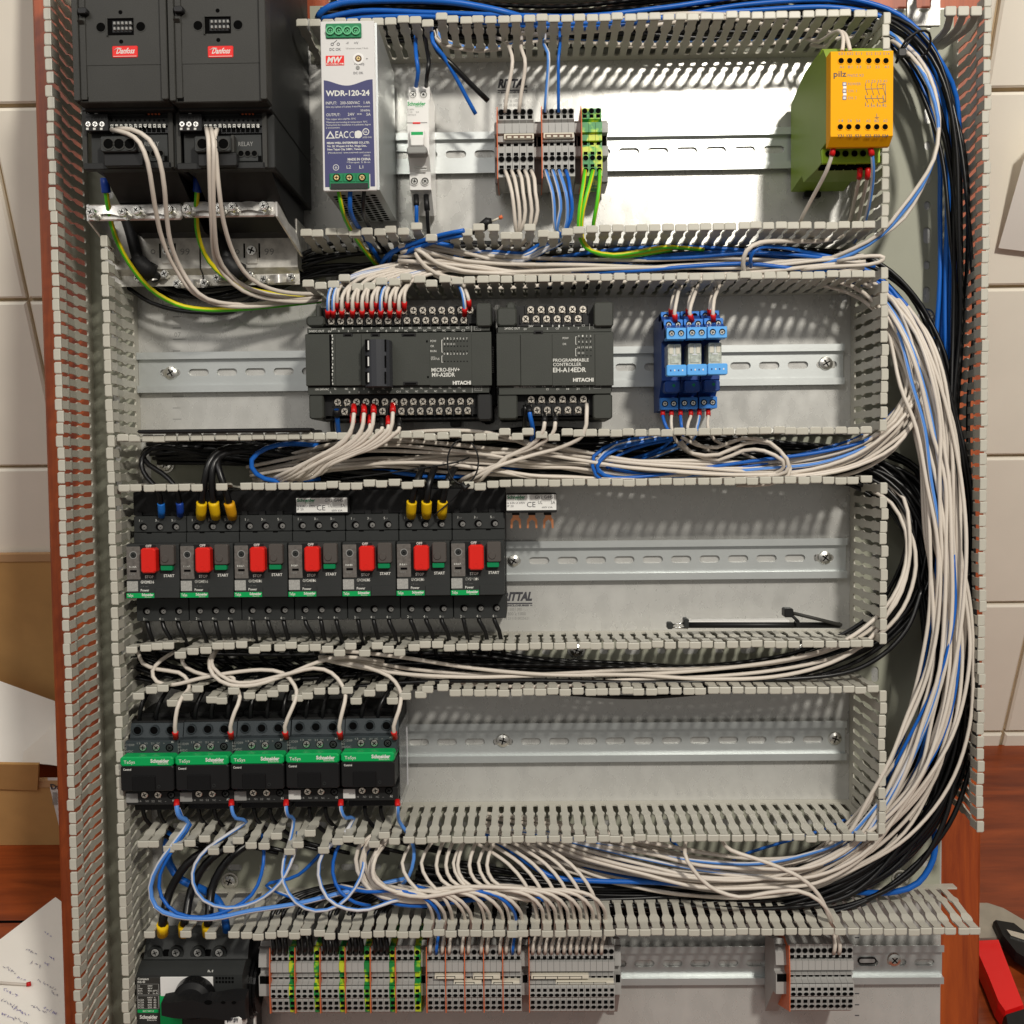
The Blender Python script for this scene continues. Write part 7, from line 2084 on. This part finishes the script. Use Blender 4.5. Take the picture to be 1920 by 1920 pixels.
# wires into the lower strips
def lower(x, c, kind, k):
    if kind == 'B':
        top = [(x + 4, 1752, 52), (x + 6, 1722, 62), (x - 2, 1702, 76), (x - 28, 1680, 80), (x - 75, 1670, 78), (x - 130, 1672, 72), (x - 190, 1660, 60)] if k % 3 else [(x + 4, 1752, 52), (x + 6, 1722, 62), (x, 1700, 76), (x - 14, 1678, 78), (x - 40, 1650, 74), (x - 52, 1618, 66), (x - 36, 1584, 54), (x - 10, 1560, 34)]
    else:
        top = [(x + 6, 1752, 52), (x + 8, 1722, 62), (x + 3, 1700, 76), (x - 22, 1678, 80), (x - 70, 1668, 78), (x - 130, 1672, 72), (x - 180, 1662, 60)] if k % 2 else [(x + 6, 1752, 52), (x + 8, 1722, 62), (x + 1, 1690, 74), (x - 16, 1655, 74), (x - 46, 1620, 68), (x - 90, 1590, 58), (x - 130, 1570, 40)]
    wire([(x, 1788, 57), (x + 1, 1772, 60)] + top, c, 1.55, {'w': 'white wire dropping through the duct fingers into the lower strips', 's': 'striped wire dropping through the duct fingers into the lower strips'}[c], 'wires dropping into the lower terminal strips')
for k, (x, c) in enumerate(((806, 'w'), (818, 's'), (829, 'w'), (842, 'w'), (866, 'w'), (878, 'w'), (902, 'w'), (913, 'w'), (937, 'w'), (949, 'w'), (961, 's'), (973, 'w'))): lower(x, c, 'B', k)
for k in range(12): lower(999 + k * 11.7, 'w', 'C', k)
for k, (c0_, c1_) in enumerate(((846, 830), (866, 848), (886, 870), (905, 892), (940, 925))):
    wire([(c0_ - 8, 1566, 40), (c1_ - 4, 1590, 62), (c1_ - 12, 1622, 70), (c1_ - 2, 1650, 74), (c1_ + 28, 1668, 76), (c1_ + 70, 1672, 74), (c1_ + 120, 1690, 60)], 'w', 1.6, 'white wire looping down out of the upper fingers of the wide duct', 'white loops in the middle of the wide duct')
for g in range(5):
    for k in range(3):
        x = 514 + g * 47.6 + k * 11.2
        j = random.uniform(-3, 3)
        wire([(x, 1788, 57), (x - 1, 1770, 60), (x - 4, 1750, 52), (x - 6 + j, 1725, 54), (x + 2 + j, 1702, 48), (x + 30, 1682, 36), (x + 90, 1664, 28), (x + 180, 1652, 22)], 'k', 1.9, 'black wire dropping into the long lower strip', 'black wires dropping into the long lower strip')
wire([(1563, 1788, 57), (1566, 1772, 60), (1562, 1745, 56), (1553, 1715, 74), (1535, 1678, 80), (1500, 1645, 82), (1440, 1618, 80), (1385, 1600, 78), (1362, 1588, 72), (1350, 1566, 50)], 'w', 1.7, 'white wire swinging from the lone strip up to the duct above, upper branch')
wire([(1573, 1788, 57), (1575, 1772, 60), (1566, 1745, 56), (1556, 1715, 74), (1535, 1688, 80), (1495, 1670, 82), (1440, 1674, 80), (1385, 1682, 78), (1330, 1662, 76), (1298, 1628, 74), (1284, 1600, 70), (1288, 1566, 46)], 'w', 1.7, 'white wire swinging from the lone strip, lower branch with the deep loop')
# main switch leads
for k, p in enumerate(([(305, 1752, 64), (305, 1728, 70), (308, 1712, 68), (318, 1672, 60), (350, 1620, 56), (400, 1586, 46), (450, 1560, 30)], [(345, 1752, 60), (346, 1728, 66), (350, 1712, 64), (358, 1670, 54), (385, 1620, 50), (430, 1585, 42), (480, 1560, 26)], [(390, 1752, 60), (390, 1728, 66), (392, 1712, 64), (396, 1670, 54), (415, 1628, 50), (450, 1592, 42), (500, 1565, 26)])):
    wire(p, 'k', 3.7, ['left', 'middle', 'right'][k] + ' one of the three thick black cables feeding the main switch', 'thick black cables of the main switch', f0='ferrule_yellow', fr=4.8, fl=12)
wire([(425, 1746, 44), (420, 1715, 48), (408, 1688, 44), (380, 1668, 36), (340, 1650, 30), (318, 1620, 26), (312, 1585, 22), (320, 1560, 14)], 'b', 3.4, 'thick blue cable behind the black ones above the main switch')
# loose leads at the lower contactor side
for i in range(5):
    for k in range(2):
        x = 268 + i * 104 + k * 30
        PACKED.tube(smooth_path([U3(p) for p in ((x, 1512, 50), (x + 4, 1535, 48), (x + 30, 1560, 40), (x + 70, 1580, 30), (x + 150, 1600, 22))], 7), 1.8, 7, 'wire_black')
# ---- the right hand bundle
LW = {'w': 'white wire of the big bundle curving down the right duct', 'p': 'pale blue wire of the big bundle curving down the right duct', 's': 'striped wire of the big bundle curving down the right duct', 'b': 'blue wire of the big bundle curving down the right duct'}
bundle([(1640, 548, 34), (1672, 572, 54), (1706, 630, 66), (1732, 710, 72), (1752, 800, 74), (1766, 900, 76), (1776, 1020, 78), (1780, 1140, 78), (1772, 1250, 78), (1748, 1350, 78), (1712, 1440, 76), (1662, 1520, 72), (1600, 1585, 64), (1520, 1625, 58), (1420, 1638, 54), (1310, 1632, 50), (1200, 1612, 46), (1100, 1590, 40), (1010, 1568, 30), (900, 1548, 20)],
       18, 'wwwwwwwwwwp', 1.6, [9, 12, 14, 15, 15, 15, 14, 13, 14, 17, 19, 19, 17, 15, 14, 14, 14, 14, 13, 12], 7, LW, 'big bundle in the right duct', 60, wob=.28)
bundle([(1655, 560, 30), (1688, 620, 50), (1716, 720, 58), (1742, 850, 62), (1764, 1000, 66), (1790, 1120, 70), (1796, 1230, 72), (1776, 1350, 72), (1730, 1450, 70), (1665, 1540, 64), (1590, 1600, 54), (1490, 1650, 46), (1380, 1665, 38), (1260, 1655, 34), (1140, 1630, 30), (1040, 1600, 26), (960, 1570, 20)],
       12, 'wwwwwwwws', 1.5, [8, 10, 12, 13, 14, 12, 12, 16, 19, 19, 16, 13, 12, 12, 12, 12, 12], 6, LW, 'big bundle in the right duct', 61, wob=.4)
bundle([(1735, 640, 40), (1768, 780, 44), (1788, 920, 46), (1794, 1060, 48), (1796, 1200, 50), (1790, 1330, 54), (1768, 1430, 54), (1730, 1520, 52), (1670, 1600, 48), (1580, 1660, 42), (1460, 1690, 36), (1330, 1700, 30), (1200, 1700, 26), (1060, 1692, 24), (930, 1678, 22), (780, 1658, 20)],
       30, 'k', 2.1, [8, 9, 11, 13, 15, 17, 19, 20, 19, 17, 16, 15, 15, 15, 15, 15], 11, 'black cable of the thick bundle sweeping round the right side', gB, 62, wob=.25)
bundle([(1690, 70, 20), (1740, 150, 22), (1768, 280, 24), (1772, 400, 26), (1770, 520, 26), (1768, 650, 26), (1765, 800, 26), (1758, 950, 26), (1752, 1100, 26), (1748, 1250, 28), (1736, 1400, 30)], 3, 'b', 2.0, 8, 4, 'blue cable low in the right duct behind the white bundle', 'blue cables low in the right duct', 63)
for k, p in enumerate(([(1788, 1040, 82), (1790, 1150, 84), (1764, 1260, 84), (1716, 1360, 80), (1680, 1430, 72), (1655, 1480, 50)], [(1760, 1000, 60), (1748, 1150, 66), (1724, 1280, 68), (1694, 1380, 64), (1662, 1450, 46)])):
    wire(p, 's', 1.3, ['outer thin striped wire', 'inner thin striped wire'][k] + ' running down into the gap right of the contactors')
wire([(1690, 1490, 40), (1740, 1520, 40), (1752, 1560, 44), (1750, 1610, 46), (1722, 1655, 46), (1680, 1672, 44), (1630, 1674, 36), (1580, 1670, 26)], 'b', 2.6, 'bright blue cable bending round the lower right screw')
wire([(900, 1560, 24), (955, 1592, 44), (1000, 1625, 50), (1045, 1646, 52), (1120, 1652, 48), (1220, 1654, 40), (1330, 1660, 30)], 'b', 2.2, 'blue cable slanting across the middle of the wide duct')
wire([(1240, 1560, 30), (1330, 1630, 34), (1400, 1600, 40), (1530, 1560, 44), (1600, 1530, 40)], 's', 1.3, 'striped wire crossing behind the white swag of the wide duct')
wire([(1140, 1560, 26), (1240, 1600, 44), (1340, 1620, 52), (1430, 1622, 56), (1530, 1600, 56), (1600, 1575, 46)], 'w', 1.7, 'highest white wire sagging along the right part of the wide duct')

solo(PACKED, 'packed_cables', 'dense mass of black cables packed in the ducts and round the right side', 'cables', None, 'stuff')

# ============================================================ lean everything that is fixed to the panel
bpy.context.view_layer.update()
_room = set(o.name for o in ROOM)
for o in list(S.objects):
    if 'org' in o: del o['org']
for o in list(S.objects):
    if o.parent is None and o.type in ('MESH', 'EMPTY') and o.name not in _room:
        o.matrix_world = G @ o.matrix_basis
for me in bpy.data.meshes:
    if me.users == 0: bpy.data.meshes.remove(me)
